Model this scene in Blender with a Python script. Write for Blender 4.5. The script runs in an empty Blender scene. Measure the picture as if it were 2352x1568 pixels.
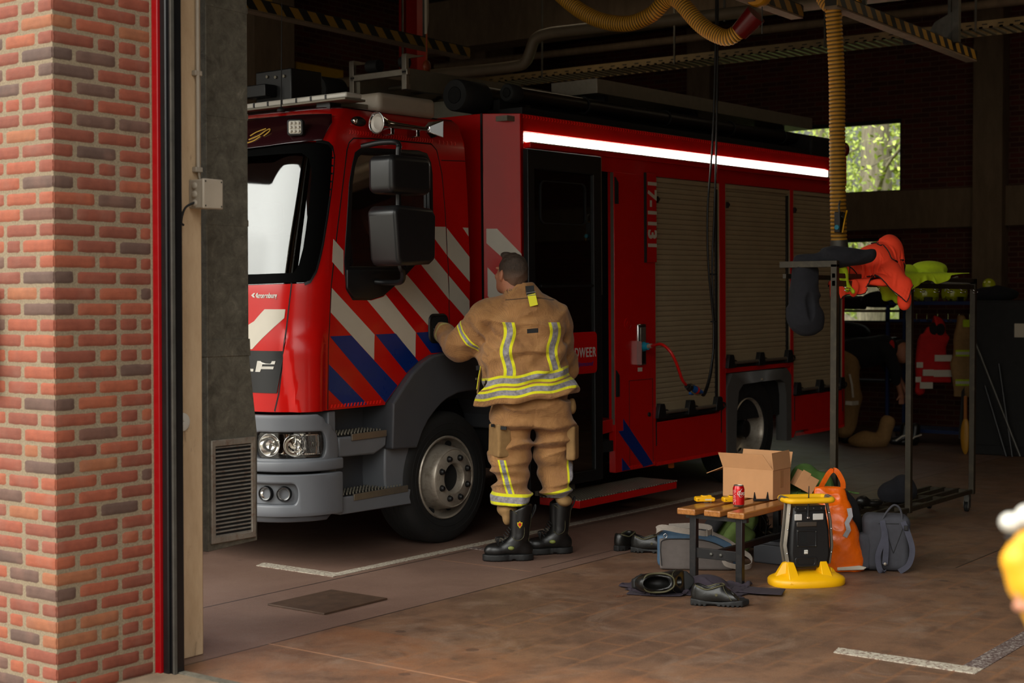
import bpy, bmesh, math, random
import numpy as np
from mathutils import Vector, Matrix
from mathutils import noise as mnoise
random.seed(7)
PI = math.pi
S = bpy.context.scene
C = S.collection

# ------------------------------------------------------------------ camera, sky, exposure
cam_d = bpy.data.cameras.new('camera')
cam = bpy.data.objects.new('camera', cam_d)
C.objects.link(cam)
S.camera = cam
YAW = math.radians(36.2)
PIT = math.atan(84 / 3417.0)
fwd = Vector((math.cos(YAW) * math.cos(PIT), math.sin(YAW) * math.cos(PIT), -math.sin(PIT)))
cam.location = (0, 0, 1.55)
cam.rotation_euler = fwd.to_track_quat('-Z', 'Y').to_euler()
cam_d.sensor_width = 36
cam_d.lens = 3417.0 / 2352 * 36
cam_d.clip_start = 0.05
cam_d.clip_end = 200
cam_d.dof.use_dof = True
cam_d.dof.focus_distance = 8.6
cam_d.dof.aperture_fstop = 3.2

world = bpy.data.worlds.new('overcast')
S.world = world
world.use_nodes = True
wn = world.node_tree
wn.nodes.clear()
w_out = wn.nodes.new('ShaderNodeOutputWorld')
w_bg = wn.nodes.new('ShaderNodeBackground')
w_tc = wn.nodes.new('ShaderNodeTexCoord')
w_dot = wn.nodes.new('ShaderNodeVectorMath')
w_dot.operation = 'DOT_PRODUCT'
w_dot.inputs[1].default_value = Vector((-0.80, 0.42, 0.42)).normalized()
w_rmp = wn.nodes.new('ShaderNodeValToRGB')
w_rmp.color_ramp.elements[0].position = 0.0
w_rmp.color_ramp.elements[0].color = (0.20, 0.205, 0.205, 1)
w_rmp.color_ramp.elements[1].position = 1.0
w_rmp.color_ramp.elements[1].color = (1.0, 0.99, 0.93, 1)
wn.links.new(w_tc.outputs['Generated'], w_dot.inputs[0])
wn.links.new(w_dot.outputs['Value'], w_rmp.inputs[0])
w_sep = wn.nodes.new('ShaderNodeSeparateXYZ')
wn.links.new(w_tc.outputs['Generated'], w_sep.inputs[0])
w_hz = wn.nodes.new('ShaderNodeValToRGB')
w_hz.color_ramp.elements[0].position = 0.10
w_hz.color_ramp.elements[0].color = (0.16, 0.15, 0.13, 1)
w_hz.color_ramp.elements[1].position = 0.36
w_hz.color_ramp.elements[1].color = (1, 1, 1, 1)
wn.links.new(w_sep.outputs[2], w_hz.inputs[0])
w_mx = wn.nodes.new('ShaderNodeMixRGB')
w_mx.blend_type = 'MULTIPLY'
w_mx.inputs[0].default_value = 1
wn.links.new(w_rmp.outputs[0], w_mx.inputs[1])
wn.links.new(w_hz.outputs[0], w_mx.inputs[2])
wn.links.new(w_mx.outputs[0], w_bg.inputs[0])
wn.links.new(w_bg.outputs[0], w_out.inputs[0])
w_bg.inputs[1].default_value = 3.8

S.view_settings.view_transform = 'Standard'
S.view_settings.look = 'None'
S.view_settings.gamma = 1
S.view_settings.use_curve_mapping = False
S.view_settings.exposure = 0.98
S.cycles.max_bounces = 7
S.cycles.diffuse_bounces = 4
S.cycles.glossy_bounces = 3
S.cycles.transmission_bounces = 5
S.cycles.transparent_max_bounces = 6
S.cycles.sample_clamp_indirect = 4
S.cycles.caustics_reflective = False
S.cycles.caustics_refractive = False
S.cycles.use_denoising = True
for nm_l, loc_l, e_l, sz_l in (('ceiling_fill_light', (13.2, 3.2, 5.1), 6, 1.6), ('ceiling_fill_light', (13.0, 8.6, 5.1), 3.5, 1.4)):  # warm fill lights added for an unseen skylight; no lamp hangs there
    ld_ = bpy.data.lights.new(nm_l, 'AREA')
    ld_.shape = 'SQUARE'
    ld_.size = sz_l
    ld_.energy = e_l
    ld_.color = (1.0, 0.80, 0.52)
    lo_ = bpy.data.objects.new(nm_l, ld_)
    C.objects.link(lo_)
    lo_.location = loc_l

# ------------------------------------------------------------------ tags and links
def tag(o, label, cat, group=None, kind=None):
    o['label'] = label
    o['category'] = cat
    if group:
        o['group'] = group
    if kind:
        o['kind'] = kind
    return o

def thing(name, label, cat, loc=(0, 0, 0), rot=(0, 0, 0), group=None):
    o = bpy.data.objects.new(name, None)
    C.objects.link(o)
    o.location = loc
    o.rotation_euler = rot
    return tag(o, label, cat, group)

def link(name, me, m=None, parent=None):
    o = bpy.data.objects.new(name, me)
    C.objects.link(o)
    if m is not None:
        if isinstance(m, (list, tuple)):
            for k in m:
                me.materials.append(k)
        else:
            me.materials.append(m)
    if parent is not None:
        o.parent = parent
    return o

def fin(me, smooth):
    if smooth:
        me.polygons.foreach_set('use_smooth', [True] * len(me.polygons))
        if smooth < 179:
            me.set_sharp_from_angle(angle=math.radians(smooth))
    me.update()

def copy_tree(o, parent=None):
    c = o.copy()
    C.objects.link(c)
    if parent is not None:
        c.parent = parent
    for ch in [k for k in o.children]:
        copy_tree(ch, c)
    return c

# ------------------------------------------------------------------ mesh builder
class MB:
    def __init__(s):
        s.v = []
        s.f = []
        s.mi = []
        s.M = Matrix.Identity(4)
        s.cur = 0
    def add(s, vs, fs):
        n = len(s.v)
        for p in vs:
            s.v.append(s.M @ Vector(p))
        for f in fs:
            s.f.append([n + i for i in f])
            s.mi.append(s.cur)
        return s
    def box(s, x0, x1, y0, y1, z0, z1):
        vs = [(x0, y0, z0), (x1, y0, z0), (x1, y1, z0), (x0, y1, z0), (x0, y0, z1), (x1, y0, z1), (x1, y1, z1), (x0, y1, z1)]
        return s.add(vs, [(3, 2, 1, 0), (4, 5, 6, 7), (0, 1, 5, 4), (1, 2, 6, 5), (2, 3, 7, 6), (3, 0, 4, 7)])
    def cbox(s, c, d):
        return s.box(c[0] - d[0] / 2, c[0] + d[0] / 2, c[1] - d[1] / 2, c[1] + d[1] / 2, c[2] - d[2] / 2, c[2] + d[2] / 2)
    def cyl(s, p0, p1, r0, r1=None, n=20):
        return s.tube([p0, p1], [r0, r0 if r1 is None else r1], n)
    def bar(s, p0, p1, w, h, up=(0, 0, 1)):
        p0 = Vector(p0); p1 = Vector(p1)
        d = (p1 - p0).normalized()
        a = d.cross(Vector(up))
        if a.length < 1e-4:
            a = d.cross(Vector((1, 0, 0)))
        a.normalize()
        b = a.cross(d)
        vs = []
        for p in (p0, p1):
            for sa, sb in ((-1, -1), (1, -1), (1, 1), (-1, 1)):
                vs.append(p + a * sa * w / 2 + b * sb * h / 2)
        return s.add(vs, [(0, 1, 2, 3), (7, 6, 5, 4), (0, 4, 5, 1), (1, 5, 6, 2), (2, 6, 7, 3), (3, 7, 4, 0)])
    def tube(s, pts, r, n=12, closed=False, caps=True, flat=None, up=None):
        pts = [Vector(p) for p in pts]
        m = len(pts)
        rs = r if isinstance(r, (list, tuple)) else [r] * m
        T = []
        for i in range(m):
            if closed:
                t = pts[(i + 1) % m] - pts[i - 1]
            else:
                t = pts[min(i + 1, m - 1)] - pts[max(i - 1, 0)]
            T.append(t.normalized())
        a = T[0].cross(Vector(up) if up else (Vector((0, 0, 1)) if abs(T[0].z) < 0.9 else Vector((1, 0, 0))))
        a.normalize()
        vs = []
        for i in range(m):
            if i:
                if up:
                    a2 = T[i].cross(Vector(up))
                    if a2.length > 1e-3:
                        a = a2.normalized()
                else:
                    a = (a - T[i] * a.dot(T[i])).normalized()
            b = T[i].cross(a)
            fr = flat if flat else 1.0
            for k in range(n):
                an = 2 * PI * k / n
                vs.append(pts[i] + a * math.cos(an) * rs[i] * fr + b * math.sin(an) * rs[i])
        fs = []
        for i in range(m if closed else m - 1):
            j = (i + 1) % m
            for k in range(n):
                l = (k + 1) % n
                fs.append((i * n + k, i * n + l, j * n + l, j * n + k))
        if caps and not closed:
            fs.append(tuple(range(n))[::-1])
            fs.append(tuple((m - 1) * n + k for k in range(n)))
        return s.add(vs, fs)
    def strap(s, pts, w, t, up=(0, 0, 1)):
        # flat ribbon: width w along 'side', thickness t
        pts = [Vector(p) for p in pts]
        m = len(pts)
        vs = []
        for i in range(m):
            d = (pts[min(i + 1, m - 1)] - pts[max(i - 1, 0)]).normalized()
            u = Vector(up[i]) if isinstance(up, list) else Vector(up)
            a = u - d * u.dot(d)
            if a.length < 1e-3:
                a = Vector((1, 0, 0))
            a.normalize()
            b = d.cross(a)
            for sa, sb in ((-1, -1), (1, -1), (1, 1), (-1, 1)):
                vs.append(pts[i] + a * sa * w / 2 + b * sb * t / 2)
        fs = [(0, 1, 2, 3)[::-1], tuple((m - 1) * 4 + k for k in range(4))]
        for i in range(m - 1):
            for k in range(4):
                l = (k + 1) % 4
                fs.append((i * 4 + k, i * 4 + l, i * 4 + 4 + l, i * 4 + 4 + k))
        return s.add(vs, fs)
    def lathe(s, prof, c=(0, 0, 0), ax='z', n=32, close=False):
        # prof: list of (radius, height)
        vs = []
        m = len(prof)
        for r, h in prof:
            for k in range(n):
                an = 2 * PI * k / n
                ca, sa = math.cos(an) * r, math.sin(an) * r
                if ax == 'z':
                    p = (c[0] + ca, c[1] + sa, c[2] + h)
                elif ax == 'y':
                    p = (c[0] + sa, c[1] + h, c[2] + ca)
                else:
                    p = (c[0] + h, c[1] + ca, c[2] + sa)
                vs.append(p)
        fs = []
        for i in range(m if close else m - 1):
            j = (i + 1) % m
            for k in range(n):
                l = (k + 1) % n
                fs.append((i * n + k, i * n + l, j * n + l, j * n + k))
        if not close:
            fs.append(tuple(range(n))[::-1])
            fs.append(tuple((m - 1) * n + k for k in range(n)))
        return s.add(vs, fs)
    def prism(s, poly, a0, a1, ax='y'):
        # poly 2D; ax = extrusion axis. 'y': poly=(x,z); 'z': (x,y); 'x': (y,z)
        n = len(poly)
        def P(u, v, a):
            return (u, a, v) if ax == 'y' else ((u, v, a) if ax == 'z' else (a, u, v))
        vs = [P(u, v, a0) for u, v in poly] + [P(u, v, a1) for u, v in poly]
        fs = [tuple(range(n)), tuple(range(2 * n - 1, n - 1, -1))]
        for i in range(n):
            j = (i + 1) % n
            fs.append((i, i + n, j + n, j))
        return s.add(vs, fs)
    def frame(s, outer, inner, a0, a1, ax='y'):
        # ring between two outlines with equal counts
        n = len(outer)
        def P(u, v, a):
            return (u, a, v) if ax == 'y' else ((u, v, a) if ax == 'z' else (a, u, v))
        vs = [P(*p, a0) for p in outer] + [P(*p, a0) for p in inner] + [P(*p, a1) for p in outer] + [P(*p, a1) for p in inner]
        fs = []
        for i in range(n):
            j = (i + 1) % n
            fs += [(i, j, n + j, n + i), (2 * n + i, 3 * n + i, 3 * n + j, 2 * n + j), (i, 2 * n + i, 2 * n + j, j), (n + i, n + j, 3 * n + j, 3 * n + i)]
        return s.add(vs, fs)
    def ball(s, c, r, n=16, m=10):
        prof = []
        rr = r if isinstance(r, (tuple, list)) else (r, r, r)
        vs = []
        for i in range(1, m):
            th = PI * i / m
            for k in range(n):
                an = 2 * PI * k / n
                vs.append((c[0] + rr[0] * math.sin(th) * math.cos(an), c[1] + rr[1] * math.sin(th) * math.sin(an), c[2] + rr[2] * math.cos(th)))
        vs.append((c[0], c[1], c[2] + rr[2]))
        vs.append((c[0], c[1], c[2] - rr[2]))
        fs = []
        for i in range(m - 2):
            for k in range(n):
                l = (k + 1) % n
                fs.append((i * n + k, (i + 1) * n + k, (i + 1) * n + l, i * n + l))
        t = len(vs) - 2
        for k in range(n):
            l = (k + 1) % n
            fs.append((t, k, l))
            fs.append((t + 1, (m - 2) * n + l, (m - 2) * n + k))
        return s.add(vs, fs)
    def grid(s, fn, nu, nv, closed_u=False):
        vs = [fn(i / nu, j / nv) for j in range(nv + 1) for i in range(nu + (0 if closed_u else 1))]
        w = nu + (0 if closed_u else 1)
        fs = []
        for j in range(nv):
            for i in range(nu):
                k = (i + 1) % w if closed_u else i + 1
                fs.append((j * w + i, j * w + k, (j + 1) * w + k, (j + 1) * w + i))
        return s.add(vs, fs)
    def mesh(s, name):
        me = bpy.data.meshes.new(name)
        me.from_pydata([tuple(p) for p in s.v], [], s.f)
        if any(s.mi):
            me.polygons.foreach_set('material_index', s.mi)
        bm = bmesh.new()
        bm.from_mesh(me)
        bmesh.ops.recalc_face_normals(bm, faces=bm.faces)
        bm.to_mesh(me)
        bm.free()
        return me
    def build(s, name, m, parent=None, bevel=0, smooth=0, seg=2, solid=0, sub=0, loc=None, rot=None):
        me = s.mesh(name)
        fin(me, smooth if smooth else (40 if bevel else 0))
        o = link(name, me, m, parent)
        if solid:
            md = o.modifiers.new('solid', 'SOLIDIFY')
            md.thickness = solid
            md.offset = 0
        if bevel:
            md = o.modifiers.new('bevel', 'BEVEL')
            md.width = bevel
            md.segments = seg
            md.limit_method = 'ANGLE'
            md.angle_limit = math.radians(35)
        if sub:
            md = o.modifiers.new('sub', 'SUBSURF')
            md.levels = sub
            md.render_levels = sub
        if loc:
            o.location = loc
        if rot:
            o.rotation_euler = rot
        return o

def bez(pts, n=8):
    """Catmull-Rom through pts."""
    P = [Vector(p) for p in pts]
    P = [P[0] * 2 - P[1]] + P + [P[-1] * 2 - P[-2]]
    out = []
    for i in range(1, len(P) - 2):
        for k in range(n):
            t = k / n
            a, b, c, d = P[i - 1], P[i], P[i + 1], P[i + 2]
            out.append(0.5 * ((2 * b) + (c - a) * t + (2 * a - 5 * b + 4 * c - d) * t * t + (3 * b - a - 3 * c + d) * t ** 3))
    out.append(P[-2])
    return out

def rrect(x0, x1, z0, z1, r, n=5):
    out = []
    for cx, cz, a0 in ((x1 - r, z1 - r, 0), (x0 + r, z1 - r, 90), (x0 + r, z0 + r, 180), (x1 - r, z0 + r, 270)):
        for k in range(n + 1):
            a = math.radians(a0 + 90 * k / n)
            out.append((cx + r * math.cos(a), cz + r * math.sin(a)))
    return out

def bake(o):
    """apply modifiers of o into its mesh"""
    dg = bpy.context.evaluated_depsgraph_get()
    dg.update()
    me = bpy.data.meshes.new_from_object(o.evaluated_get(dg))
    o.modifiers.clear()
    o.data = me
    return o

def cut(o, cutters):
    for c in cutters:
        md = o.modifiers.new('b', 'BOOLEAN')
        md.operation = 'DIFFERENCE'
        md.solver = 'EXACT'
        md.object = c
    bake(o)
    for c in cutters:
        bpy.data.objects.remove(c, do_unlink=True)
    return o

# ------------------------------------------------------------------ signed distance modelling
def v3(*a):
    return np.array(a, float)

def sd_caps(P, a, b, r0, r1=None):
    a = np.array(a, float); b = np.array(b, float)
    r1 = r0 if r1 is None else r1
    ab = b - a
    t = np.clip(((P - a) @ ab) / max(ab @ ab, 1e-9), 0, 1)
    q = P - a - t[:, None] * ab
    return np.sqrt((q * q).sum(1)) - (r0 + (r1 - r0) * t)

def sd_ell(P, c, r, R=None):
    q = P - np.array(c, float)
    if R is not None:
        q = q @ R
    r = np.array(r, float)
    k0 = np.sqrt(((q / r) ** 2).sum(1))
    k1 = np.sqrt(((q / (r * r)) ** 2).sum(1)) + 1e-9
    return k0 * (k0 - 1) / k1

def sd_box(P, c, b, rad=0.0, R=None):
    q = P - np.array(c, float)
    if R is not None:
        q = q @ R
    q = np.abs(q) - (np.array(b, float) - rad)
    return np.sqrt((np.maximum(q, 0) ** 2).sum(1)) + np.minimum(q.max(1), 0) - rad

def sd_pipe(P, pts, rs):
    """chain of tapered capsules"""
    d = None
    for i in range(len(pts) - 1):
        e = sd_caps(P, pts[i], pts[i + 1], rs[i], rs[i + 1])
        d = e if d is None else smin(d, e, 0.012)
    return d

def sd_loft(P, secs, k=1.0):
    """stack of ellipses: secs = (z, cx, cy, rx, ry) ; elliptic section interpolated over z"""
    A = np.array(secs, float)
    z = P[:, 2]
    zi = np.clip(z, A[0, 0], A[-1, 0])
    cx, cy, rx, ry = (np.interp(zi, A[:, 0], A[:, i]) for i in (1, 2, 3, 4))
    ux = (P[:, 0] - cx) / rx
    uy = (P[:, 1] - cy) / ry
    p = 2.4
    q = (np.abs(ux) ** p + np.abs(uy) ** p) ** (1 / p)
    d = (q - 1) * np.minimum(rx, ry)
    dz = np.abs(z - zi)
    return np.where(dz > 0, np.sqrt(np.maximum(d, 0) ** 2 + dz ** 2), d)

def smin(a, b, k):
    h = np.clip(0.5 + 0.5 * (b - a) / k, 0, 1)
    return b + (a - b) * h - k * h * (1 - h)

def rotm(rx=0, ry=0, rz=0):
    return np.array(Matrix.Rotation(rz, 3, 'Z') @ Matrix.Rotation(ry, 3, 'Y') @ Matrix.Rotation(rx, 3, 'X'))

_rng = np.random.RandomState(3)
_W = _rng.normal(size=(3, 24, 3))
_PH = _rng.uniform(0, 6.28, (3, 24))
def wob(P, scale, seed=0, stretch=None):
    """smooth band-limited noise about [-1,1]"""
    Q = P * scale
    if stretch is not None:
        Q = Q * np.array(stretch)
    W = _W[seed % 3]
    W = W / np.linalg.norm(W, axis=1)[:, None]
    h = np.sin(Q @ (W[:12].T) * 1.0 + _PH[seed % 3][:12] + seed)
    Q2 = Q + 0.9 * np.stack([h[:, 0:4].sum(1), h[:, 4:8].sum(1), h[:, 8:12].sum(1)], 1) * 0.5
    g = np.sin(Q2 @ W[12:].T + _PH[seed % 3][12:] + seed * 2.1)
    return g.sum(1) / 4.0

def folds(P, scale, seed=0, stretch=None):
    """ridged noise for cloth creases, about [-1,1]"""
    return 1 - 2 * np.abs(np.clip(wob(P, scale, seed, stretch), -1, 1))

def sdf_mesh(fn, lo, hi, h, relax=1):
    lo = np.array(lo, float); hi = np.array(hi, float)
    n = np.maximum(((hi - lo) / h).astype(int) + 2, 4)
    xs = [lo[i] + h * np.arange(n[i]) for i in range(3)]
    D = np.empty(n)
    for k in range(0, n[0], 16):
        X, Y, Z = np.meshgrid(xs[0][k:k + 16], xs[1], xs[2], indexing='ij')
        D[k:k + 16] = fn(np.stack([X.ravel(), Y.ravel(), Z.ravel()], 1)).reshape(X.shape)
    D[0] = D[-1] = 1; D[:, 0] = D[:, -1] = 1; D[:, :, 0] = D[:, :, -1] = 1
    In = D < 0
    m = n - 1
    acc = np.zeros(tuple(m) + (3,))
    cnt = np.zeros(tuple(m))
    for ax in range(3):
        sl0 = [slice(None)] * 3; sl1 = [slice(None)] * 3
        sl0[ax] = slice(0, -1); sl1[ax] = slice(1, None)
        a, b = D[tuple(sl0)], D[tuple(sl1)]
        X = (a < 0) != (b < 0)
        t = np.where(X, a / np.where(X, a - b, 1), 0)
        o1, o2 = [i for i in range(3) if i != ax]
        for s1 in (0, 1):
            for s2 in (0, 1):
                s = [slice(None)] * 3
                s[o1] = slice(s1, s1 + m[o1]); s[o2] = slice(s2, s2 + m[o2])
                xs_, ts = X[tuple(s)], t[tuple(s)]
                cnt += xs_
                acc[..., ax] += xs_ * ts
                acc[..., o1] += xs_ * s1
                acc[..., o2] += xs_ * s2
    act = cnt > 0
    idx = -np.ones(tuple(m), int)
    idx[act] = np.arange(act.sum())
    ijk = np.stack(np.nonzero(act), 1)
    V = lo + h * (ijk + acc[act] / cnt[act][:, None])
    F = []
    for ax in range(3):
        o1, o2 = [(1, 2), (2, 0), (0, 1)][ax]
        s0 = [slice(1, -1)] * 3; s1 = [slice(1, -1)] * 3
        s0[ax] = slice(0, -1); s1[ax] = slice(1, None)
        a, b = In[tuple(s0)], In[tuple(s1)]
        e = np.stack(np.nonzero(a != b), 1)
        if not len(e):
            continue
        fl = a[tuple(e.T)]
        base = e.copy()
        base[:, o1] += 1; base[:, o2] += 1
        def at(d1, d2):
            q = base.copy(); q[:, o1] -= d1; q[:, o2] -= d2
            return idx[tuple(q.T)]
        q = np.stack([at(1, 1), at(0, 1), at(0, 0), at(1, 0)], 1)
        q[~fl] = q[~fl][:, ::-1]
        F.append(q)
    F = np.concatenate(F)
    F = F[(F >= 0).all(1)]
    for _ in range(relax):
        A = np.zeros_like(V); c = np.zeros(len(V))
        for i in range(4):
            j = (i + 1) % 4
            np.add.at(A, F[:, i], V[F[:, j]]); np.add.at(c, F[:, i], 1)
            np.add.at(A, F[:, j], V[F[:, i]]); np.add.at(c, F[:, j], 1)
        V = 0.5 * V + 0.5 * A / np.maximum(c, 1)[:, None]
    return V, F

def npmesh(name, V, F):
    me = bpy.data.meshes.new(name)
    me.vertices.add(len(V))
    me.vertices.foreach_set('co', V.astype(np.float32).ravel())
    me.loops.add(len(F) * 4)
    me.loops.foreach_set('vertex_index', F.astype(np.int32).ravel())
    me.polygons.add(len(F))
    me.polygons.foreach_set('loop_start', np.arange(0, len(F) * 4, 4, dtype=np.int32))
    me.polygons.foreach_set('loop_total', np.full(len(F), 4, dtype=np.int32))
    me.polygons.foreach_set('use_smooth', np.ones(len(F), bool))
    me.update()
    me.validate()
    return me

def vnorm(V, F):
    N = np.zeros_like(V)
    fn = np.cross(V[F[:, 2]] - V[F[:, 0]], V[F[:, 3]] - V[F[:, 1]])
    for i in range(4):
        np.add.at(N, F[:, i], fn)
    return N / (np.linalg.norm(N, axis=1)[:, None] + 1e-12)

def sculpt(name, fn, lo, hi, h, m, parent=None, disp=None, attrs=None, relax=1):
    V, F = sdf_mesh(fn, lo, hi, h, relax)
    A = {k: f(V) for k, f in (attrs or {}).items()}
    if disp is not None:
        V = V + vnorm(V, F) * disp(V)[:, None]
    me = npmesh(name, V, F)
    for k, a in A.items():
        at = me.attributes.new(k, 'FLOAT', 'POINT')
        at.data.foreach_set('value', a.astype(np.float32))
    return link(name, me, m, parent)

def drape(name, nu, nv, init, rest, collide, m, parent=None, steps=140, thick=.005, mu=.5, edge=None, seed=0, g=.0012, pin=None):
    # position based cloth: grid of nu x nv points starting at init(u, v), link length 'rest'
    rs_ = np.random.RandomState(seed)
    U, Vv = np.meshgrid(np.linspace(0, 1, nu), np.linspace(0, 1, nv), indexing='ij')
    P = init(U.ravel(), Vv.ravel())
    P = P + rs_.normal(size=P.shape) * .002
    Q = P.copy()
    I = np.arange(nu * nv).reshape(nu, nv)
    L = []
    def lnk(a, b, d, w):
        L.append((a.ravel(), b.ravel(), d, w))
    for s in (0, 1):
        lnk(I[s:-1:2, :], I[s + 1::2, :], rest, 1.0)
        lnk(I[:, s:-1:2], I[:, s + 1::2], rest, 1.0)
    lnk(I[:-1:2, :-1:2], I[1::2, 1::2], rest * 1.414, .6); lnk(I[1:-1:2, 1:-1:2], I[2::2, 2::2], rest * 1.414, .6)
    lnk(I[1::2, :-1:2], I[:-1:2, 1::2], rest * 1.414, .6)
    for s in range(4):
        lnk(I[s:-2:4, :], I[s + 2::4, :], rest * 2, .25)
        lnk(I[:, s:-2:4], I[:, s + 2::4], rest * 2, .25)
    LL = []
    for a, b, d, w in L:
        n = min(len(a), len(b)); 
        if len(a) != len(b):
            continue
        LL.append((a, b, d, w))
    for it in range(steps):
        vel = (P - Q) * .97
        Q = P.copy()
        P = P + vel
        P[:, 2] -= g
        for k in range(5):
            for a, b, d, w in LL:
                D = P[b] - P[a]
                l = np.sqrt((D * D).sum(1)) + 1e-9
                c = (D.T * ((l - d) / l * .5 * w)).T
                P[a] += c; P[b] -= c
            if pin is not None:
                P[pin[0]] = pin[1]
        d = collide(P)
        h = d < .006
        if h.any():
            X = P[h]; e = .002
            n = np.stack([collide(X + np.eye(3)[i] * e) - d[h] for i in range(3)], 1)
            n /= np.linalg.norm(n, axis=1)[:, None] + 1e-9
            X = X + n * (.006 - d[h])[:, None]
            mv = X - Q[h]
            t = mv - n * (mv * n).sum(1)[:, None]
            P[h] = X - t * mu
    F = np.stack([I[:-1, :-1].ravel(), I[1:, :-1].ravel(), I[1:, 1:].ravel(), I[:-1, 1:].ravel()], 1)
    me = npmesh(name, P, F)
    o = link(name, me, m, parent)
    md = o.modifiers.new('s', 'SOLIDIFY'); md.thickness = thick; md.offset = 0
    md = o.modifiers.new('u', 'SUBSURF'); md.levels = 1; md.render_levels = 1
    if edge is not None:
        ring = list(I[:, 0]) + list(I[-1, 1:]) + list(I[-2::-1, -1]) + list(I[0, -2:0:-1])
        MB().tube([P[i] for i in ring], edge[1], 6, closed=True).build('piping', edge[0], o, smooth=80)
    return o

# ------------------------------------------------------------------ materials
def srgb(r, g, b):
    f = lambda c: (c / 255) / 12.92 if c / 255 <= 0.04045 else ((c / 255 + 0.055) / 1.055) ** 2.4
    return (f(r), f(g), f(b), 1)

class NT:
    def __init__(s, name):
        s.m = bpy.data.materials.new(name)
        s.m.use_nodes = True
        s.t = s.m.node_tree
        s.n = s.t.nodes
        s.b = s.n['Principled BSDF']
        s.tc = s.n.new('ShaderNodeTexCoord')
    def node(s, typ, **kw):
        n = s.n.new('ShaderNode' + typ)
        for k, v in kw.items():
            setattr(n, k, v)
        return n
    def l(s, a, b):
        s.t.links.new(a, b)
    def put(s, sock, v):
        if hasattr(v, 'links') or hasattr(v, 'is_output'):
            s.l(v, sock)
        elif isinstance(v, (tuple, list)) and len(v) == 3 and sock.type == 'RGBA':
            sock.default_value = tuple(v) + (1,)
        else:
            sock.default_value = v
    def noise(s, scale, detail=4, rough=0.6, vec=None, out='Fac', dist=0):
        n = s.node('TexNoise')
        n.inputs['Scale'].default_value = scale
        n.inputs['Detail'].default_value = detail
        n.inputs['Roughness'].default_value = rough
        n.inputs['Distortion'].default_value = dist
        s.l(vec if vec is not None else s.tc.outputs['Object'], n.inputs['Vector'])
        return n.outputs[out]
    def ramp(s, fac, stops, interp='LINEAR'):
        r = s.node('ValToRGB')
        e = r.color_ramp.elements
        r.color_ramp.interpolation = interp
        while len(e) < len(stops):
            e.new(0.5)
        for i, (p, c) in enumerate(stops):
            e[i].position = p
            e[i].color = c if len(c) == 4 else tuple(c) + (1,)
        s.l(fac, r.inputs[0])
        return r.outputs[0]
    def mix(s, fac, a, b, mode='MIX'):
        n = s.node('MixRGB', blend_type=mode)
        s.put(n.inputs[0], fac); s.put(n.inputs[1], a); s.put(n.inputs[2], b)
        return n.outputs[0]
    def math(s, op, a, b=0.0, c=0.0):
        n = s.node('Math', operation=op)
        s.put(n.inputs[0], a); s.put(n.inputs[1], b)
        if op in ('SMOOTH_MIN', 'COMPARE', 'MULTIPLY_ADD', 'WRAP'):
            s.put(n.inputs[2], c)
        return n.outputs[0]
    def band(s, x, lo, hi):
        return s.math('MULTIPLY', s.math('GREATER_THAN', x, lo), s.math('LESS_THAN', x, hi))
    def attr(s, name):
        n = s.node('Attribute', attribute_name=name)
        return n
    def bump(s, h, strength=0.3, dist=0.01, prev=None):
        n = s.node('Bump')
        n.inputs['Strength'].default_value = strength
        n.inputs['Distance'].default_value = dist
        s.l(h, n.inputs['Height'])
        if prev is not None:
            s.l(prev, n.inputs['Normal'])
        return n.outputs[0]
    def set(s, **kw):
        nm = dict(color='Base Color', rough='Roughness', metal='Metallic', spec='Specular IOR Level', coat='Coat Weight', coatr='Coat Roughness', normal='Normal', trans='Transmission Weight', ior='IOR', alpha='Alpha', sheen='Sheen Weight', emit='Emission Color', emits='Emission Strength', sub='Subsurface Weight')
        for k, v in kw.items():
            s.put(s.b.inputs[nm[k]], v)
        return s

def mk(name, rgb, rough=0.6, metal=0.0, var=0.12, vscale=6.0, bump=0.0, bscale=60.0, bdist=0.002, coat=0.0, spec=0.5, rvar=0.1, dirt=None, dirts=3.0):
    t = NT(name)
    c = srgb(*rgb)
    if var:
        nz = t.noise(vscale, 5)
        col = t.ramp(nz, [(0.3, tuple(x * (1 - var) for x in c[:3])), (0.7, tuple(min(1, x * (1 + var)) for x in c[:3]))])
    else:
        col = c
    if dirt:
        nd = t.noise(dirts, 8, 0.7, dist=0.4)
        msk = t.ramp(nd, [(0.5, (0, 0, 0)), (0.68, (1, 1, 1))])
        col = t.mix(t.math('MULTIPLY', msk, 0.6), col, srgb(*dirt))
    t.set(color=col, metal=metal, coat=coat, spec=spec)
    if rvar:
        rn = t.noise(vscale * 2.3, 4)
        t.set(rough=t.math('ADD', t.math('MULTIPLY', rn, rvar * 2), max(rough - rvar, 0.02)))
    else:
        t.set(rough=rough)
    if bump:
        t.set(normal=t.bump(t.noise(bscale, 4), bump, bdist))
    return t.m

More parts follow.
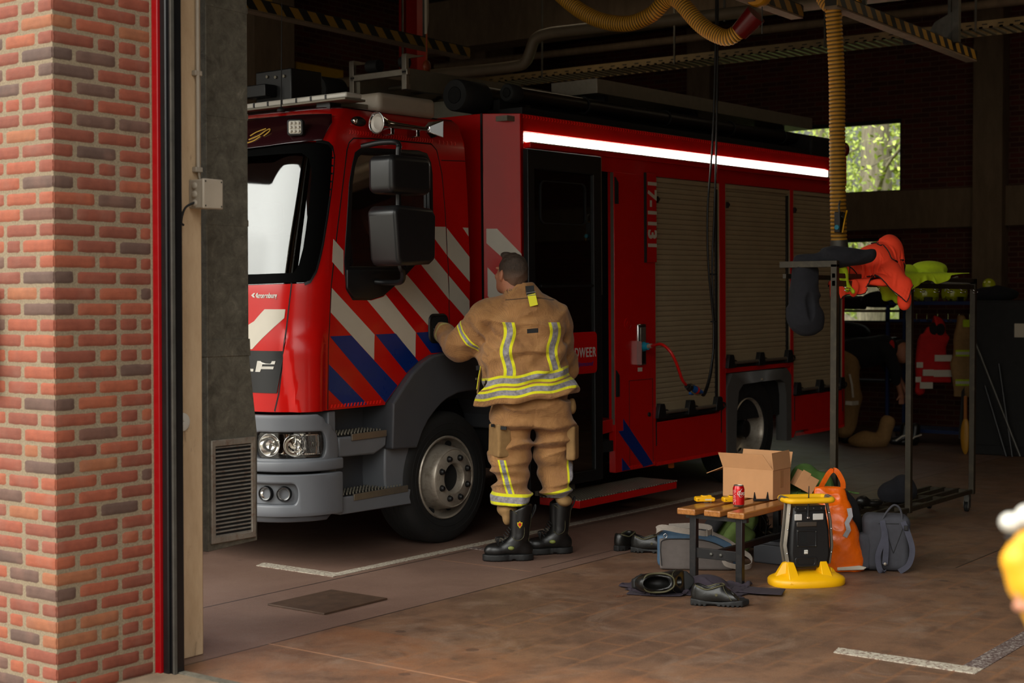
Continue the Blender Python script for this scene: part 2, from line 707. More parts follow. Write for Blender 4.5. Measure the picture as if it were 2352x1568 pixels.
M = {}
M['red'] = mk('truck red paint', (190, 14, 10), 0.24, coat=0.1, spec=0.35, var=0.04, rvar=0.03)
M['red_dark'] = mk('dark red inner paint', (96, 6, 6), 0.35, var=0.05)
M['maroon'] = mk('maroon sun visor', (38, 10, 14), 0.2, coat=0.4, var=0.05, rvar=0.03)
M['white_stripe'] = mk('white reflective foil', (196, 188, 172), 0.35, var=0.04)
M['blue_stripe'] = mk('blue reflective foil', (0, 38, 110), 0.3, var=0.08)
M['grey_plastic'] = mk('grey bumper plastic', (104, 107, 112), 0.42, var=0.05, bump=0.08, bscale=400)
M['dark_plastic'] = mk('dark grey fender plastic', (68, 69, 73), 0.4, var=0.06, bump=0.1, bscale=400)
M['black_plastic'] = mk('black plastic', (18, 18, 19), 0.42, var=0.08, bump=0.1, bscale=300)
M['mirror_black'] = mk('ribbed black mirror housing', (24, 24, 25), 0.36, var=0.05, bump=0.05, bscale=200)
M['rubber'] = mk('tyre rubber', (13, 13, 13), 0.75, var=0.2, bump=0.2, bscale=120, dirt=(26, 22, 19), dirts=9)
M['black'] = mk('matt black', (9, 9, 9), 0.7, var=0.1)
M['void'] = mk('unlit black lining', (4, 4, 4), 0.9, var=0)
M['rim'] = mk('painted steel rim', (168, 158, 144), 0.4, metal=0.45, var=0.1, dirt=(100, 88, 74), dirts=14)
M['chrome'] = mk('chrome', (200, 200, 200), 0.08, metal=1, var=0, rvar=0.02)
M['alu'] = mk('brushed aluminium', (150, 142, 130), 0.38, metal=0.8, var=0.1, vscale=20)
M['alu_dull'] = mk('dull aluminium', (120, 114, 100), 0.5, metal=0.5, var=0.1, vscale=12)
M['steel'] = mk('galvanised steel', (92, 90, 84), 0.5, metal=0.6, var=0.2, vscale=14)
M['white'] = mk('white plastic', (200, 196, 186), 0.4, var=0.05)
M['cream'] = mk('grey beige plastic', (158, 146, 130), 0.5, var=0.08)
M['tray'] = mk('beige steel tray', (120, 100, 66), 0.6, var=0.15)
M['pipe'] = mk('grey beige pipe', (118, 104, 84), 0.55, var=0.12)
M['yellow'] = mk('yellow plastic', (240, 178, 4), 0.4, var=0.04)
M['yellow_soft'] = mk('yellow rubber foam', (245, 185, 8), 0.55, var=0.05)
M['wood'] = None
M['blue_plug'] = mk('blue plug plastic', (20, 82, 150), 0.4, var=0.08)
M['cyan_plug'] = mk('cyan plug plastic', (24, 150, 180), 0.35, var=0.05)
M['red_plastic'] = mk('red plastic', (200, 22, 16), 0.35, var=0.05)
M['cable'] = mk('black cable', (12, 12, 12), 0.4, var=0.1)
M['green_cloth'] = mk('green canvas', (84, 102, 46), 0.9, var=0.15, vscale=30, bump=0.25, bscale=500)
M['moss_cloth'] = mk('moss green cloth', (70, 100, 40), 0.92, var=0.15, vscale=30, bump=0.3, bscale=400)
M['navy_cloth'] = mk('navy cloth', (20, 20, 26), 0.95, var=0.15, vscale=20, bump=0.3, bscale=500)
M['black_cloth'] = mk('black cloth', (20, 19, 21), 0.95, var=0.15, vscale=20, bump=0.3, bscale=500)
M['plum_cloth'] = mk('dark plum cloth', (46, 37, 46), 0.95, var=0.15, vscale=20, bump=0.3, bscale=500)
M['slate_cloth'] = mk('slate grey canvas', (58, 58, 64), 0.9, var=0.12, vscale=20, bump=0.3, bscale=500)
M['grey_cloth'] = mk('warm grey canvas', (92, 84, 80), 0.9, var=0.1, vscale=20, bump=0.3, bscale=500)
M['bluegrey_cloth'] = mk('steel blue nylon', (62, 88, 112), 0.7, var=0.12, vscale=20, bump=0.25, bscale=300)
M['webbing'] = mk('grey webbing', (150, 140, 130), 0.85, var=0.1, vscale=40, bump=0.5, bscale=600)
M['orange_cloth'] = mk('signal orange cloth', (255, 70, 34), 0.85, var=0.05, vscale=20)
M['lime_cloth'] = mk('signal lime cloth', (176, 200, 20), 0.85, var=0.08, vscale=20)
M['lime'] = mk('lime helmet shell', (176, 186, 18), 0.2, coat=0.5, var=0.1)
M['silver_cloth'] = mk('silver reflective tape', (150, 148, 152), 0.4, metal=0.3, var=0.15, vscale=40)
M['tan_plain'] = mk('tan cloth', (150, 116, 72), 0.9, var=0.12, vscale=30, bump=0.3, bscale=400)
M['skin'] = mk('skin', (170, 112, 84), 0.55, var=0.08, vscale=30, bump=0.1, bscale=200)
M['boot'] = mk('black boot leather', (17, 16, 15), 0.36, var=0.15, vscale=30, bump=0.25, bscale=90, bdist=0.003)
M['sole'] = mk('boot sole rubber', (16, 16, 16), 0.6, var=0.15, bump=0.2, bscale=80)
M['shoe'] = mk('black shoe leather', (20, 19, 17), 0.34, var=0.2, vscale=25, bump=0.25, bscale=70, bdist=0.003)
M['piping'] = mk('olive piping', (74, 70, 46), 0.7, var=0.1)
M['card'] = mk('corrugated cardboard', (196, 144, 98), 0.85, var=0.05, vscale=8, bump=0.15, bscale=200)
M['card_in'] = mk('cardboard inside', (176, 126, 80), 0.9, var=0.05)
M['tape'] = mk('brown parcel tape', (150, 92, 40), 0.3, var=0.05)
M['paper'] = mk('white paper', (190, 182, 165), 0.8, var=0.03)
M['rackm'] = mk('dark olive steel tube', (50, 43, 30), 0.5, metal=0.3, var=0.15, vscale=15, dirt=(80, 70, 52), dirts=12)
M['blackm'] = mk('black painted steel', (20, 19, 20), 0.4, var=0.15, dirt=(50, 44, 40), dirts=16)
M['blue_steel'] = mk('blue painted steel', (20, 40, 84), 0.45, var=0.1)
M['red_cloth'] = mk('red jacket cloth', (190, 22, 20), 0.85, var=0.1, vscale=20)
M['concrete_in'] = mk('dark hall concrete', (120, 112, 98), 0.9, var=0.2, vscale=2, bump=0.2, bscale=60)
M['brick_dark'] = None

# ------------------------------------------------------------------ special materials
def m_brickface():
    t = NT('facade brick')
    a = t.attr('tone')
    n = t.noise(22, 6, 0.7)
    n2 = t.noise(7, 3, 0.5)
    base = t.ramp(a.outputs['Fac'], [(0.0, srgb(74, 56, 48)), (0.14, srgb(92, 64, 52)), (0.2, srgb(104, 54, 38)), (0.6, srgb(124, 60, 40)), (0.85, srgb(138, 70, 44)), (1.0, srgb(134, 80, 50))])
    c = t.mix(t.ramp(n, [(0.35, (0, 0, 0)), (0.75, (1, 1, 1))]), base, t.mix(1.0, base, (0.72, 0.68, 0.66), 'MULTIPLY'))
    c = t.mix(t.math('MULTIPLY', t.ramp(n2, [(0.55, (0, 0, 0)), (0.75, (1, 1, 1))]), 0.35), c, srgb(120, 84, 70))
    t.set(color=c, rough=0.85, normal=t.bump(t.noise(160, 5, 0.7), 0.5, 0.004))
    return t.m

def m_mortar():
    t = NT('sandy mortar')
    n = t.noise(120, 5, 0.7)
    c = t.ramp(n, [(0.3, srgb(116, 100, 80)), (0.6, srgb(150, 132, 106)), (0.8, srgb(164, 146, 120))])
    t.set(color=c, rough=0.95, normal=t.bump(t.noise(170, 6, 0.75), 1.0, 0.008))
    return t.m

def m_hallbrick():
    t = NT('dark red hall brick')
    sx = t.node('SeparateXYZ'); t.l(t.tc.outputs['Object'], sx.inputs[0])
    cx = t.node('CombineXYZ')
    t.l(t.math('ADD', sx.outputs[0], sx.outputs[1]), cx.inputs[0]); t.l(sx.outputs[2], cx.inputs[1])
    b = t.node('TexBrick')
    t.l(cx.outputs[0], b.inputs['Vector'])
    b.inputs['Scale'].default_value = 1
    b.inputs['Brick Width'].default_value = 0.22
    b.inputs['Row Height'].default_value = 0.0625
    b.inputs['Mortar Size'].default_value = 0.007
    b.inputs['Color1'].default_value = srgb(92, 34, 24)
    b.inputs['Color2'].default_value = srgb(66, 30, 24)
    b.inputs['Mortar'].default_value = srgb(96, 74, 60)
    t.set(color=b.outputs[0], rough=0.9, normal=t.bump(b.outputs['Fac'], -0.4, 0.01))
    return t.m

def m_floor():
    t = NT('station floor')
    sx = t.node('SeparateXYZ'); t.l(t.tc.outputs['Object'], sx.inputs[0])
    X, Y = sx.outputs[0], sx.outputs[1]
    nb = t.noise(0.9, 6, 0.65, dist=0.6)
    ns = t.noise(5, 6, 0.7)
    nf = t.noise(160, 3, 0.7)
    # smooth poured lane
    ca = t.ramp(nb, [(0.3, srgb(98, 74, 64)), (0.55, srgb(118, 92, 80)), (0.75, srgb(126, 100, 87))])
    # paved lane
    cb = t.ramp(nb, [(0.28, srgb(84, 62, 48)), (0.5, srgb(114, 84, 64)), (0.62, srgb(124, 90, 66)), (0.8, srgb(112, 92, 78))])
    cb = t.mix(t.math('MULTIPLY', t.ramp(ns, [(0.45, (0, 0, 0)), (0.62, (1, 1, 1))]), 0.6), cb, srgb(70, 50, 40))
    cb = t.mix(t.math('MULTIPLY', t.ramp(t.noise(2.4, 7, 0.75, dist=1.0), [(0.5, (0, 0, 0)), (0.66, (1, 1, 1))]), 0.55), cb, srgb(140, 116, 98))
    # paver joints
    b = t.node('TexBrick')
    mp = t.node('Mapping'); mp.inputs['Location'].default_value = (0.05, 0.02, 0)
    t.l(t.tc.outputs['Object'], mp.inputs[0]); t.l(mp.outputs[0], b.inputs['Vector'])
    b.inputs['Scale'].default_value = 1
    b.inputs['Brick Width'].default_value = 0.34
    b.inputs['Row Height'].default_value = 0.17
    b.inputs['Mortar Size'].default_value = 0.020
    b.inputs['Mortar Smooth'].default_value = 1.0
    jm = t.math('MULTIPLY', b.outputs['Fac'], t.ramp(t.noise(1.6, 4, 0.6), [(0.36, (0, 0, 0)), (0.56, (1, 1, 1))]))
    jm = t.math('MULTIPLY', jm, t.ramp(t.noise(22, 4, 0.8), [(0.34, (0.25, 0.25, 0.25)), (0.6, (1, 1, 1))]))
    jm = t.math('MULTIPLY', jm, t.math('LESS_THAN', Y, 4.4))
    jm = t.math('MULTIPLY', jm, t.math('GREATER_THAN', X, 4.75))
    cb = t.mix(t.math('MULTIPLY', jm, 0.75), cb, srgb(140, 96, 64))
    zone = t.math('LESS_THAN', Y, 4.90)
    c = t.mix(zone, ca, cb)
    # rust at the threshold
    rz = t.math('MULTIPLY', t.math('LESS_THAN', X, 5.3), t.ramp(t.noise(2.2, 6, 0.7, dist=0.5), [(0.4, (0, 0, 0)), (0.65, (1, 1, 1))]))
    rz = t.math('MULTIPLY', rz, zone)
    c = t.mix(t.math('MULTIPLY', rz, 0.5), c, srgb(140, 88, 54))
    # oil drops
    vo = t.node('TexVoronoi'); vo.inputs['Scale'].default_value = 2.6
    t.l(t.tc.outputs['Object'], vo.inputs['Vector'])
    sp = t.math('LESS_THAN', vo.outputs['Distance'], t.math('MULTIPLY', t.noise(3, 2), 0.14))
    c = t.mix(t.math('MULTIPLY', sp, 0.55), c, srgb(60, 44, 38))
    # fine grit
    c = t.mix(t.math('MULTIPLY', t.ramp(nf, [(0.5, (0, 0, 0)), (0.75, (1, 1, 1))]), 0.35), c, srgb(176, 146, 120))
    c = t.mix(t.math('MULTIPLY', t.ramp(t.noise(70, 4, 0.8), [(0.3, (1, 1, 1)), (0.5, (0, 0, 0))]), 0.35), c, srgb(52, 38, 32))
    # joints
    def seam(v, at, w):
        return t.math('LESS_THAN', t.math('ABSOLUTE', t.math('SUBTRACT', v, at)), w)
    dk = seam(Y, 4.895, 0.006)
    dk = t.math('MAXIMUM', dk, seam(Y, 5.755, 0.007))
    dk = t.math('MAXIMUM', dk, t.math('MULTIPLY', seam(Y, 5.02, 0.005), t.math('GREATER_THAN', X, 7.15)))
    dk = t.math('MAXIMUM', dk, t.math('MULTIPLY', seam(t.math('PINGPONG', t.math('SUBTRACT', X, 10.2), 2.1), 0.0, 0.006), t.math('GREATER_THAN', X, 9.0)))
    dk = t.math('MAXIMUM', dk, t.math('MULTIPLY', seam(Y, 3.05, 0.006), t.math('GREATER_THAN', X, 8.6)))
    c = t.mix(t.math('MULTIPLY', dk, 0.85), c, srgb(36, 28, 24))
    lt = t.math('MULTIPLY', seam(X, 4.81, 0.007), zone)
    lt = t.math('MAXIMUM', lt, t.math('MULTIPLY', seam(X, 7.02, 0.006), t.math('MULTIPLY', t.math('GREATER_THAN', Y, 5.0), t.math('LESS_THAN', Y, 5.75))))
    c = t.mix(t.math('MULTIPLY', lt, 0.6), c, srgb(176, 128, 96))
    rg = t.math('ADD', 0.30, t.math('MULTIPLY', t.noise(3.0, 6, 0.7), 0.34))
    t.set(color=c, rough=rg, spec=0.5, normal=t.bump(t.noise(90, 5, 0.7), 0.25, 0.003))
    return t.m

def m_galv():
    t = NT('weathered galvanised duct')
    v = t.node('TexVoronoi'); v.inputs['Scale'].default_value = 38
    t.l(t.tc.outputs['Object'], v.inputs['Vector'])
    n = t.noise(14, 7, 0.75, dist=0.5)
    c = t.ramp(n, [(0.35, srgb(84, 80, 70)), (0.6, srgb(118, 113, 100)), (0.72, srgb(146, 140, 126))])
    c = t.mix(t.math('MULTIPLY', v.outputs['Distance'], 8.0), c, t.mix(1.0, c, (0.85, 0.85, 0.85), 'MULTIPLY'))
    sc = t.ramp(t.noise(45, 3, 0.6, dist=1.5), [(0.66, (0, 0, 0)), (0.70, (1, 1, 1))])
    c = t.mix(t.math('MULTIPLY', sc, 0.35), c, srgb(150, 144, 130))
    t.set(color=c, rough=0.55, metal=0.25, normal=t.bump(n, 0.2, 0.003))
    return t.m

def m_conc(name, a, b, dark):
    t = NT(name)
    mp = t.node('Mapping'); mp.inputs['Scale'].default_value = (1, 1, 0.25)
    t.l(t.tc.outputs['Object'], mp.inputs[0])
    n = t.noise(9, 7, 0.7, vec=mp.outputs[0])
    c = t.ramp(n, [(0.3, srgb(*a)), (0.7, srgb(*b))])
    st = t.ramp(t.noise(26, 5, 0.75, vec=mp.outputs[0], dist=0.7), [(0.62, (0, 0, 0)), (0.72, (1, 1, 1))])
    c = t.mix(t.math('MULTIPLY', st, 0.55), c, srgb(*dark))
    t.set(color=c, rough=0.9, normal=t.bump(t.noise(70, 6, 0.7), 0.3, 0.004))
    return t.m

def m_hazard():
    t = NT('yellow and black hazard tape')
    sx = t.node('SeparateXYZ'); t.l(t.tc.outputs['Object'], sx.inputs[0])
    u = t.math('ADD', sx.outputs[0], t.math('MULTIPLY', sx.outputs[2], 0.9))
    f = t.math('FRACT', t.math('MULTIPLY', u, 1 / 0.20))
    m = t.math('GREATER_THAN', f, 0.5)
    c = t.mix(m, srgb(14, 12, 10), srgb(150, 112, 36))
    t.set(color=c, rough=0.6)
    return t.m

def m_worn(name, rgb, under, amt):
    t = NT(name)
    n = t.noise(55, 6, 0.8)
    msk = t.ramp(n, [(amt, (0, 0, 0)), (amt + 0.1, (1, 1, 1))])
    t.set(color=t.mix(msk, srgb(*under), srgb(*rgb)), rough=0.6)
    return t.m

def m_wood():
    t = NT('varnished bench wood')
    mp = t.node('Mapping'); mp.inputs['Scale'].default_value = (2.0, 26, 26)
    t.l(t.tc.outputs['Object'], mp.inputs[0])
    n = t.noise(2.2, 8, 0.7, vec=mp.outputs[0], dist=0.6)
    c = t.ramp(n, [(0.3, srgb(120, 70, 30)), (0.5, srgb(168, 108, 52)), (0.75, srgb(190, 130, 70))])
    t.set(color=c, rough=0.3, coat=0.3, normal=t.bump(n, 0.1, 0.002))
    return t.m

M['brickface'] = m_brickface()
M['mortar'] = m_mortar()
M['hallbrick'] = m_hallbrick()
M['floor'] = m_floor()
M['galv'] = m_galv()
M['column'] = m_conc('beige concrete column', (176, 148, 114), (202, 174, 140), (104, 86, 66))
M['hallconc'] = m_conc('hall concrete', (104, 88, 70), (128, 108, 86), (60, 52, 44))
M['hazard'] = m_hazard()
M['line'] = m_worn('worn white floor paint', (190, 182, 164), (120, 96, 84), 0.42)
M['line_worn'] = m_worn('scuffed white floor paint', (168, 160, 150), (88, 70, 66), 0.5)
M['wood'] = m_wood()
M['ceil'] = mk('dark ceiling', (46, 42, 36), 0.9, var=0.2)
M['pave'] = mk('outdoor paving', (140, 134, 124), 0.9, var=0.15, vscale=1.2)
M['sealant'] = mk('rubber seal', (16, 16, 17), 0.35, var=0.1)
M['redframe'] = mk('red door frame paint', (136, 3, 9), 0.35, var=0.05)
M['rustgrille'] = mk('aged aluminium grille', (150, 142, 130), 0.5, metal=0.5, var=0.15, vscale=20, dirt=(112, 66, 36), dirts=24)

# ------------------------------------------------------------------ the setting
def struct(name, mb, m, parent=None, **kw):
    o = mb.build(name, m, parent, **kw)
    if parent is None:
        o['kind'] = 'structure'
    return o

struct('floor', MB().box(3.72, 18.0, -5.0, 12.3, -0.2, 0.0), M['floor'])
struct('ground', MB().box(-30, 3.72, -30, 30, -0.2, -0.012), M['pave'])
struct('ground', MB().box(18.3, 60, -30, 50, -1.2, -0.9), mk('grass bank', (92, 104, 50), 0.95, var=0.3, vscale=2))
# worn threshold strip
struct('trim_1', MB().box(3.72, 4.16, 0.6, 4.86, 0.0, 0.012), M['hallconc'], bevel=0.004)
struct('trim_2', MB().box(4.16, 4.20, 0.6, 4.80, 0.0, 0.016), M['galv'])

def fmark(pts, m):
    return struct('floor_marking', MB().prism(pts, 0.0, 0.003, 'z'), m)
fmark([(6.21, 5.81), (13.0, 5.81), (13.0, 5.885), (6.31, 5.885), (6.31, 6.47), (6.21, 6.43)], M['line'])
fmark([(6.16, 2.10), (6.27, 2.10), (6.27, 2.76), (6.17, 2.74)], M['line'])
fmark([(6.27, 2.10), (14.0, 2.10), (14.0, 2.19), (6.27, 2.19)], M['line_worn'])
fmark([(7.45, 5.56), (7.52, 5.56), (7.52, 5.81), (7.45, 5.81)], M['line_worn'])
tag(MB().box(5.42, 5.90, 5.13, 5.53, 0.0, 0.010).build('drain_cover', mk('rusted steel plate', (74, 54, 40), 0.6, metal=0.2, var=0.25, vscale=12, bump=0.4, bscale=90), bevel=0.002),
    'rusty brown steel drain cover plate set in the floor in front of the truck', 'drain cover')
gr = thing('drain_channel', 'narrow dark slotted drain grate across the floor right of the coat racks', 'drain', (9.8, 3.0, 0))
MB().box(-0.05, 0.05, -1.6, 0.0, 0, 0.004).build('frame', M['steel'], gr)
g = MB()
for k in range(52):
    g.box(-0.042, 0.042, -1.59 + k * 0.0305, -1.575 + k * 0.0305, 0.003, 0.006)
g.build('slots', M['black'], gr)

# brick pillar between the two bays: mortar core and laid bricks
random.seed(11)
def brick_pillar(name, x0, x1, y0, y1, z1, detail):
    w = MB().box(x0 + 0.004, x1, y0 + 0.004, y1, -0.05, z1)
    core = struct(name, w, M['mortar'])
    if not detail:
        return core
    vs, fs, tn = [], [], []
    def face(p, u, v, n, L, Hh, tone, sideU=(0, 0)):
        nu, nv = max(3, int(L / 0.016)), 6
        base = len(vs)
        sd = random.random() * 50
        for j in range(nv + 1):
            for i in range(nu + 1):
                a, b = i / nu, j / nv
                eu = 0.0022 * mnoise.noise((sd, j * 0.9, 0)) if 0 < i < nu else 0
                jx = 0.003 * mnoise.noise((sd + 3, j * 0.8, i * 0.3)) if i in (0, nu) else 0
                jz = 0.003 * mnoise.noise((sd + 7, i * 0.5, j)) if j in (0, nv) else 0
                rnd = 0.0
                if i in (0, nu) and j in (0, nv):
                    rnd = 0.0025
                px = a * L + jx + (rnd if i == 0 else -rnd if i == nu else 0)
                pz = b * Hh + jz + (rnd if j == 0 else -rnd if j == nv else 0)
                e = min(i, nu - i, j, nv - j)
                inset = -0.0030 if e == 0 else (0.0012 if e == 1 else 0.002) + 0.0008 * mnoise.noise((sd, i, j))
                vs.append(Vector(p) + Vector(u) * px + Vector(v) * pz + Vector(n) * inset)
                tn.append(tone)
        for j in range(nv):
            for i in range(nu):
                q = base + j * (nu + 1) + i
                fs.append((q, q + 1, q + nu + 2, q + nu + 1))
    def tone():
        r = random.random()
        return 0.02 + 0.15 * random.random() if r < 0.17 else 0.3 + 0.6 * random.random() if r < 0.95 else 1.0
    rows = int(z1 / 0.0625)
    mj = 0.0068
    for r in range(rows):
        z = r * 0.0625 + mj
        hh = 0.0625 - 2 * mj + 0.002
        first = [0.105, 0.21][r % 2]
        seq = [first]
        tot = first
        k = random.random() < 0.22
        while tot < x1 - x0:
            l = 0.21
            if k and len(seq) == 1 and r % 2:
                seq += [0.105, 0.105]; tot += 0.21; continue
            seq.append(l); tot += l
        ct = tone()
        pos = x0
        for i, l in enumerate(seq):
            l2 = min(l, x1 - pos)
            if l2 < 0.02:
                break
            a = pos + (0 if i == 0 else mj * random.uniform(0.7, 1.2)); b = pos + l2 - mj * random.uniform(0.7, 1.2)
            if pos + l2 >= x1 - 0.001:
                b = x1 - 0.012
            tt = ct if i == 0 else tone()
            face((a, y0 + 0.002, z + random.uniform(-.0012, .0012)), (1, 0, 0), (0, 0, 1), (0, -1, 0), b - a, hh, tt)
            pos += l2
        seq = [[0.21, 0.105][r % 2]]
        pos = y0
        i = 0
        while pos < min(y1, y0 + 0.6):
            l = seq[0] if i == 0 else (0.21 if random.random() < 0.75 else 0.105)
            a = pos + (0 if i == 0 else mj * random.uniform(0.7, 1.2)); b = pos + l - mj * random.uniform(0.7, 1.2)
            face((x0 + 0.002, b, z), (0, -1, 0), (0, 0, 1), (-1, 0, 0), b - a, hh, ct if i == 0 else tone())
            pos += l
            i += 1
    me = bpy.data.meshes.new('brick_courses')
    me.from_pydata([tuple(v) for v in vs], [], fs)
    at = me.attributes.new('tone', 'FLOAT', 'POINT')
    at.data.foreach_set('value', tn)
    fin(me, 179)
    link('brick_courses', me, M['brickface'], core)
    return core
brick_pillar('wall_front', 3.63, 4.13, 4.87, 5.9, 3.6, True)
struct('wall_front_pier_side', MB().box(3.63, 4.13, -0.2, 0.55, 0, 4.1), M['hallbrick'])
struct('wall_front_lintel', MB().box(3.63, 4.13, -6, 14, 4.1, 6.2), M['hallbrick'])
struct('wall_front_far', MB().box(3.63, 4.13, 10.1, 14, 0, 4.1), M['hallbrick'])
struct('wall_front_near', MB().box(3.63, 4.13, -6, -4.0, 0, 4.1), M['hallbrick'])
sg = tag(MB().box(3.585, 3.60, 5.226, 5.75, 1.19, 1.64).build('wall_sign', M['cream'], bevel=0.002), 'thin grey sign panel on the brick pillar, only its edge in frame', 'sign')
MB().box(3.60, 3.632, 5.30, 5.60, 1.3, 1.5).build('bracket', M['steel'], sg)

# door frame of the near bay and its guide
struct('trim_3', MB().box(4.118, 4.19, 4.832, 4.872, 0.0, 4.1), M['redframe'], bevel=0.003)
struct('trim_4', MB().box(4.113, 4.127, 4.866, 4.885, 0.0, 4.1), M['mortar'])
struct('trim_5', MB().box(4.13, 4.20, 4.795, 4.832, 0.0, 4.1).box(4.14, 4.20, 4.775, 4.795, 0.0, 4.1), M['sealant'], bevel=0.006)
struct('trim_6', MB().box(4.135, 4.15, 4.765, 4.775, 0.0, 4.1), M['steel'])
struct('wall_front_inner', MB().box(4.13, 4.30, 4.98, 5.9, 0, 4.1), M['hallconc'])
struct('column', MB().box(4.24, 4.49, 4.98, 5.65, 0.0, 5.3), M['column'], bevel=0.006)
# conduit and junction box on the column
cd = thing('cable_conduit', 'beige pipe conduit running down the concrete column beside the door', 'conduit', (4.455, 4.962, 2.13))
MB().cyl((0, 0, 0.02), (0, 0, 3.0), 0.009).build('pipe', M['cream'], cd, smooth=60)
for z in (0.0, 0.42):
    MB().box(-0.02, 0.02, -0.008, 0.018, z, z + 0.022).build('clip', M['cream'], cd, bevel=0.003)
jb = thing('junction_box', 'grey junction box screwed to the concrete column at the conduit end', 'junction box', (4.47, 4.98, 1.97))
MB().box(-0.055, 0.055, -0.085, 0, 0, 0.125).build('housing', M['cream'], jb, bevel=0.006)
MB().box(-0.058, 0.058, -0.098, -0.08, -0.003, 0.128).build('lid', M['cream'], jb, bevel=0.006)
for z in (0.022, 0.060, 0.098):
    MB().lathe([(0.016, 0), (0.014, -0.007), (0.009, -0.010)], (-0.055, -0.04, z), 'x').build('knockout', M['cream'], jb, smooth=50)
for x in (-0.046, 0.046):
    for z in (0.010, 0.116):
        MB().cyl((x, -0.098, z), (x, -0.1005, z), 0.0035, n=8).build('screw', M['steel'], jb)
MB().tube(bez([(0, -0.015, 0.125), (-0.006, -0.014, 0.145), (-0.013, -0.016, 0.18)], 5), 0.005).build('cable', M['cream'], jb, smooth=60)
MB().tube(bez([(-0.05, -0.05, 0.03), (-0.10, -0.03, 0.0), (-0.115, -0.02, -0.06), (-0.10, -0.018, -0.075)], 6), 0.005).build('cable', M['black'], jb, smooth=60)
rf = tag(MB().lathe([(0.039, 0), (0.040, -0.004), (0.034, -0.007), (0.006, -0.007), (0.005, -0.003)], (4.372, 4.979, 1.04), 'y').build('door_reflector', M['white'], smooth=40), 'round white reflector disc on the concrete column', 'reflector')

# ventilation duct with grille
du = thing('ventilation_duct', 'tall dark galvanised sheet metal duct hanging beside the column in front of the truck', 'duct', (4.69, 5.17, 0.0))
MB().prism([(0.0, 1.33), (0.262, 1.33), (0.258, 5.3), (0.0, 5.3)], 0, 0.42, 'y').build('upper_shaft', M['galv'], du, bevel=0.004)
MB().prism([(0.0, 0.41), (0.312, 0.425), (0.315, 0.93), (0.262, 1.33), (0.0, 1.33)], 0.0, 0.42, 'y').build('lower_shaft', M['galv'], du, bevel=0.004)
MB().prism([(-0.004, 1.31), (0.27, 1.31), (0.266, 1.39), (-0.004, 1.39)], -0.004, 0.425, 'y').build('joint_collar', M['galv'], du, bevel=0.002)
m_ = MB()
for z in (1.92, 2.42, 2.92, 3.4):
    m_.box(0.0, 0.262, -0.0015, 0.0, z, z + 0.03)
m_.build('sheet_ribs', M['galv'], du)
gx0, gx1, gz0, gz1 = 0.012, 0.292, 0.445, 0.925
gf = MB().frame([(gx0, gz0), (gx1, gz0), (gx1, gz1), (gx0, gz1)], [(gx0 + .026, gz0 + .03), (gx1 - .026, gz0 + .03), (gx1 - .026, gz1 - .03), (gx0 + .026, gz1 - .03)], -0.014, 0.0, 'y').build('grille', M['rustgrille'], du, bevel=0.004)
m_ = MB()
n_ = 23
for k in range(n_):
    z = gz0 + 0.036 + k * (gz1 - gz0 - 0.07) / (n_ - 1)
    m_.add([(gx0 + .02, -0.010, z - 0.006), (gx1 - .02, -0.010, z - 0.006), (gx1 - .02, 0.010, z + 0.008), (gx0 + .02, 0.010, z + 0.008),
            (gx0 + .02, -0.010, z - 0.0035), (gx1 - .02, -0.010, z - 0.0035), (gx1 - .02, 0.010, z + 0.0105), (gx0 + .02, 0.010, z + 0.0105)],
           [(0, 1, 2, 3), (7, 6, 5, 4), (0, 4, 5, 1), (1, 5, 6, 2), (2, 6, 7, 3), (3, 7, 4, 0)])
m_.build('louvre_slats', M['rustgrille'], gf)
MB().box(gx0 + .02, gx1 - .02, -0.004, -0.001, gz0 + .02, gz1 - .02).build('backing', M['void'], gf)
for x in (0.10, 0.2):
    for z in (gz0 + 0.015, gz1 - 0.015):
        MB().cyl((x, -0.014, z), (x, -0.017, z), 0.005, n=10).build('screw', M['rustgrille'], gf)

# hall shell
XB = 18.0
wb = MB()
def holes(mb, x0, x1, ys, zs, open_cells):
    for i in range(len(ys) - 1):
        for j in range(len(zs) - 1):
            if (i, j) not in open_cells:
                mb.box(x0, x1, ys[i], ys[i + 1], zs[j], zs[j + 1])
holes(wb, XB, XB + 0.3, [-5.0, 7.115, 9.6, 12.3], [0, 1.33, 2.40, 2.98, 3.89, 6.0], {(1, 1), (1, 3)})
struct('wall_back', wb, M['hallbrick'])
struct('beam', MB().box(XB - 0.12, XB, -5, 12.3, 2.50, 2.975), M['hallconc'])
for y0, y1 in ((5.77, 6.13), (3.0, 3.36), (9.7, 10.06)):
    struct('column', MB().box(XB - 0.25, XB, y0, y1, 0, 5.3), M['hallconc'], bevel=0.01)
struct('wall_left', MB().box(4.13, 18.3, 12.3, 12.6, 0, 6), M['hallbrick'])
struct('wall_right', MB().box(4.13, 18.3, -5.3, -5.0, 0, 6), M['hallbrick'])
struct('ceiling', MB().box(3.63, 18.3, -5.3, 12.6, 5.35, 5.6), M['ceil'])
for x in (6.4, 10.2, 14.6):
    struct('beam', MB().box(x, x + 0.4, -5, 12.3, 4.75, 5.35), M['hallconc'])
for x in (11.3, 15.4, 7.2):
    struct('column', MB().box(x, x + 0.62, 11.7, 12.3, 0, 5.35), M['hallconc'], bevel=0.01)
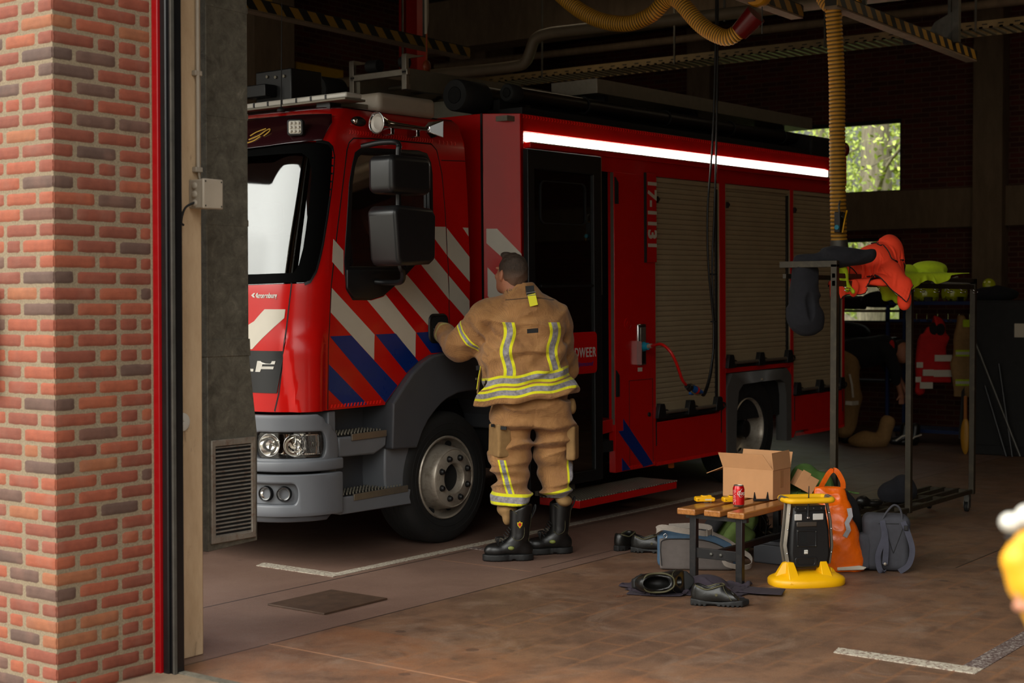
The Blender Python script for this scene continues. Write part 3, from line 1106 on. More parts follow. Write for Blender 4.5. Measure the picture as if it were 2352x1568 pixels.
# windows in the back wall
gl = NT('window glass'); gl.set(color=(0.9, 0.95, 0.92), trans=1.0, rough=0.0, ior=1.02, spec=0.2)
M['winglass'] = gl.m
for nme, z0, z1 in (('window_1', 2.98, 3.89), ('window_2', 1.33, 2.40)):
    w = bpy.data.objects.new(nme, None); C.objects.link(w); w['kind'] = 'structure'; w.location = (XB, 7.115, z0)
    h = z1 - z0
    MB().frame([(0, 0), (2.485, 0), (2.485, h), (0, h)], [(0.04, 0.02), (2.445, 0.02), (2.445, h - 0.045), (0.04, h - 0.045)], 0.05, 0.12, 'x').build('window_frame', M['black'], w)
    MB().box(0.08, 0.085, 0.04, 2.445, 0.02, h - 0.045).build('window_glass', M['winglass'], w)
# faint lettering on the concrete beam
def text(txt, size, m, parent=None, name='lettering', loc=(0, 0, 0), rot=(0, 0, 0), ext=0.001, sx=1.0, shear=0.0, bold=0.0, space=1.0):
    cu = bpy.data.curves.new('t', 'FONT')
    cu.body = txt; cu.size = size; cu.extrude = ext; cu.offset = bold; cu.shear = shear; cu.space_character = space
    cu.align_x = 'CENTER'; cu.align_y = 'CENTER'
    o = bpy.data.objects.new('t', cu); C.objects.link(o)
    dg = bpy.context.evaluated_depsgraph_get(); dg.update()
    me = bpy.data.meshes.new_from_object(o.evaluated_get(dg))
    bpy.data.objects.remove(o, do_unlink=True)
    me.materials.clear()
    me.transform(Matrix.Diagonal((sx, 1, 1, 1)))
    r = link(name, me, m, parent)
    r.location = loc; r.rotation_euler = rot
    return r

# ------------------------------------------------------------------ fire truck
TR = thing('fire_truck', 'red fire engine with white and blue diagonal stripes and numbered side parked in the hall', 'fire truck',
           (7.512, 6.045, 0.0))
_m = Matrix.Rotation(math.radians(-1.845), 3, 'Z') @ Matrix.Rotation(math.radians(-0.805), 3, 'Y')
TR.rotation_euler = _m.to_euler()

ZX = [.9, 1.3, 1.68, 2.0, 2.5, 2.62, 2.72, 2.80]
XF = [-1.36, -1.36, -1.32, -1.25, -1.12, -1.05, -.93, -.70]
XE = [-1.045, -1.03, -1.0, -.96, -.87, -.84, -.75, -.55]
YS = [0, 0, 0, .02, .07, .09, .14, .26]
TW = 2.3
RY = .33
def prm(z):
    return [float(np.interp(z, ZX, a)) for a in (XF, XE, YS)]
def plan(s, z):
    xf, xe, ys = prm(z)
    if s < 0:
        return xe - s, ys
    if s <= 1:
        a = s * PI / 2
        return xe - (xe - xf - .03) * math.sin(a), ys + RY * (1 - math.cos(a))
    yy = ys + RY + (s - 1) * ((TW / 2 - ys - RY) / (TW / 2 - RY))
    b = .03 * (1 - ((yy - TW / 2) / (TW / 2 - RY - ys)) ** 2)
    return xf + .03 - b, yy
SM = 1 + TW / 2 - RY
def sstep(a, b, x):
    t = min(max((x - a) / (b - a), 0), 1)
    return t * t * (3 - 2 * t)
def shell(s, z, d=0.0, flare=True):
    x, y = plan(s, z)
    e = 0.004
    x1, y1 = plan(min(s + e, SM), z)
    x0, y0 = plan(s - e, z)
    tx, ty = x1 - x0, y1 - y0
    L = math.hypot(tx, ty) or 1
    nx, ny = -ty / L, tx / L
    if s < -0.01:
        nx, ny = 0, -1
    if nx > 0.01:
        nx, ny = -nx, -ny
    if s > 0.995:
        nx, ny = -1, 0
    if s < 0.995 and ny > 0:
        ny = -ny
    if flare:
        d = d + 0.035 * (1 - sstep(1.32, 1.42, z)) * sstep(0.03, 0.18, s) * (1 - sstep(0.55, 0.60, s + (1.3 - z) * 0.35))
    return Vector((x + nx * d, y + ny * d, z))

def param_piece(name, poly, d0, d1, m, parent=None, cuts=(), mirror=False, ds=0.05, dz=0.06, smooth=35, bevel=0, flare=True, fine=False):
    me = MB().prism(poly, -d1, -d0, 'y').mesh(name)
    o = link(name, me)
    if cuts:
        cs = [link('c', MB().prism(c, -1, 1, 'y').mesh('c')) for c in cuts]
        cut(o, cs)
    if bevel:
        md = o.modifiers.new('bv', 'BEVEL'); md.width = bevel; md.segments = 2; md.limit_method = 'ANGLE'; md.angle_limit = math.radians(40)
        bake(o)
    bm = bmesh.new(); bm.from_mesh(o.data)
    xs = [v.co.x for v in bm.verts]; zs = [v.co.z for v in bm.verts]
    def sl(lo, hi, step, n):
        k = math.ceil(lo / step) * step
        while k < hi:
            if k > lo + 1e-4:
                bmesh.ops.bisect_plane(bm, geom=bm.verts[:] + bm.edges[:] + bm.faces[:], plane_co=Vector(n) * k, plane_no=n, dist=1e-5)
            k += step
    if max(xs) > 0:
        lo = max(min(xs), -0.001)
        sl(lo, min(max(xs), 1.02), ds, (1, 0, 0))
        sl(max(min(xs), 1.0), max(xs), 0.2, (1, 0, 0))
    sl(min(zs), max(zs), dz, (0, 0, 1))
    bmesh.ops.triangulate(bm, faces=[f for f in bm.faces if len(f.verts) > 4])
    for v in bm.verts:
        v.co = shell(v.co.x, v.co.z, -v.co.y, flare)
    twin = mirror and max(xs) < SM - .01
    if mirror and not twin:
        bm.verts.ensure_lookup_table()
        g = bmesh.ops.duplicate(bm, geom=bm.verts[:] + bm.edges[:] + bm.faces[:])['geom']
        for v in [x for x in g if isinstance(x, bmesh.types.BMVert)]:
            v.co.y = TW - v.co.y
        bmesh.ops.reverse_faces(bm, faces=[x for x in g if isinstance(x, bmesh.types.BMFace)])
        bmesh.ops.remove_doubles(bm, verts=bm.verts[:], dist=1e-4)
    bmesh.ops.recalc_face_normals(bm, faces=bm.faces[:])
    bm.to_mesh(o.data); bm.free()
    o.data.materials.clear(); o.data.materials.append(m)
    if twin:
        me2 = o.data.copy()
        me2.transform(Matrix.Translation((0, TW, 0)) @ Matrix.Diagonal((1, -1, 1, 1)))
        me2.flip_normals()
        fin(me2, smooth)
        link(name, me2, None, parent)
    fin(o.data, smooth)
    o.parent = parent
    return o

def pline(pts, w):
    """polygon around a polyline in (s,z)"""
    L, R = [], []
    n = len(pts)
    for i, p in enumerate(pts):
        a = pts[max(i - 1, 0)]; b = pts[min(i + 1, n - 1)]
        t = Vector((b[0] - a[0], b[1] - a[1])).normalized()
        L.append((p[0] - t.y * w / 2, p[1] + t.x * w / 2))
        R.append((p[0] + t.y * w / 2, p[1] - t.x * w / 2))
    return L + R[::-1]

ws_open = [(SM + .2, 2.539), (.321, 2.539), (.18, 2.53), (.09, 2.505), (.045, 2.45), (.05, 2.35), (.076, 2.238), (.120, 2.07), (.163, 1.925), (.20, 1.84), (.24, 1.765), (.314, 1.705), (.38, 1.692), (SM + .2, 1.675)]
win_open = [(-.118, 2.30), (-.137, 2.406), (-.158, 2.488), (-.213, 2.524), (-.733, 2.541), (-.82, 2.528), (-.862, 2.47), (-.880, 2.40), (-.905, 2.055), (-.889, 1.942), (-.808, 1.857), (-.628, 1.719), (-.454, 1.612), (-.339, 1.588), (-.187, 1.590), (-.125, 1.654), (-.101, 1.823), (-.112, 2.05)]
arch_cut = [(-.50, .85), (-.50, .95), (-.69, 1.12), (-.79, 1.19), (-.9, 1.232), (-1.05, 1.24), (-1.6, 1.24), (-1.6, .85)]
cab = param_piece('cab', [(-1.325, .94), (SM, .94), (SM, 2.54), (SM, 2.70), (SM, 2.79), (-.98, 2.79), (-1.09, 2.745), (-1.19, 2.62), (-1.24, 2.26), (-1.28, 1.84)],
                  -0.05, 0, M['red'], TR, [ws_open, win_open, arch_cut], mirror=True, smooth=40)
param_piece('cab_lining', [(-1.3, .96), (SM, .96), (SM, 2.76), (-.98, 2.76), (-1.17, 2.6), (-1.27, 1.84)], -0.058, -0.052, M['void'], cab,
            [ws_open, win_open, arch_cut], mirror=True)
# roof and rear wall of the cab
rb = MB()
rp = [plan(s, 2.775) for s in [-0.85, -.4, 0, .2, .4, .6, .8, 1.0, 1.3, SM]]
rp2 = rp + [(x, TW - y) for x, y in rp[::-1][1:]]
rb.prism([(x, y) for x, y in rp2], 2.74, 2.785, 'z')
rb.build('roof', M['maroon'], cab, bevel=0.008)
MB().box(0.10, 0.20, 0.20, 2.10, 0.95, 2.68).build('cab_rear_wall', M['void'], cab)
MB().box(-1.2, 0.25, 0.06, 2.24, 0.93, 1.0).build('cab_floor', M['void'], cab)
# front visor and glazing
vis = param_piece('sun_visor', [(.19, 2.66), (.287, 2.545), (SM, 2.50), (SM, 2.74), (.26, 2.72)], 0.0, 0.018, M['maroon'], cab, mirror=True, bevel=0.006)
def inset(poly, k, c):
    return [(c[0] + (x - c[0]) * k[0], c[1] + (z - c[1]) * k[1]) for x, z in poly]
glassm = NT('tinted safety glass')
glassm.set(color=srgb(120, 128, 122), rough=0.02, trans=1.0, ior=1.75, spec=0.6, coat=0.15)
M['glass'] = glassm.m
def m_darkglass():
    t = NT('dark tinted glass')
    t.set(color=srgb(8, 10, 9), rough=0.03, ior=1.7, coat=0.5, coatr=0.02)
    return t.m
M['darkglass'] = m_darkglass()
ws_c = [(SM, 2.50), (.33, 2.50), (.20, 2.49), (.12, 2.46), (.085, 2.40), (.12, 2.20), (.165, 2.02), (.215, 1.88), (.27, 1.79), (.34, 1.735), (.42, 1.72), (SM, 1.70)]
ws = param_piece('windshield', [(SM, 2.535), (.321, 2.535), (.18, 2.526), (.09, 2.50), (.045, 2.45), (.05, 2.35), (.076, 2.238), (.120, 2.07), (.163, 1.925), (.20, 1.84), (.24, 1.768), (.314, 1.708), (.38, 1.695), (SM, 1.678)], -0.022, -0.012, M['glass'], cab, mirror=True)
frit_in = [(SM + .1, 2.47), (.56, 2.47), (.46, 2.44), (.40, 2.36), (.395, 2.2), (.415, 2.0), (.43, 1.90), (.47, 1.80), (.53, 1.755), (SM + .1, 1.74)]
param_piece('windshield_border', [(SM, 2.53), (.321, 2.53), (.18, 2.522), (.095, 2.497), (.05, 2.45), (.055, 2.35), (.080, 2.238), (.124, 2.07), (.167, 1.925), (.204, 1.84), (.244, 1.77), (.314, 1.712), (.38, 1.70), (SM, 1.683)], -0.011, -0.008, mk('ceramic frit', (4, 4, 4), 0.7, var=0, spec=0.04), ws, [frit_in], mirror=True)
rim_ = [(.38, 2.542), (.321, 2.541), (.18, 2.531), (.088, 2.505), (.042, 2.45), (.047, 2.35), (.073, 2.238), (.117, 2.07), (.160, 1.925), (.197, 1.84), (.237, 1.764), (.31, 1.702), (.38, 1.690)]
param_piece('windshield_seal', pline(rim_, 0.018), -0.012, 0.004, M['sealant'], ws, mirror=True)
# dashboard, wheel and seats inside
MB().box(-1.12, -0.75, 0.1, 2.2, 1.2, 1.62).build('dashboard', M['dark_plastic'], cab, bevel=0.04)
MB().tube([(-0.68 + 0.06 * math.sin(a), 0.62 + 0.21 * math.cos(a), 1.72 + 0.2 * math.sin(a)) for a in [2 * PI * k / 24 for k in range(24)]], 0.014, closed=True).bar((-0.70, 0.62, 1.70), (-0.85, 0.62, 1.5), 0.05, 0.05).bar((-.69, .45, 1.72), (-.69, .8, 1.72), .03, .03).build('steering_wheel', M['black_plastic'], cab, smooth=50)
for y in (0.62, 1.68):
    st = MB().box(-0.42, 0.0, y - 0.24, y + 0.24, 1.25, 1.45).build('seat', M['black_cloth'], cab, bevel=0.04)
    MB().box(-0.03, 0.10, y - 0.23, y + 0.23, 1.4, 2.05).box(-0.01, 0.09, y - 0.13, y + 0.13, 2.07, 2.28).build('seat_back', M['black_cloth'], st, bevel=0.04)
# side window with black surround
def mirr_poly(p): return p
wg = param_piece('door_window', [(-.122, 1.78), (-.13, 2.30), (-.145, 2.406), (-.166, 2.478), (-.218, 2.510), (-.733, 2.527), (-.815, 2.515), (-.850, 2.46), (-.868, 2.40), (-.893, 2.055), (-.877, 1.95), (-.80, 1.872), (-.69, 1.78)], -0.03, -0.022, M['glass'], cab, mirror=True)
wi = [(-.150, 1.795), (-.150, 2.30), (-.165, 2.40), (-.186, 2.458), (-.225, 2.485), (-.73, 2.50), (-.80, 2.49), (-.826, 2.45), (-.842, 2.395), (-.866, 2.06), (-.85, 1.962), (-.785, 1.885), (-.67, 1.795)]
param_piece('window_surround', win_open, -0.02, 0.004, M['black_plastic'], wg, [wi], mirror=False, bevel=0.004)
param_piece('mirror_base_panel', [(-.112, 1.775), (-.118, 1.66), (-.187, 1.60), (-.339, 1.598), (-.45, 1.622), (-.62, 1.727), (-.685, 1.775)], 0.0, 0.022, M['black_plastic'], wg, bevel=0.008)
# seams
for nm, pts, w in (('hood_seam', [(.536, 1.695), (.556, 1.53), (.573, 1.364), (.607, 1.20), (.648, 1.046), (.70, .945)], 0.014),
                   ('door_seam', [(0.0, .945), (0.003, 1.3), (0.0, 1.68), (-.03, 1.95), (-.062, 2.24), (-.090, 2.50), (-.105, 2.545), (-.14, 2.575), (-.287, 2.585), (-.86, 2.592)], 0.008),
                   ('door_seam', [(-.86, 2.592), (-.915, 2.554), (-.974, 2.399), (-1.015, 2.172), (-1.066, 1.775), (-1.094, 1.436), (-1.10, 1.245)], 0.006),
                   ('cab_seam', [(-.965, 2.49), (-1.205, 2.50)], 0.005)):
    param_piece(nm, pline(pts, w), -0.002, 0.0015, M['black'], cab)
# stripes
WS, BS = M['white_stripe'], M['blue_stripe']
def stripe(poly, m, par=None):
    return param_piece('stripe', poly, 0.0, 0.0018, m, par or cab, smooth=35)
stripe([(-.006, 1.955), (-.093, 1.888), (-.100, 1.742), (-.002, 1.82)], WS)
stripe([(-.006, 1.664), (-.391, 1.377), (-.393, 1.222), (-.006, 1.520)], WS)
stripe([(-.306, 1.594), (-.345, 1.586), (-.455, 1.608), (-.475, 1.622), (-.770, 1.380), (-.773, 1.222)], WS)
stripe([(-.546, 1.677), (-.655, 1.751), (-1.085, 1.422), (-1.085, 1.27)], WS)
stripe([(-.774, 1.826), (-.812, 1.853), (-.862, 1.898), (-1.057, 1.748), (-1.083, 1.582)], WS)
stripe([(-1.069, 1.74), (-1.289, 1.575), (-1.300, 1.43), (-1.087, 1.585)], WS)
stripe([(-.912, 2.055), (-1.027, 2.056), (-1.044, 1.875), (-.912, 1.985)], WS)
stripe([(-1.04, 2.048), (-1.276, 1.863), (-1.284, 1.700), (-1.052, 1.868)], WS)
stripe([(-1.20, 2.056), (-1.256, 2.056), (-1.262, 2.0)], WS)
stripe([(-.008, 1.378), (-.188, 1.378), (-.608, 1.053), (-.500, .955)], BS)
stripe([(-.400, 1.378), (-.585, 1.378), (-.800, 1.196), (-.690, 1.127)], BS)
stripe([(-.775, 1.378), (-.905, 1.380), (-1.085, 1.245), (-.925, 1.243)], BS)
stripe([(-.006, 1.212), (-.342, .952), (-.150, .952), (-.006, 1.062)], BS)
stripe([(.853, 1.543), (.592, 1.542), (.599, 1.491), (1.0, 1.308), (1.34, 1.308)], WS)
# retroreflective chevrons above the door
def chev(x0, x1, n, z, w=0.016, h=0.032):
    for k in range(n):
        s = x0 + (x1 - x0) * k / (n - 1)
        yield [(s, z + h / 2), (s - w * .5, z), (s, z - h / 2), (s - w * .5, z - h / 2), (s - w, z), (s - w * .5, z + h / 2)]
M['red_refl'] = mk('bright red reflector foil', (255, 30, 22), 0.3, var=0.05)
cv = MB()
for p in list(chev(-.10, -.86, 34, 2.612, .014, .026)) + list(chev(-.93, -1.09, 5, 2.61, .014, .026)):
    for q in (p,):
        base = [shell(s, z, 0.0022) for s, z in q]
        cv.add(base, [(0, 1, 4, 5), (1, 2, 3, 4)])
cv.build('reflector_chevrons', M['red_refl'], cab)
rs_ = MB()
for z0 in range(34):
    z = .96 + z0 * .048
    s = .055 if z < 1.75 else .055 - (z - 1.75) * .02
    rs_.add([shell(s + a, z + b, 0.002) for a, b in ((0, 0), (.05, 0), (.05, .038), (0, .038))], [(0, 1, 2, 3)])
rs_.build('reflector_squares', M['red'], cab)
bt = MB()
for k in range(16):
    s = -.02 - k * .028
    bt.add([shell(s + a, .952 + b, 0.0025) for a, b in ((0, 0), (-.014, 0), (-.022, .02), (-.008, .02))], [(0, 1, 2, 3)])
bt.build('reflector_chevrons', M['red_refl'], cab)

def map_flat(name, polys, m, parent, d=0.002, thick=0.003):
    b = MB()
    for p in polys:
        n = len(p)
        b.add([shell(s, z, d + thick) for s, z in p] + [shell(s, z, d - .004) for s, z in p], [tuple(range(n))] + [(i, (i + 1) % n, n + (i + 1) % n, n + i) for i in range(n)])
    return b.build(name, m, parent)
badge = param_piece('grille_badge', [(.572, 1.298), (SM, 1.302), (SM, 1.055), (.668, 1.052)], -0.004, 0.006, M['black_plastic'], cab, mirror=True, flare=False)
def pxs(p): # badge letter drawing grid to (s,z)
    return [(.933 - (x - 590) * .00584, 1.242 - (y - 828.0) * .00262) for x, y in p]
map_flat('badge_letter', [pxs([(594, 829), (634, 829), (632, 836), (606, 836)]), pxs([(594, 829), (606, 836), (604.5, 841), (602.5, 847), (600, 853.5), (588.5, 853.5)]), pxs([(604.5, 841), (630.5, 841), (629, 847), (602.5, 847)])], M['white'], badge, 0.006)
map_flat('badge_letter', [pxs([(565, 829), (574, 829), (568, 853), (557, 853)]), pxs([(569.5, 847), (584, 847), (583, 853), (568, 853)])], M['white'], badge, 0.006)
def shell_text(txt, s0, z0, size, m, parent, sx=1.0, bold=0.0, d=0.002):
    o = text(txt, size, m, parent, 'lettering', sx=sx, bold=bold)
    for v in o.data.vertices:
        v.co = shell(s0 - v.co.x, z0 + v.co.y, d + v.co.z)
    return o
shell_text('kronenburg', .838, 1.622, 0.042, M['white'], cab, 1.35, 0.0012)
def ccx(s0, z0):
    return [[(s0, z0), (s0 - .018, z0 + .013), (s0 - .032, z0 + .013), (s0 - .020, z0)], [(s0, z0), (s0 - .020, z0), (s0 - .032, z0 - .013), (s0 - .018, z0 - .013)]]
map_flat('logo_mark', ccx(1.035, 1.625) + ccx(1.0, 1.625), M['white'], cab, 0.001, .002)
# gold curl on the visor (only its end shows)
gold = mk('gold foil', (190, 150, 60), 0.4, var=0.05)
gb = MB()
for pts in ([(1.22, 2.60), (1.16, 2.625), (1.10, 2.64)], [(1.22, 2.575), (1.13, 2.60), (1.07, 2.635), (1.05, 2.62), (1.09, 2.59)], [(1.25, 2.55), (1.17, 2.565), (1.12, 2.59)]):
    gb.tube([shell(s, z, .02) for s, z in [tuple(p)[:2] for p in bez([(a, b, 0) for a, b in pts], 4)]], .004, 6)
gb.build('emblem', gold, vis)

# bumper, lamps and steps ------------------------------------------------
bum = bpy.data.objects.new('bumper', None); C.objects.link(bum); bum.parent = TR
GP, DP, BP = M['grey_plastic'], M['dark_plastic'], M['black_plastic']
def bump_piece(name, poly, d0, d1, m, par, cuts=(), bevel=0.006, mirror=True):
    return param_piece(name, poly, d0, d1, m, par, cuts, mirror=mirror, flare=False, bevel=bevel, smooth=45)
lamp_cut = rrect(.095, .925, .668, .825, .072, 6)
bump_piece('bumper_upper', [(-.03, .60), (SM, .60), (SM, .925), (.20, .925), (.13, .905), (.10, .875), (.02, .855), (-.035, .80), (-.05, .70)], 0.0, 0.045, GP, bum, [lamp_cut], bevel=0.008)
bump_piece('bumper_moulding', [(-.075, .592), (SM, .592), (SM, .648), (-.075, .66)], 0.0, 0.060, GP, bum, bevel=0.012)
fog_cut = rrect(.43, 1.5, .402, .524, .055, 6)
bump_piece('bumper_lower', [(-.06, .335), (SM, .325), (SM, .575), (-.06, .578)], 0.02, 0.070, GP, bum, [fog_cut], bevel=0.014)
bump_piece('bumper_lip', [(.10, .30), (SM, .285), (SM, .34), (.0, .345)], 0.0, 0.045, DP, bum, bevel=0.01)
bump_piece('bumper_core', [(-.04, .34), (SM, .33), (SM, .92), (-.04, .90)], -0.14, -0.09, M['black'], bum, bevel=0)
fr = bump_piece('fog_lamp_recess', rrect(.43, 1.5, .402, .524, .055, 6), 0.012, 0.022, GP, bum, bevel=0, mirror=False)
lens = NT('clear lamp lens'); lens.set(color=(1, 1, 1), trans=1.0, rough=0.0, ior=1.25, coat=0.4)
M['lens'] = lens.m
amber = NT('amber lens'); amber.set(color=srgb(200, 96, 14), rough=0.15, coat=0.5); M['amber'] = amber.m
M['reflector'] = mk('lamp reflector', (225, 222, 215), 0.06, metal=1, var=0, rvar=0.01)
def reflector_cup(name, s, z, r, depth, par, d, rings=True):
    c = shell(s, z, d)
    n = (shell(s, z, d + .1) - c).normalized()
    u = Vector((0, 0, 1)); w = n.cross(u).normalized(); u = w.cross(n)
    b = MB()
    prof = [(r, 0), (r * .97, -depth * .1), (r * .8, -depth * .5), (r * .5, -depth * .85), (r * .18, -depth), (r * .16, -depth * .6), (.001, -depth * .5)]
    N = 28
    vs, fs = [], []
    for rr, h in prof:
        for k in range(N):
            a = 2 * PI * k / N
            vs.append(c + w * math.cos(a) * rr + u * math.sin(a) * rr + n * h)
    for i in range(len(prof) - 1):
        for k in range(N):
            l = (k + 1) % N
            fs.append((i * N + k, i * N + l, (i + 1) * N + l, (i + 1) * N + k))
    b.add(vs, fs)
    o = b.build(name, M['reflector'], par, smooth=60)
    b2 = MB().tube([c + w * math.cos(a) * r + u * math.sin(a) * r for a in [2 * PI * k / 28 for k in range(28)]], r * .05, 8, closed=True)
    b2.build('lamp_ring', M['chrome'], o, smooth=80)
    return o
hl = param_piece('headlamp', rrect(.10, .92, .672, .820, .070, 6), -0.06, -0.055, M['reflector'], bum, mirror=True, flare=False)
param_piece('headlamp_lens', rrect(.10, .92, .672, .820, .070, 6), 0.018, 0.022, M['lens'], hl, mirror=True, flare=False)
param_piece('headlamp_housing', rrect(.095, .925, .667, .825, .073, 6), -0.06, 0.016, M['black'], hl, [rrect(.108, .912, .68, .812, .062, 6)], mirror=False, flare=False)
reflector_cup('lamp_reflector', .76, .747, .066, .05, hl, 0.012)
reflector_cup('lamp_reflector', .46, .745, .064, .05, hl, 0.012)
param_piece('indicator', rrect(.12, .36, .69, .805, .05, 5), -0.05, 0.0, M['reflector'], hl, flare=False)
param_piece('indicator_bulb', rrect(.17, .225, .735, .762, .012, 4), 0.0, 0.006, M['amber'], hl, flare=False)
rb_ = MB()
for k in range(14):
    s = .14 + k * .022
    a = [shell(s, .69, .006), shell(s, .805, .006), shell(s + .011, .805, .012), shell(s + .011, .69, .012), shell(s + .022, .805, .006), shell(s + .022, .69, .006)]
    rb_.add(a, [(0, 1, 2, 3), (3, 2, 4, 5)])
rb_.build('lens_ribs', M['lens'], hl)
for s in (.585, .792):
    reflector_cup('fog_lamp', s, .463, .035, .03, fr, 0.036)
    c = shell(s, .463, .03)
    n = (shell(s, .463, .13) - c).normalized()
    MB().tube([c - n * .01, c + n * .012], [.046, .040], 28, caps=False).tube([c + n * .012 + Vector((0, 0, .040)).cross(n) * math.cos(a) + Vector((0, 0, .040)) * math.sin(a) for a in [2 * PI * k / 28 for k in range(28)]], .004, 8, closed=True).build('fog_lamp_bezel', BP, fr, smooth=50)
# mirrored lamps are parts of the same mirrored meshes; side module with steps
side = MB()
side.prism([(-.97, .31), (-.33, .30), (-.345, .345), (-.335, .395), (-.44, .402), (-.97, .415)], -0.02, .30, 'y')
side.build('lower_step', GP, bum, bevel=0.008)
MB().prism([(-.97, .655), (-.66, .645), (-.555, .685), (-.545, .765), (-.97, .775)], -0.015, .30, 'y').build('upper_step', GP, bum, bevel=0.012)
MB().box(-.98, -.30, .21, .26, .40, .95).build('step_back_panel', DP, bum)
MB().prism([(-.52, .31), (-.345, .305), (-.335, .40), (-.30, .66), (-.53, .67), (-.535, .50)], 0.02, .30, 'y').build('step_side_panel', GP, bum, bevel=0.012)
MB().box(-1.02, -.955, .02, .26, .40, .93).build('step_front_panel', GP, bum, bevel=0.01)
for z, xa, xb, y1 in ((.776, -.955, -.56, .20), (.412, -.945, -.37, .20)):
    tr = MB().box(xa, xb, 0.0, y1, z, z + .006)
    t_ = tr.build('tread_plate', M['black'], bum)
    b = MB()
    nx = int((xb - xa) / .028)
    for i in range(nx):
        for j in range(5):
            x = xa + .01 + i * .028 + (.012 if j % 2 else 0); y = .012 + j * .038
            b.bar((x, y, z + .010), (x + .016, y + .022, z + .010), .008, .016)
    b.build('tread_teeth', M['alu_dull'], t_)
    MB().prism([(xa + .09, z - .03), (xb, z - .028), (xb, z + .012), (xa + .09, z + .010)], -.026, -.012, 'y').build('tread_edge', M['alu'], t_, bevel=0.002)
vg = MB()
for k in range(9):
    vg.box(-.945, -.80, .195, .203, .488 + k * .0168, .491 + k * .0168)
vg.box(-.948, -.943, .195, .205, .485, .628).box(-.803, -.798, .195, .205, .485, .628).box(-.948, -.798, .195, .205, .625, .629).box(-.948, -.798, .195, .205, .485, .489)
v_ = MB().box(-.945, -.80, .205, .212, .486, .627).build('vent', M['void'], bum)
vg.build('vent_bars', M['cream'], v_)
# front wheel arch fender
fo = [(-.535, .665), (-.52, .95), (-.43, 1.04), (-.339, 1.125), (-.235, 1.19), (-.13, 1.232), (.02, 1.245), (.26, 1.24), (.34, 1.215), (.45, 1.14), (.56, 1.02), (.64, .86), (.66, .70)]
fi = [(-.29, .655), (-.30, .665), (-.251, .752), (-.195, .82), (-.136, .869), (-.07, .915), (-.007, .945), (.103, .975), (.25, .985), (.372, .965), (.47, .90), (.53, .80), (.56, .70)]
fd = MB().frame(fo[:1] + fo, fi[:1] + fi, -.055, .30, 'y')
n_ = len(fo) + 1
fender = MB()
for i in range(len(fo) - 1):
    q = [fo[i], fo[i + 1], fi[i + 1], fi[i]]
    fender.prism(q, -.05, .28, 'y')
fo_me = fender.mesh('fender')
bm = bmesh.new(); bm.from_mesh(fo_me)
bmesh.ops.remove_doubles(bm, verts=bm.verts[:], dist=1e-4)
seen = {}
for f in bm.faces[:]:
    k = tuple(sorted(v.index for v in f.verts)); seen.setdefault(k, []).append(f)
bmesh.ops.delete(bm, geom=[f for l in seen.values() if len(l) > 1 for f in l], context='FACES')
bmesh.ops.recalc_face_normals(bm, faces=bm.faces[:])
bm.to_mesh(fo_me); bm.free()
fin(fo_me, 40)
fe = link('fender', fo_me, DP, TR)
md = fe.modifiers.new('bv', 'BEVEL'); md.width = 0.03; md.segments = 4; md.limit_method = 'ANGLE'; md.angle_limit = math.radians(50)
MB().box(.275, .315, -.056, -.05, 1.052, 1.066).build('fender_label', M['paper'], fe)
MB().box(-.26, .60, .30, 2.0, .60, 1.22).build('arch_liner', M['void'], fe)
MB().prism([(.62, .42), (.80, .42), (.80, 1.2), (.55, 1.2), (.6, .9)], .02, .5, 'y').build('mud_flap', M['rubber'], fe, bevel=0.01)

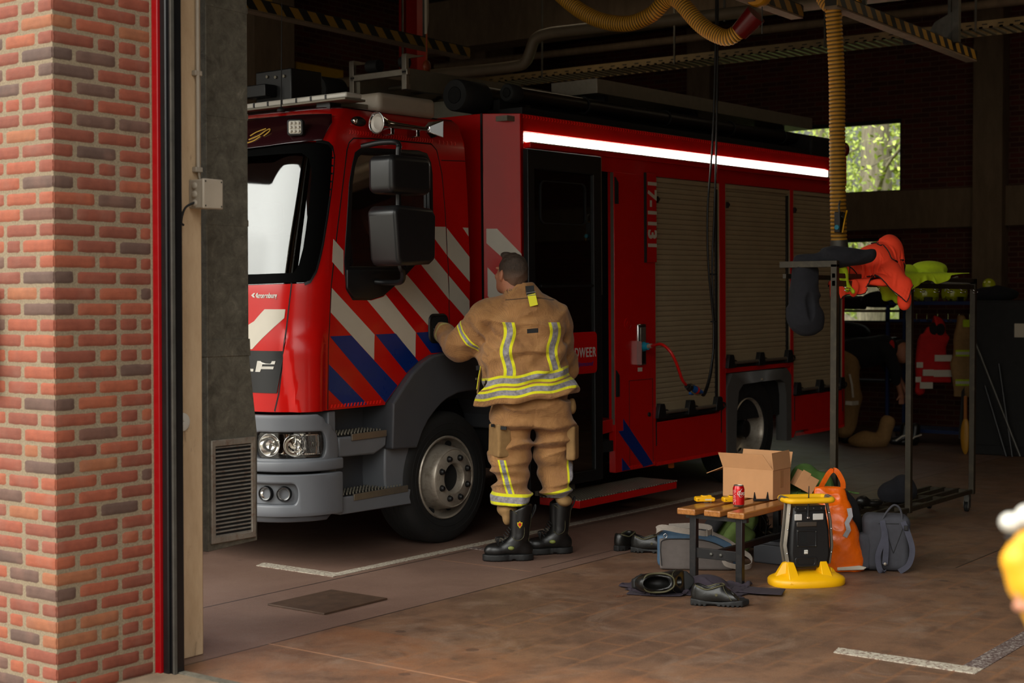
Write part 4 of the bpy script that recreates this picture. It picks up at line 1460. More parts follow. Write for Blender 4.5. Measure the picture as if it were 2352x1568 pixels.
# wheels ------------------------------------------------------------------
def wheel(x, zc, R, front, y0=0.0, flip=False):
    w = bpy.data.objects.new('wheel', None); C.objects.link(w); w.parent = TR
    w.location = (x, y0, zc)
    if flip:
        w.rotation_euler = (0, 0, PI)
    wd = .27
    rl = .272
    prof = [(rl - .005, .03), (rl + .01, .006), (rl + .03, -.001), (R - .07, -.004), (R - .035, .004), (R - .012, .022), (R, .045), (R, wd - .045), (R - .012, wd - .022), (R - .05, wd), (rl, wd - .01)]
    tyre = MB().lathe(prof, (0, 0, 0), 'y', 72, True).build('tyre', M['rubber'], w, smooth=40)
    g = MB()
    for k, yy in enumerate((.075, .115, .155, .195)):
        N = 72
        pts = []
        for i in range(N):
            a = 2 * PI * i / N
            pts.append(((R + .0008) * math.sin(a), yy + .006 * (1 if i % 2 else -1), (R + .0008) * math.cos(a)))
        vs = [(p[0], p[1] - .005, p[2]) for p in pts] + [(p[0], p[1] + .005, p[2]) for p in pts]
        g.add(vs, [(i, (i + 1) % N, N + (i + 1) % N, N + i) for i in range(N)])
    g.build('tread_groove', M['void'], tyre)
    sw = MB()
    for r in (rl + .045, R - .075):
        sw.tube([(r * math.sin(a), -.003, r * math.cos(a)) for a in [2 * PI * k / 64 for k in range(64)]], .003, 6, closed=True)
    sw.build('sidewall_rib', M['rubber'], tyre, smooth=80)
    if front:
        rp_ = [(rl - .004, .035), (rl, .012), (rl - .006, .004), (rl - .016, .010), (rl - .020, .05), (rl - .032, .085), (.222, .088), (.212, .070), (.205, .02), (.200, -.02), (.194, -.045), (.187, -.052), (.181, -.047), (.174, -.053), (.100, -.055), (.094, -.048), (.090, .03)]
        holes_r, holes_y, ny = .215, .086, 0
    else:
        rp_ = [(rl - .004, .035), (rl, .012), (rl - .006, .004), (rl - .014, .012), (rl - .022, .05), (rl - .030, .10), (.226, .13), (.215, .15), (.20, .165), (.19, .16), (.165, .175), (.158, .168), (.10, .17), (.085, .15), (.08, .10)]
        holes_r, holes_y = .222, .148
    rim = MB().lathe(rp_, (0, 0, 0), 'y', 64, True)
    rim = MB()
    N = 64
    vs = [(r * math.sin(2 * PI * k / N), y, r * math.cos(2 * PI * k / N)) for r, y in rp_ for k in range(N)]
    fs = [(i * N + k, i * N + (k + 1) % N, (i + 1) * N + (k + 1) % N, (i + 1) * N + k) for i in range(len(rp_) - 1) for k in range(N)]
    rim.add(vs, fs)
    ro = rim.build('rim', M['rim'], w, smooth=40)
    hh = MB()
    for k in range(8):
        a = 2 * PI * (k + .5) / 8
        if front:
            # hand holes lie on the cone between dish and flange
            c = Vector((.228 * math.sin(a), .076, .228 * math.cos(a)))
            n = Vector((-.35 * math.sin(a), -1, -.35 * math.cos(a))).normalized()
        else:
            c = Vector((.218 * math.sin(a), .148, .218 * math.cos(a)))
            n = Vector((0, -1, 0))
        t1 = Vector((math.cos(a), 0, -math.sin(a))); t2 = n.cross(t1)
        hh.add([c + n * .008 + t1 * math.cos(b) * .032 + t2 * math.sin(b) * .021 for b in [2 * PI * j / 16 for j in range(16)]], [tuple(range(16))])
    hh.build('hand_holes', M['void'], ro)
    if front:
        for k in range(8):
            a = 2 * PI * (k + .5) / 8
            c = (.138 * math.sin(a), -.055, .138 * math.cos(a))
            MB().lathe([(.021, 0), (.021, -.004), (.017, -.006), (.016, -.020), (.010, -.026)], c, 'y', 14).build('wheel_nut', M['black_plastic'], ro, smooth=50)
        MB().lathe([(.091, .0), (.091, .03), (.05, .03), (.035, .008)], (0, 0, 0), 'y', 32).build('hub', M['void'], ro, smooth=50)
    else:
        MB().lathe([(.079, .10), (.075, .03), (.06, .02), (.02, .018)], (0, 0, 0), 'y', 32).build('hub', M['black_plastic'], ro, smooth=50)
    return w
wheel(.045, .427, .430, True)
wheel(.045, .427, .430, True, TW, True)
wheel(4.10, .418, .475, False, .03)
wheel(4.10, .418, .475, False, TW - .03, True)
MB().cyl((.045, .2, .43), (.045, 2.1, .43), .06).cyl((4.1, .2, .42), (4.1, 2.1, .42), .08).box(-.9, 5.6, .75, .85, .5, .7).box(-.9, 5.6, 1.45, 1.55, .5, .7).build('chassis', M['black'], TR)

# mirrors -------------------------------------------------------------------
mm = MB().prism(rrect(-.895, -.535, 2.215, 2.44, .045, 5), -.40, -.20, 'y').build('upper_mirror', M['mirror_black'], TR, bevel=0.035, seg=4)
MB().box(-.55, -.532, -.37, -.23, 2.24, 2.42).build('mirror_glass', M['chrome'], mm)
ml = MB().prism([(-.87, 1.83), (-.845, 1.79), (-.58, 1.80), (-.53, 1.83), (-.522, 2.09), (-.55, 2.135), (-.86, 2.145), (-.895, 2.11)], -.42, -.19, 'y').build('lower_mirror', M['mirror_black'], TR, bevel=0.045, seg=4)
MB().box(-.54, -.522, -.38, -.23, 1.84, 2.10).build('mirror_glass', M['chrome'], ml)
MB().tube(bez([(-.72, -.0, 2.52), (-.70, -.12, 2.535), (-.70, -.25, 2.53), (-.72, -.30, 2.50), (-.73, -.30, 2.42), (-.73, -.30, 1.85), (-.70, -.30, 1.76), (-.66, -.25, 1.70), (-.62, -.1, 1.695), (-.64, .0, 1.70)], 6), .017, 12).build('mirror_arm', M['black_plastic'], TR, smooth=60)
# door handle with recessed cup
MB().prism(rrect(-.135, .058, 1.305, 1.495, .05, 6), -.012, .01, 'y').build('handle_cup', M['black_plastic'], cab, bevel=0.01)
MB().prism(rrect(-.115, .045, 1.325, 1.475, .04, 6), -.0135, -.006, 'y').build('handle_recess', M['void'], cab)
MB().tube(bez([(-.09, -.012, 1.395), (-.07, -.045, 1.40), (0.0, -.05, 1.405), (.04, -.045, 1.405), (.055, -.012, 1.41)], 5), .016, 10).build('door_handle', M['black_plastic'], cab, smooth=60)

# roof equipment on the cab ------------------------------------------------------
lb = bpy.data.objects.new('light_bar', None); C.objects.link(lb); lb.parent = TR
clear = mk('clear lamp plastic', (190, 186, 176), 0.15, coat=0.4, var=0.05)
MB().box(-.72, -.58, .13, 2.17, 2.826, 2.862).build('light_bar_body', clear, lb, bevel=0.010)
MB().box(-.74, -.56, .12, 2.18, 2.812, 2.826).build('light_bar_base', M['alu_dull'], lb, bevel=0.003)
for k in range(14):
    MB().box(-.724, -.712, .30 + k * .13, .312 + k * .13, 2.83, 2.858).build('divider', M['black_plastic'], lb)
for y in (.35, 1.95):
    MB().box(-.70, -.60, y - .06, y + .06, 2.75, 2.815).build('bracket', M['black_plastic'], lb, bevel=0.004)
MB().box(-.60, -.30, .30, .52, 2.77, 2.83).build('roof_bracket', M['alu_dull'], TR, bevel=0.004)
wl = shell(.66, 2.625, .055)
work = MB().prism(rrect(-.05, .05, -.05, .05, .018, 4), -.02, .03, 'x').build('work_light', M['black_plastic'], TR, bevel=0.006)
work.location = wl; work.rotation_euler = (0, 0, math.radians(32))
MB().prism(rrect(-.038, .038, -.038, .038, .012, 4), -.024, -.018, 'x').build('work_light_lens', mk('frosted lens', (205, 202, 190), 0.3, var=0.1, vscale=60), work)
for i in range(3):
    for j in range(3):
        MB().ball((-.025, -.024 + i * .024, -.024 + j * .024), .0095, 10, 6).build('led', M['white'], work, smooth=80)
MB().box(.02, .05, -.012, .012, -.09, -.04).bar((.03, 0, -.08), (.07, 0, -.06), .02, .02).build('bracket', M['black_plastic'], work)
mkl = MB().ball((0, 0, 0), (.065, .02, .032), 16, 10).build('marker_lamp', M['black_plastic'], TR, smooth=80)
mkl.location = shell(-.15, 2.685, .008)
MB().ball((-.035, -.008, .002), (.022, .014, .022), 12, 8).build('marker_lens', M['reflector'], mkl, smooth=80)
# air horn
hn = bpy.data.objects.new('air_horn', None); C.objects.link(hn); hn.parent = TR; hn.location = (-.60, -.02, 2.668)
hn.rotation_euler = (0, math.radians(1), math.radians(-4))
bell = MB()
prof = [(.066, -.012), (.060, 0), (.040, .045), (.027, .08), (.021, .14), (.017, .26), (.014, .42)]
N = 32
vs = [(h, r * math.cos(2 * PI * k / N), r * math.sin(2 * PI * k / N)) for r, h in prof for k in range(N)]
bell.add(vs, [(i * N + k, i * N + (k + 1) % N, (i + 1) * N + (k + 1) % N, (i + 1) * N + k) for i in range(len(prof) - 1) for k in range(N)])
bell.tube([(-.012, .066 * math.cos(a), .066 * math.sin(a)) for a in [2 * PI * k / 32 for k in range(32)]], .004, 8, closed=True)
bell.build('horn_bell', M['chrome'], hn, smooth=50)
MB().lathe([(.060, .0), (.058, -.004), (.03, .002), (.002, .006)], (0, 0, 0), 'x', 32).build('horn_cover', mk('satin nickel', (176, 170, 160), .45, metal=.5, var=.05), hn, smooth=50)
MB().add([(.42, -.022, -.02), (.42, .022, -.02), (.42, .022, .02), (.42, -.022, .02), (.50, -.07, -.052), (.50, .07, -.052), (.50, .07, .06), (.50, -.07, .06)], [(0, 1, 2, 3), (4, 5, 6, 7), (0, 1, 5, 4), (1, 2, 6, 5), (2, 3, 7, 6), (3, 0, 4, 7)]).build('square_horn', M['chrome'], hn, bevel=0.004)
MB().box(.10, .13, -.01, .08, -.06, .0).box(.32, .35, -.01, .08, -.055, .0).build('horn_mount', M['chrome'], hn, bevel=0.004)
# cream roof box with red inset
ub = MB().box(-.35, .20, .20, 1.4, 2.775, 2.905).build('roof_box', M['cream'], TR, bevel=0.035, seg=4)
MB().box(-.37, -.345, .42, 1.3, 2.79, 2.865).build('roof_box_panel', M['red'], ub, bevel=0.01)
for k in range(5):
    MB().box(-.378, -.368, .50 + k * .15, .53 + k * .15, 2.79, 2.86).build('clip', M['red_dark'], ub, bevel=0.004)
bx = MB().box(-.50, -.22, .84, 1.18, 2.85, 3.10).build('control_box', M['black_plastic'], TR, bevel=0.008)
MB().box(-.60, -.50, .98, 1.20, 2.92, 3.0).build('lamp_head', M['black_plastic'], bx, bevel=0.006)
for z, y in ((3.05, .90), (3.05, .98), (3.06, 1.06)):
    MB().cyl((-.50, y, z), (-.512, y, z), .010, n=12).build('connector', M['alu_dull'], bx)
MB().box(-.48, -.30, .92, 1.12, 2.78, 2.86).build('foot', M['cream'], bx)
MB().cyl((-.80, .62, 2.78), (-.78, .62, 3.45), .004, .002, 8).lathe([(.026, 0), (.026, .015), (.008, .03)], (-.80, .62, 2.77), 'z').build('aerial', M['black'], TR, smooth=50)

# body ----------------------------------------------------------------------------
R_ = M['red']
body = bpy.data.objects.new('body', None); C.objects.link(body); body.parent = TR
# front corner panel: chamfered
MB().prism([(.849, 0), (.68, .20), (.68, 1.15), (.74, 1.15), (.74, .24), (.885, .06), (.885, 0.0)], .62, 2.855, 'z').build('corner_panel', R_, body, bevel=0.004)
MB().prism([(.68, 1.15), (.68, 2.10), (.849, 2.30), (.9, 2.30), (.9, 1.15)], .62, 2.855, 'z').build('corner_panel', R_, body, bevel=0.004)
MB().box(.672, .678, .196, .212, 1.0, 2.855).build('panel_seam', M['black'], body)
def chp(t, z, d=.002):
    # point on chamfer: t 0 (front edge) .. 1 (side edge)
    a = Vector((.68, .20)); b = Vector((.849, 0)); n = Vector((-.200, -.169)).normalized()
    p = a + (b - a) * t + n * d
    return (p.x, p.y, z)
L_ = math.hypot(.169, .2)
def chstripe(poly, m):
    MB().add([chp(t, z, .0025) for t, z in poly] + [chp(t, z, -.002) for t, z in poly], [tuple(range(len(poly)))] + [(i, (i + 1) % len(poly), len(poly) + (i + 1) % len(poly), len(poly) + i) for i in range(len(poly))]).build('stripe', m, body)
chstripe([(.08, 2.065), (.36, 2.065), (1.0, 1.89), (1.0, 1.745), (.08, 1.965)], WS)
chstripe([(.10, 1.80), (1.0, 1.55), (1.0, 1.40), (.10, 1.60)], WS)
chstripe([(.10, 1.42), (1.0, 1.20), (1.0, 1.05), (.10, 1.24)], WS)
# panels of the side
def bp(name, x0, x1, z0, z1, y0=0.0, y1=.06, m=R_, bevel=0.004, par=body):
    return MB().box(x0, x1, y0, y1, z0, z1).build(name, m, par, bevel=bevel)
bp('top_fascia', .852, 5.916, 2.735, 2.855)
bp('light_channel', .90, 5.88, 2.665, 2.735, .02, .06, M['white'])
led = NT('led strip light'); led.set(color=(1, 1, 1, 1), emit=(1.0, 0.95, 0.80, 1), emits=7.0); M['led'] = led.m
bp('scene_light', .916, 5.546, 2.672, 2.728, -.006, .02, M['led'], 0.004)
bp('light_ledge', .916, 5.55, 2.622, 2.664, -.035, .06, R_, 0.006)
bp('ledge_trim', .916, 5.55, 2.656, 2.664, -.040, -.034, M['cream'], 0)
bp('upper_rail', .852, 5.916, 2.515, 2.625)
bp('rear_post', 5.87, 5.916, .33, 2.62)
bp('side_panel', 1.99, 2.560, .255, 2.52)
bp('side_post', 3.552, 3.650, .25, 2.52)
bp('side_post', 4.808, 4.868, .28, 2.52)
bp('door_frame_post', .855, .90, .33, 2.52)
bp('sill_strip', 3.65, 4.81, .925, .965)
MB().prism([(2.56, .25), (3.556, .25), (3.556, .60), (2.56, .592)], 0.0, .06, 'y').build('skirt', R_, body, bevel=0.004)
MB().prism([(4.868, .28), (4.905, .335), (5.15, .335), (5.19, .285), (5.55, .285), (5.916, .30), (5.916, .655), (4.868, .655)], 0.0, .06, 'y').build('skirt', R_, body, bevel=0.004)
for x0, x1, z0 in ((2.56, 3.556, .252), (2.10, 2.56, .262), (4.90, 5.9, .29)):
    c = MB()
    n = int((x1 - x0) / .022)
    for k in range(n):
        x = x0 + k * .022
        c.add([(x, -.0025, z0), (x + .010, -.0025, z0), (x + .018, -.0025, z0 + .028), (x + .008, -.0025, z0 + .028)], [(0, 1, 2, 3)])
    c.build('reflector_chevrons', M['red_refl'], body)
c = MB()
for k in range(150):
    x = .87 + k * .0335
    z = 2.838
    c.add([(x, -.0025, z - .012), (x + .010, -.0025, z), (x, -.0025, z + .012), (x + .012, -.0025, z + .012), (x + .022, -.0025, z), (x + .012, -.0025, z - .012)], [(0, 1, 4, 5), (1, 2, 3, 4)])
c.build('reflector_chevrons', M['red_refl'], body)
# black gaps beside shutters
for x, z0, z1 in ((2.552, .41, .61), (3.56, .43, .62), (4.872, .43, .65), (5.86, .45, .65)):
    bp('skirt_slot', x, x + .014, z0, z1, -.002, .01, M['black'], 0)
# locker door on the panel
for pts in ([(2.18, .27), (2.18, .94), (2.51, .94), (2.51, .27)],):
    b = MB()
    for i in range(4):
        a, c2 = pts[i], pts[(i + 1) % 4]
        b.box(min(a[0], c2[0]) - .002, max(a[0], c2[0]) + .002, -.002, .01, min(a[1], c2[1]) - .002, max(a[1], c2[1]) + .002)
    b.build('locker_seam', M['black'], body)
MB().cyl((2.45, 0, .665), (2.45, -.012, .665), .018, n=20).build('locker_knob', M['black_plastic'], body, bevel=0.003)
def fl(poly, m, y=-.003):
    MB().prism(poly, y, 0.001, 'y').build('stripe', m, body)
fl([(2.095, .655), (2.51, .273), (2.37, .262), (2.06, .535), (2.03, .568), (2.095, .568)], BS)
fl([(2.075, .36), (2.19, .262), (2.075, .262)], BS)
# roller shutters
def m_shutter():
    t = NT('anodised roller shutter')
    n = t.noise(3, 4)
    t.set(color=t.ramp(n, [(0.3, srgb(150, 134, 108)), (0.7, srgb(162, 146, 118))]), rough=0.5, metal=0.0)
    return t.m
M['shutter'] = m_shutter()
def shutter(x0, x1, z0, z1):
    s = bpy.data.objects.new('roller_shutter', None); C.objects.link(s); s.parent = TR
    n = round((z1 - z0 - .16) / .0405)
    prof = [(.02, z1)]
    pr = []
    z = z0 + .115
    for k in range(n + 1):
        pr += [(.034, z - .002), (.026, z + .002), (.024, z + .020), (.026, z + .0375)]
        z += .0405
        if z > z1 - .03:
            break
    b = MB()
    m = len(pr)
    b.add([(x0 + .012, y, zz) for y, zz in pr] + [(x1 - .025, y, zz) for y, zz in pr], [(i, i + 1, m + i + 1, m + i) for i in range(m - 1)])
    b.build('slat_curtain', M['shutter'], s)
    bp('shutter_header', x0, x1, z1 - .035, z1, .01, .03, M['shutter'], .003, s)
    bp('guide_rail', x0, x0 + .014, z0, z1, .004, .05, M['shutter'], .002, s)
    bp('guide_rail', x1 - .012, x1, z0, z1, .004, .05, M['shutter'], .002, s)
    bp('guide_seal', x1 - .045, x1 - .012, z0 + .1, z1 - .05, .012, .035, M['sealant'], .002, s)
    bp('end_slat', x0 + .01, x1 - .02, z0 + .03, z0 + .117, .012, .035, M['shutter'], .004, s)
    bp('bottom_seal', x0, x1, z0 - .012, z0 + .022, .004, .05, M['sealant'], .004, s)
    MB().cyl((x0 + .03, -.012, z0 + .045), (x1 - .03, -.012, z0 + .045), .0135).build('lift_bar', M['alu'], s, smooth=60)
    for xc in (x0 + .045, (x0 + x1) / 2, x1 - .055):
        k = MB().prism([(xc - .06, z0 + .005), (xc + .06, z0 + .005), (xc + .045, z0 + .10), (xc + .03, z0 + .118), (xc - .03, z0 + .118), (xc - .05, z0 + .06)], -.030, .02, 'y')
        k.tube(bez([(xc + .05, -.012, z0 + .02), (xc + .10, -.012, z0 + .022), (xc + .115, -.012, z0 + .04), (xc + .10, -.012, z0 + .06), (xc + .05, -.012, z0 + .062)], 4), .008, 8)
        k.build('bar_bracket', M['black_plastic'], s, bevel=0.008)
    return s
shutter(2.56, 3.552, .620, 2.510)
shutter(3.652, 4.806, .962, 2.512)
shutter(4.870, 5.868, .662, 2.515)
for x in (2.575, 4.87, 3.665):
    MB().prism([(x, 2.36), (x + .03, 2.34), (x, 2.31)], -.02, .02, 'y').build('shutter_stop', M['black_plastic'], body)
# rear wheel arch panel
ap = MB()
outer = [(3.656, .235), (3.656, .918), (4.806, .918), (4.806, .262)]
ring = [(3.656, .235), (3.656, .60), (3.656, .80), (3.75, .918), (4.2, .918), (4.72, .918), (4.806, .85), (4.806, .6), (4.806, .262)]
ringi = [(3.80, .225), (3.822, .60), (3.855, .76), (3.93, .815), (4.2, .822), (4.60, .822), (4.68, .79), (4.712, .68), (4.718, .265)]
for i in range(len(ring) - 1):
    ap.prism([ring[i], ring[i + 1], ringi[i + 1], ringi[i]], -.008, .10, 'y')
bm = bmesh.new(); me_ = ap.mesh('wheel_arch_panel'); bm.from_mesh(me_)
bmesh.ops.remove_doubles(bm, verts=bm.verts[:], dist=1e-4)
seen = {}
for f in bm.faces[:]:
    seen.setdefault(tuple(sorted(v.index for v in f.verts)), []).append(f)
bmesh.ops.delete(bm, geom=[f for l in seen.values() if len(l) > 1 for f in l], context='FACES')
bmesh.ops.recalc_face_normals(bm, faces=bm.faces[:])
bm.to_mesh(me_); bm.free(); fin(me_, 40)
M['arch_grey'] = mk('grey arch plastic', (84, 82, 80), 0.5, var=0.06)
wap = link('wheel_arch_panel', me_, M['arch_grey'], body)
MB().box(4.24, 4.27, -.012, -.006, .835, .85).build('label', M['paper'], wap)
# inner body, far side, roof, rear
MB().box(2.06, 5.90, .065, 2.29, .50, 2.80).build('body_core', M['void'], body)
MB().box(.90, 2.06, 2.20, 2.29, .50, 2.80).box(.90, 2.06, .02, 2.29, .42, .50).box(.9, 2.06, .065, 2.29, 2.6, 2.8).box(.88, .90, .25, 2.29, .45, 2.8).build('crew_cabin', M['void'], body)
MB().box(.9, 5.916, 2.29, 2.30, .28, 2.855).build('far_side_panel', R_, body)
MB().box(5.90, 5.93, .02, 2.29, .34, 2.855).build('rear_panel', R_, body)
MB().box(.74, 5.91, .03, 2.27, 2.80, 2.835).build('body_roof', M['alu_dull'], body)
MB().box(2.2, 3.5, .3, .6, .28, .52).box(2.1, 3.6, .62, 1.9, .3, .5).build('underbody_tank', M['black'], body, bevel=0.02)
MB().box(2.86, 2.90, .05, .08, .20, .245).build('side_marker', M['amber'], body)
# entry step and sill of the crew door
MB().prism([(1.80, .555), (2.03, .57), (2.03, .665), (1.80, .655)], .02, .3, 'y').build('door_sill', R_, body, bevel=0.004)
MB().box(1.75, 2.03, .03, .5, .575, .582).build('sill_tread', M['alu'], body)
MB().box(1.985, 1.998, .005, .03, .62, 2.52).build('door_seal', M['alu_dull'], body)
for z0 in (.83, 2.28):
    MB().prism([(1.995, z0), (2.035, z0 + .0), (2.035, z0 + .16), (1.995, z0 + .2)], -.012, .02, 'y').build('hinge_bracket', M['black'], body)
st = MB().box(1.10, 2.375, -.30, .05, .118, .172).build('entry_step', R_, TR, bevel=0.004)
def m_tread():
    t = NT('five bar tread plate')
    v = t.node('TexBrick'); mp = t.node('Mapping'); mp.inputs['Rotation'].default_value = (0, 0, .785)
    t.l(t.tc.outputs['Object'], mp.inputs[0]); t.l(mp.outputs[0], v.inputs['Vector'])
    v.inputs['Scale'].default_value = 1; v.inputs['Brick Width'].default_value = .04; v.inputs['Row Height'].default_value = .025; v.inputs['Mortar Size'].default_value = .006
    t.set(color=t.mix(v.outputs['Fac'], srgb(178, 168, 150), srgb(70, 62, 54)), rough=.45, metal=.1, normal=t.bump(v.outputs['Fac'], -.5, .004))
    return t.m
MB().box(1.10, 2.375, -.302, .05, .172, .180).build('step_tread', m_tread(), st)
MB().box(1.10, 1.4, -.02, .0, .262, .9).build('lower_panel', R_, body)
MB().prism([(1.12, .60), (1.40, .34), (1.40, .26), (1.12, .52)], -.024, -.019, 'y').build('stripe', BS, body)
MB().box(.98, 1.42, -.03, .0, .20, .262).build('lower_trim', M['alu_dull'], body)
MB().box(1.30, 1.335, -.034, -.02, .215, .24).build('side_marker', M['amber'], body)
# open crew door in front of the body side
cd_ = bpy.data.objects.new('crew_door', None); C.objects.link(cd_); cd_.parent = TR; cd_.location = (0, -.10, 0)
MB().frame([(.80, .25), (1.68, .25), (1.68, 2.605), (.80, 2.605)], [(.875, .33), (1.585, .33), (1.585, 2.47), (.875, 2.47)], 0, .045, 'y').build('door_frame', M['black_plastic'], cd_, bevel=0.006)
MB().box(.87, 1.59, .018, .026, .33, 2.48).build('door_glass', M['glass'], cd_)
MB().frame(rrect(.955, 1.50, 2.10, 2.40, .05, 5), rrect(.963, 1.492, 2.108, 2.392, .045, 5), .008, .02, 'y').build('window_seal', M['black'], cd_)
MB().box(.955, 1.585, .004, .016, 1.66, 1.675).build('grab_rail', M['black_plastic'], cd_)
MB().prism(rrect(.80, 1.60, 1.035, 1.335, .035, 5), -.008, 0.0, 'y').build('name_panel', R_, cd_, bevel=0.002)
text('BRANDWEER', .098, M['white'], cd_, 'lettering', (1.345, -.009, 1.185), (PI / 2, 0, 0), sx=.74, bold=.0009, space=1.14)
text('Rijnmond', .05, M['blue_stripe'], cd_, 'lettering', (1.43, -.009, 1.105), (PI / 2, 0, 0), sx=1.15, shear=.3)
MB().box(1.675, 1.682, .0, .045, 1.6, 2.60).build('door_edge', M['alu'], cd_)
# number plate on the side
pl = MB().box(2.405, 2.55, -.02, .0, 1.845, 2.533).build('number_panel', R_, body, bevel=0.004)
MB().box(2.398, 2.407, -.021, .0, 1.842, 2.536).build('panel_edge', M['black'], pl)
text('17-1131', .165, M['white_stripe'], pl, 'lettering', (2.480, -.021, 2.215), (PI / 2, PI / 2, 0), sx=.98, bold=.0055, space=1.04)
# charging socket
so = MB().box(2.292, 2.405, -.012, .004, 1.052, 1.370).build('charging_socket', M['chrome'], body, bevel=0.006)
MB().box(2.310, 2.392, -.016, -.01, 1.066, 1.352).build('socket_recess', M['blackm'], so)
MB().box(2.314, 2.388, -.020, -.014, 1.225, 1.345).build('socket_lid', M['alu'], so, bevel=0.003)
MB().box(2.288, 2.297, -.045, 0.0, 1.06, 1.24).build('socket_flap', M['chrome'], so)
MB().box(2.300, 2.36, -.002, .0, 1.005, 1.035).build('socket_label', M['paper'], so)
MB().cyl((2.16, .0, 1.375), (2.16, -.012, 1.375), .022, n=6).lathe([(.045, 0), (.045, -.004), (.038, -.006)], (2.16, 0, 1.375), 'y').build('lock_rosette', M['red'], body)
# roof load ------------------------------------------------------------------------
def hoses():
    a = MB()
    ho = MB().tube([(.98, .46, 3.0), (5.5, .46, 3.0)], .095, 24).build('suction_hose', M['cable'], TR, smooth=50)
    b = MB()
    prof = [(.056, .10), (.056, 0.0), (.060, -.006), (.105, -.006), (.113, .006), (.113, .27), (.100, .30)]
    b.lathe(prof, (.70, .46, 3.005), 'x', 40).build('hose_collar', M['rubber'], ho, smooth=50)
    MB().lathe([(.055, -.004), (.03, .05)], (.698, .46, 3.005), 'x', 32).build('hose_bore', M['void'], ho)
    h2 = MB().tube([(1.10, .25, 3.03), (5.72, .25, 3.03)], .055, 20).build('suction_hose', M['cable'], TR, smooth=50)
    MB().lathe([(.030, .01), (.036, -.004), (.058, -.006), (.066, .004), (.066, .10), (.058, .12)], (1.02, .25, 3.035), 'x', 32).build('hose_collar', M['rubber'], h2, smooth=50)
    MB().lathe([(.030, -.004), (.02, .03)], (1.018, .25, 3.035), 'x', 24).build('hose_bore', M['void'], h2)
    h3 = MB().tube([(1.1, 1.78, 3.03), (5.5, 1.78, 3.03)], .075, 20).build('suction_hose', M['cable'], TR, smooth=50)
    MB().lathe([(.056, .10), (.056, 0.0), (.060, -.006), (.100, -.006), (.108, .006), (.108, .22)], (.60, 1.72, 3.14), 'x', 32).build('hose_collar', M['rubber'], h3, smooth=50)
    for x in (1.95, 3.1, 4.15, 5.1):
        MB().tube([(x, .25 + .062 * math.cos(t), 3.03 + .062 * math.sin(t)) for t in [2 * PI * k / 20 for k in range(20)]], .007, 6, closed=True).tube(bez([(x, .31, 3.06), (x, .42, 3.12), (x, .52, 3.09), (x, .56, 3.0)], 4), .008, 6).build('hose_strap', M['black'], h2)
hoses()
MB().box(1.0, 5.9, .10, .56, 2.84, 2.92).box(1.0, 5.9, .30, .36, 2.9, 2.99).build('hose_tray', M['black'], TR)
MB().box(5.35, 5.92, .06, 1.4, 2.84, 3.05).build('rear_roof_box', M['black'], TR, bevel=0.02)
MB().ball((5.975, .03, 2.955), (.045, .05, .07), 16, 12).build('rear_lamp', M['red_dark'], TR, smooth=80)
MB().box(5.90, 5.935, -.01, .05, 2.60, 2.88).build('rear_corner_trim', R_, TR)
ld = bpy.data.objects.new('ladder', None); C.objects.link(ld); ld.parent = TR
A_ = M['alu']
MB().box(.68, 4.6, .886, .946, 3.08, 3.235).build('side_rail', M['alu_dull'], ld, bevel=0.004)
MB().box(.68, 4.6, 1.356, 1.416, 3.08, 3.235).build('side_rail', M['alu_dull'], ld, bevel=0.004)
for k in range(12):
    MB().cyl((1.0 + k * .3, .92, 3.16), (1.0 + k * .3, 1.39, 3.16), .016, n=12).build('rung', M['alu_dull'], ld, smooth=60)
MB().box(.655, .685, .865, 1.435, 3.18, 3.228).build('cross_bar', A_, ld, bevel=0.005)
for y in (.875, 1.395):
    MB().prism([(.655, 3.08), (.70, 3.08), (.70, 3.12), (.685, 3.12), (.685, 3.30), (.78, 3.318), (.85, 3.335), (.85, 3.342), (.78, 3.335), (.66, 3.335), (.655, 3.32)], y, y + .045, 'y').build('end_hook', A_, ld, bevel=0.003)
for y in (.885, .905, 1.395, 1.415):
    MB().cyl((.655, y, 3.205), (.650, y, 3.205), .007, n=10).build('rivet', M['black'], ld)
MB().cyl((.75, 1.22, 3.29), (.75, 1.33, 3.29), .045, n=24).cyl((.75, .95, 3.29), (.75, 1.0, 3.29), .045, n=24).build('roller', M['rubber'], ld, smooth=50)
for x in (1.3, 4.2):
    MB().box(x, x + .06, .3, 1.9, 2.83, 3.07).build('gantry', M['alu_dull'], TR)
sb = MB().box(2.40, 6.1, .43, .876, 3.185, 3.297).build('storage_channel', M['alu_dull'], TR, bevel=0.003)
MB().box(2.396, 2.402, .428, .878, 3.183, 3.299).build('end_plate', A_, sb, bevel=0.002)
for x in (2.6, 4.0, 5.6):
    MB().box(x, x + .05, .5, .8, 2.83, 3.19).build('support', M['black'], sb)

# ------------------------------------------------------------------ firefighter seen from behind
FF = thing('person', 'person in tan turnout coat and trousers with yellow bands leaning towards the truck door handle', 'person',
           (7.430, 5.330, 0.0), (0, 0, math.radians(36.2 - 90)))
# local: x = right in the photo, y = away from the camera, z up

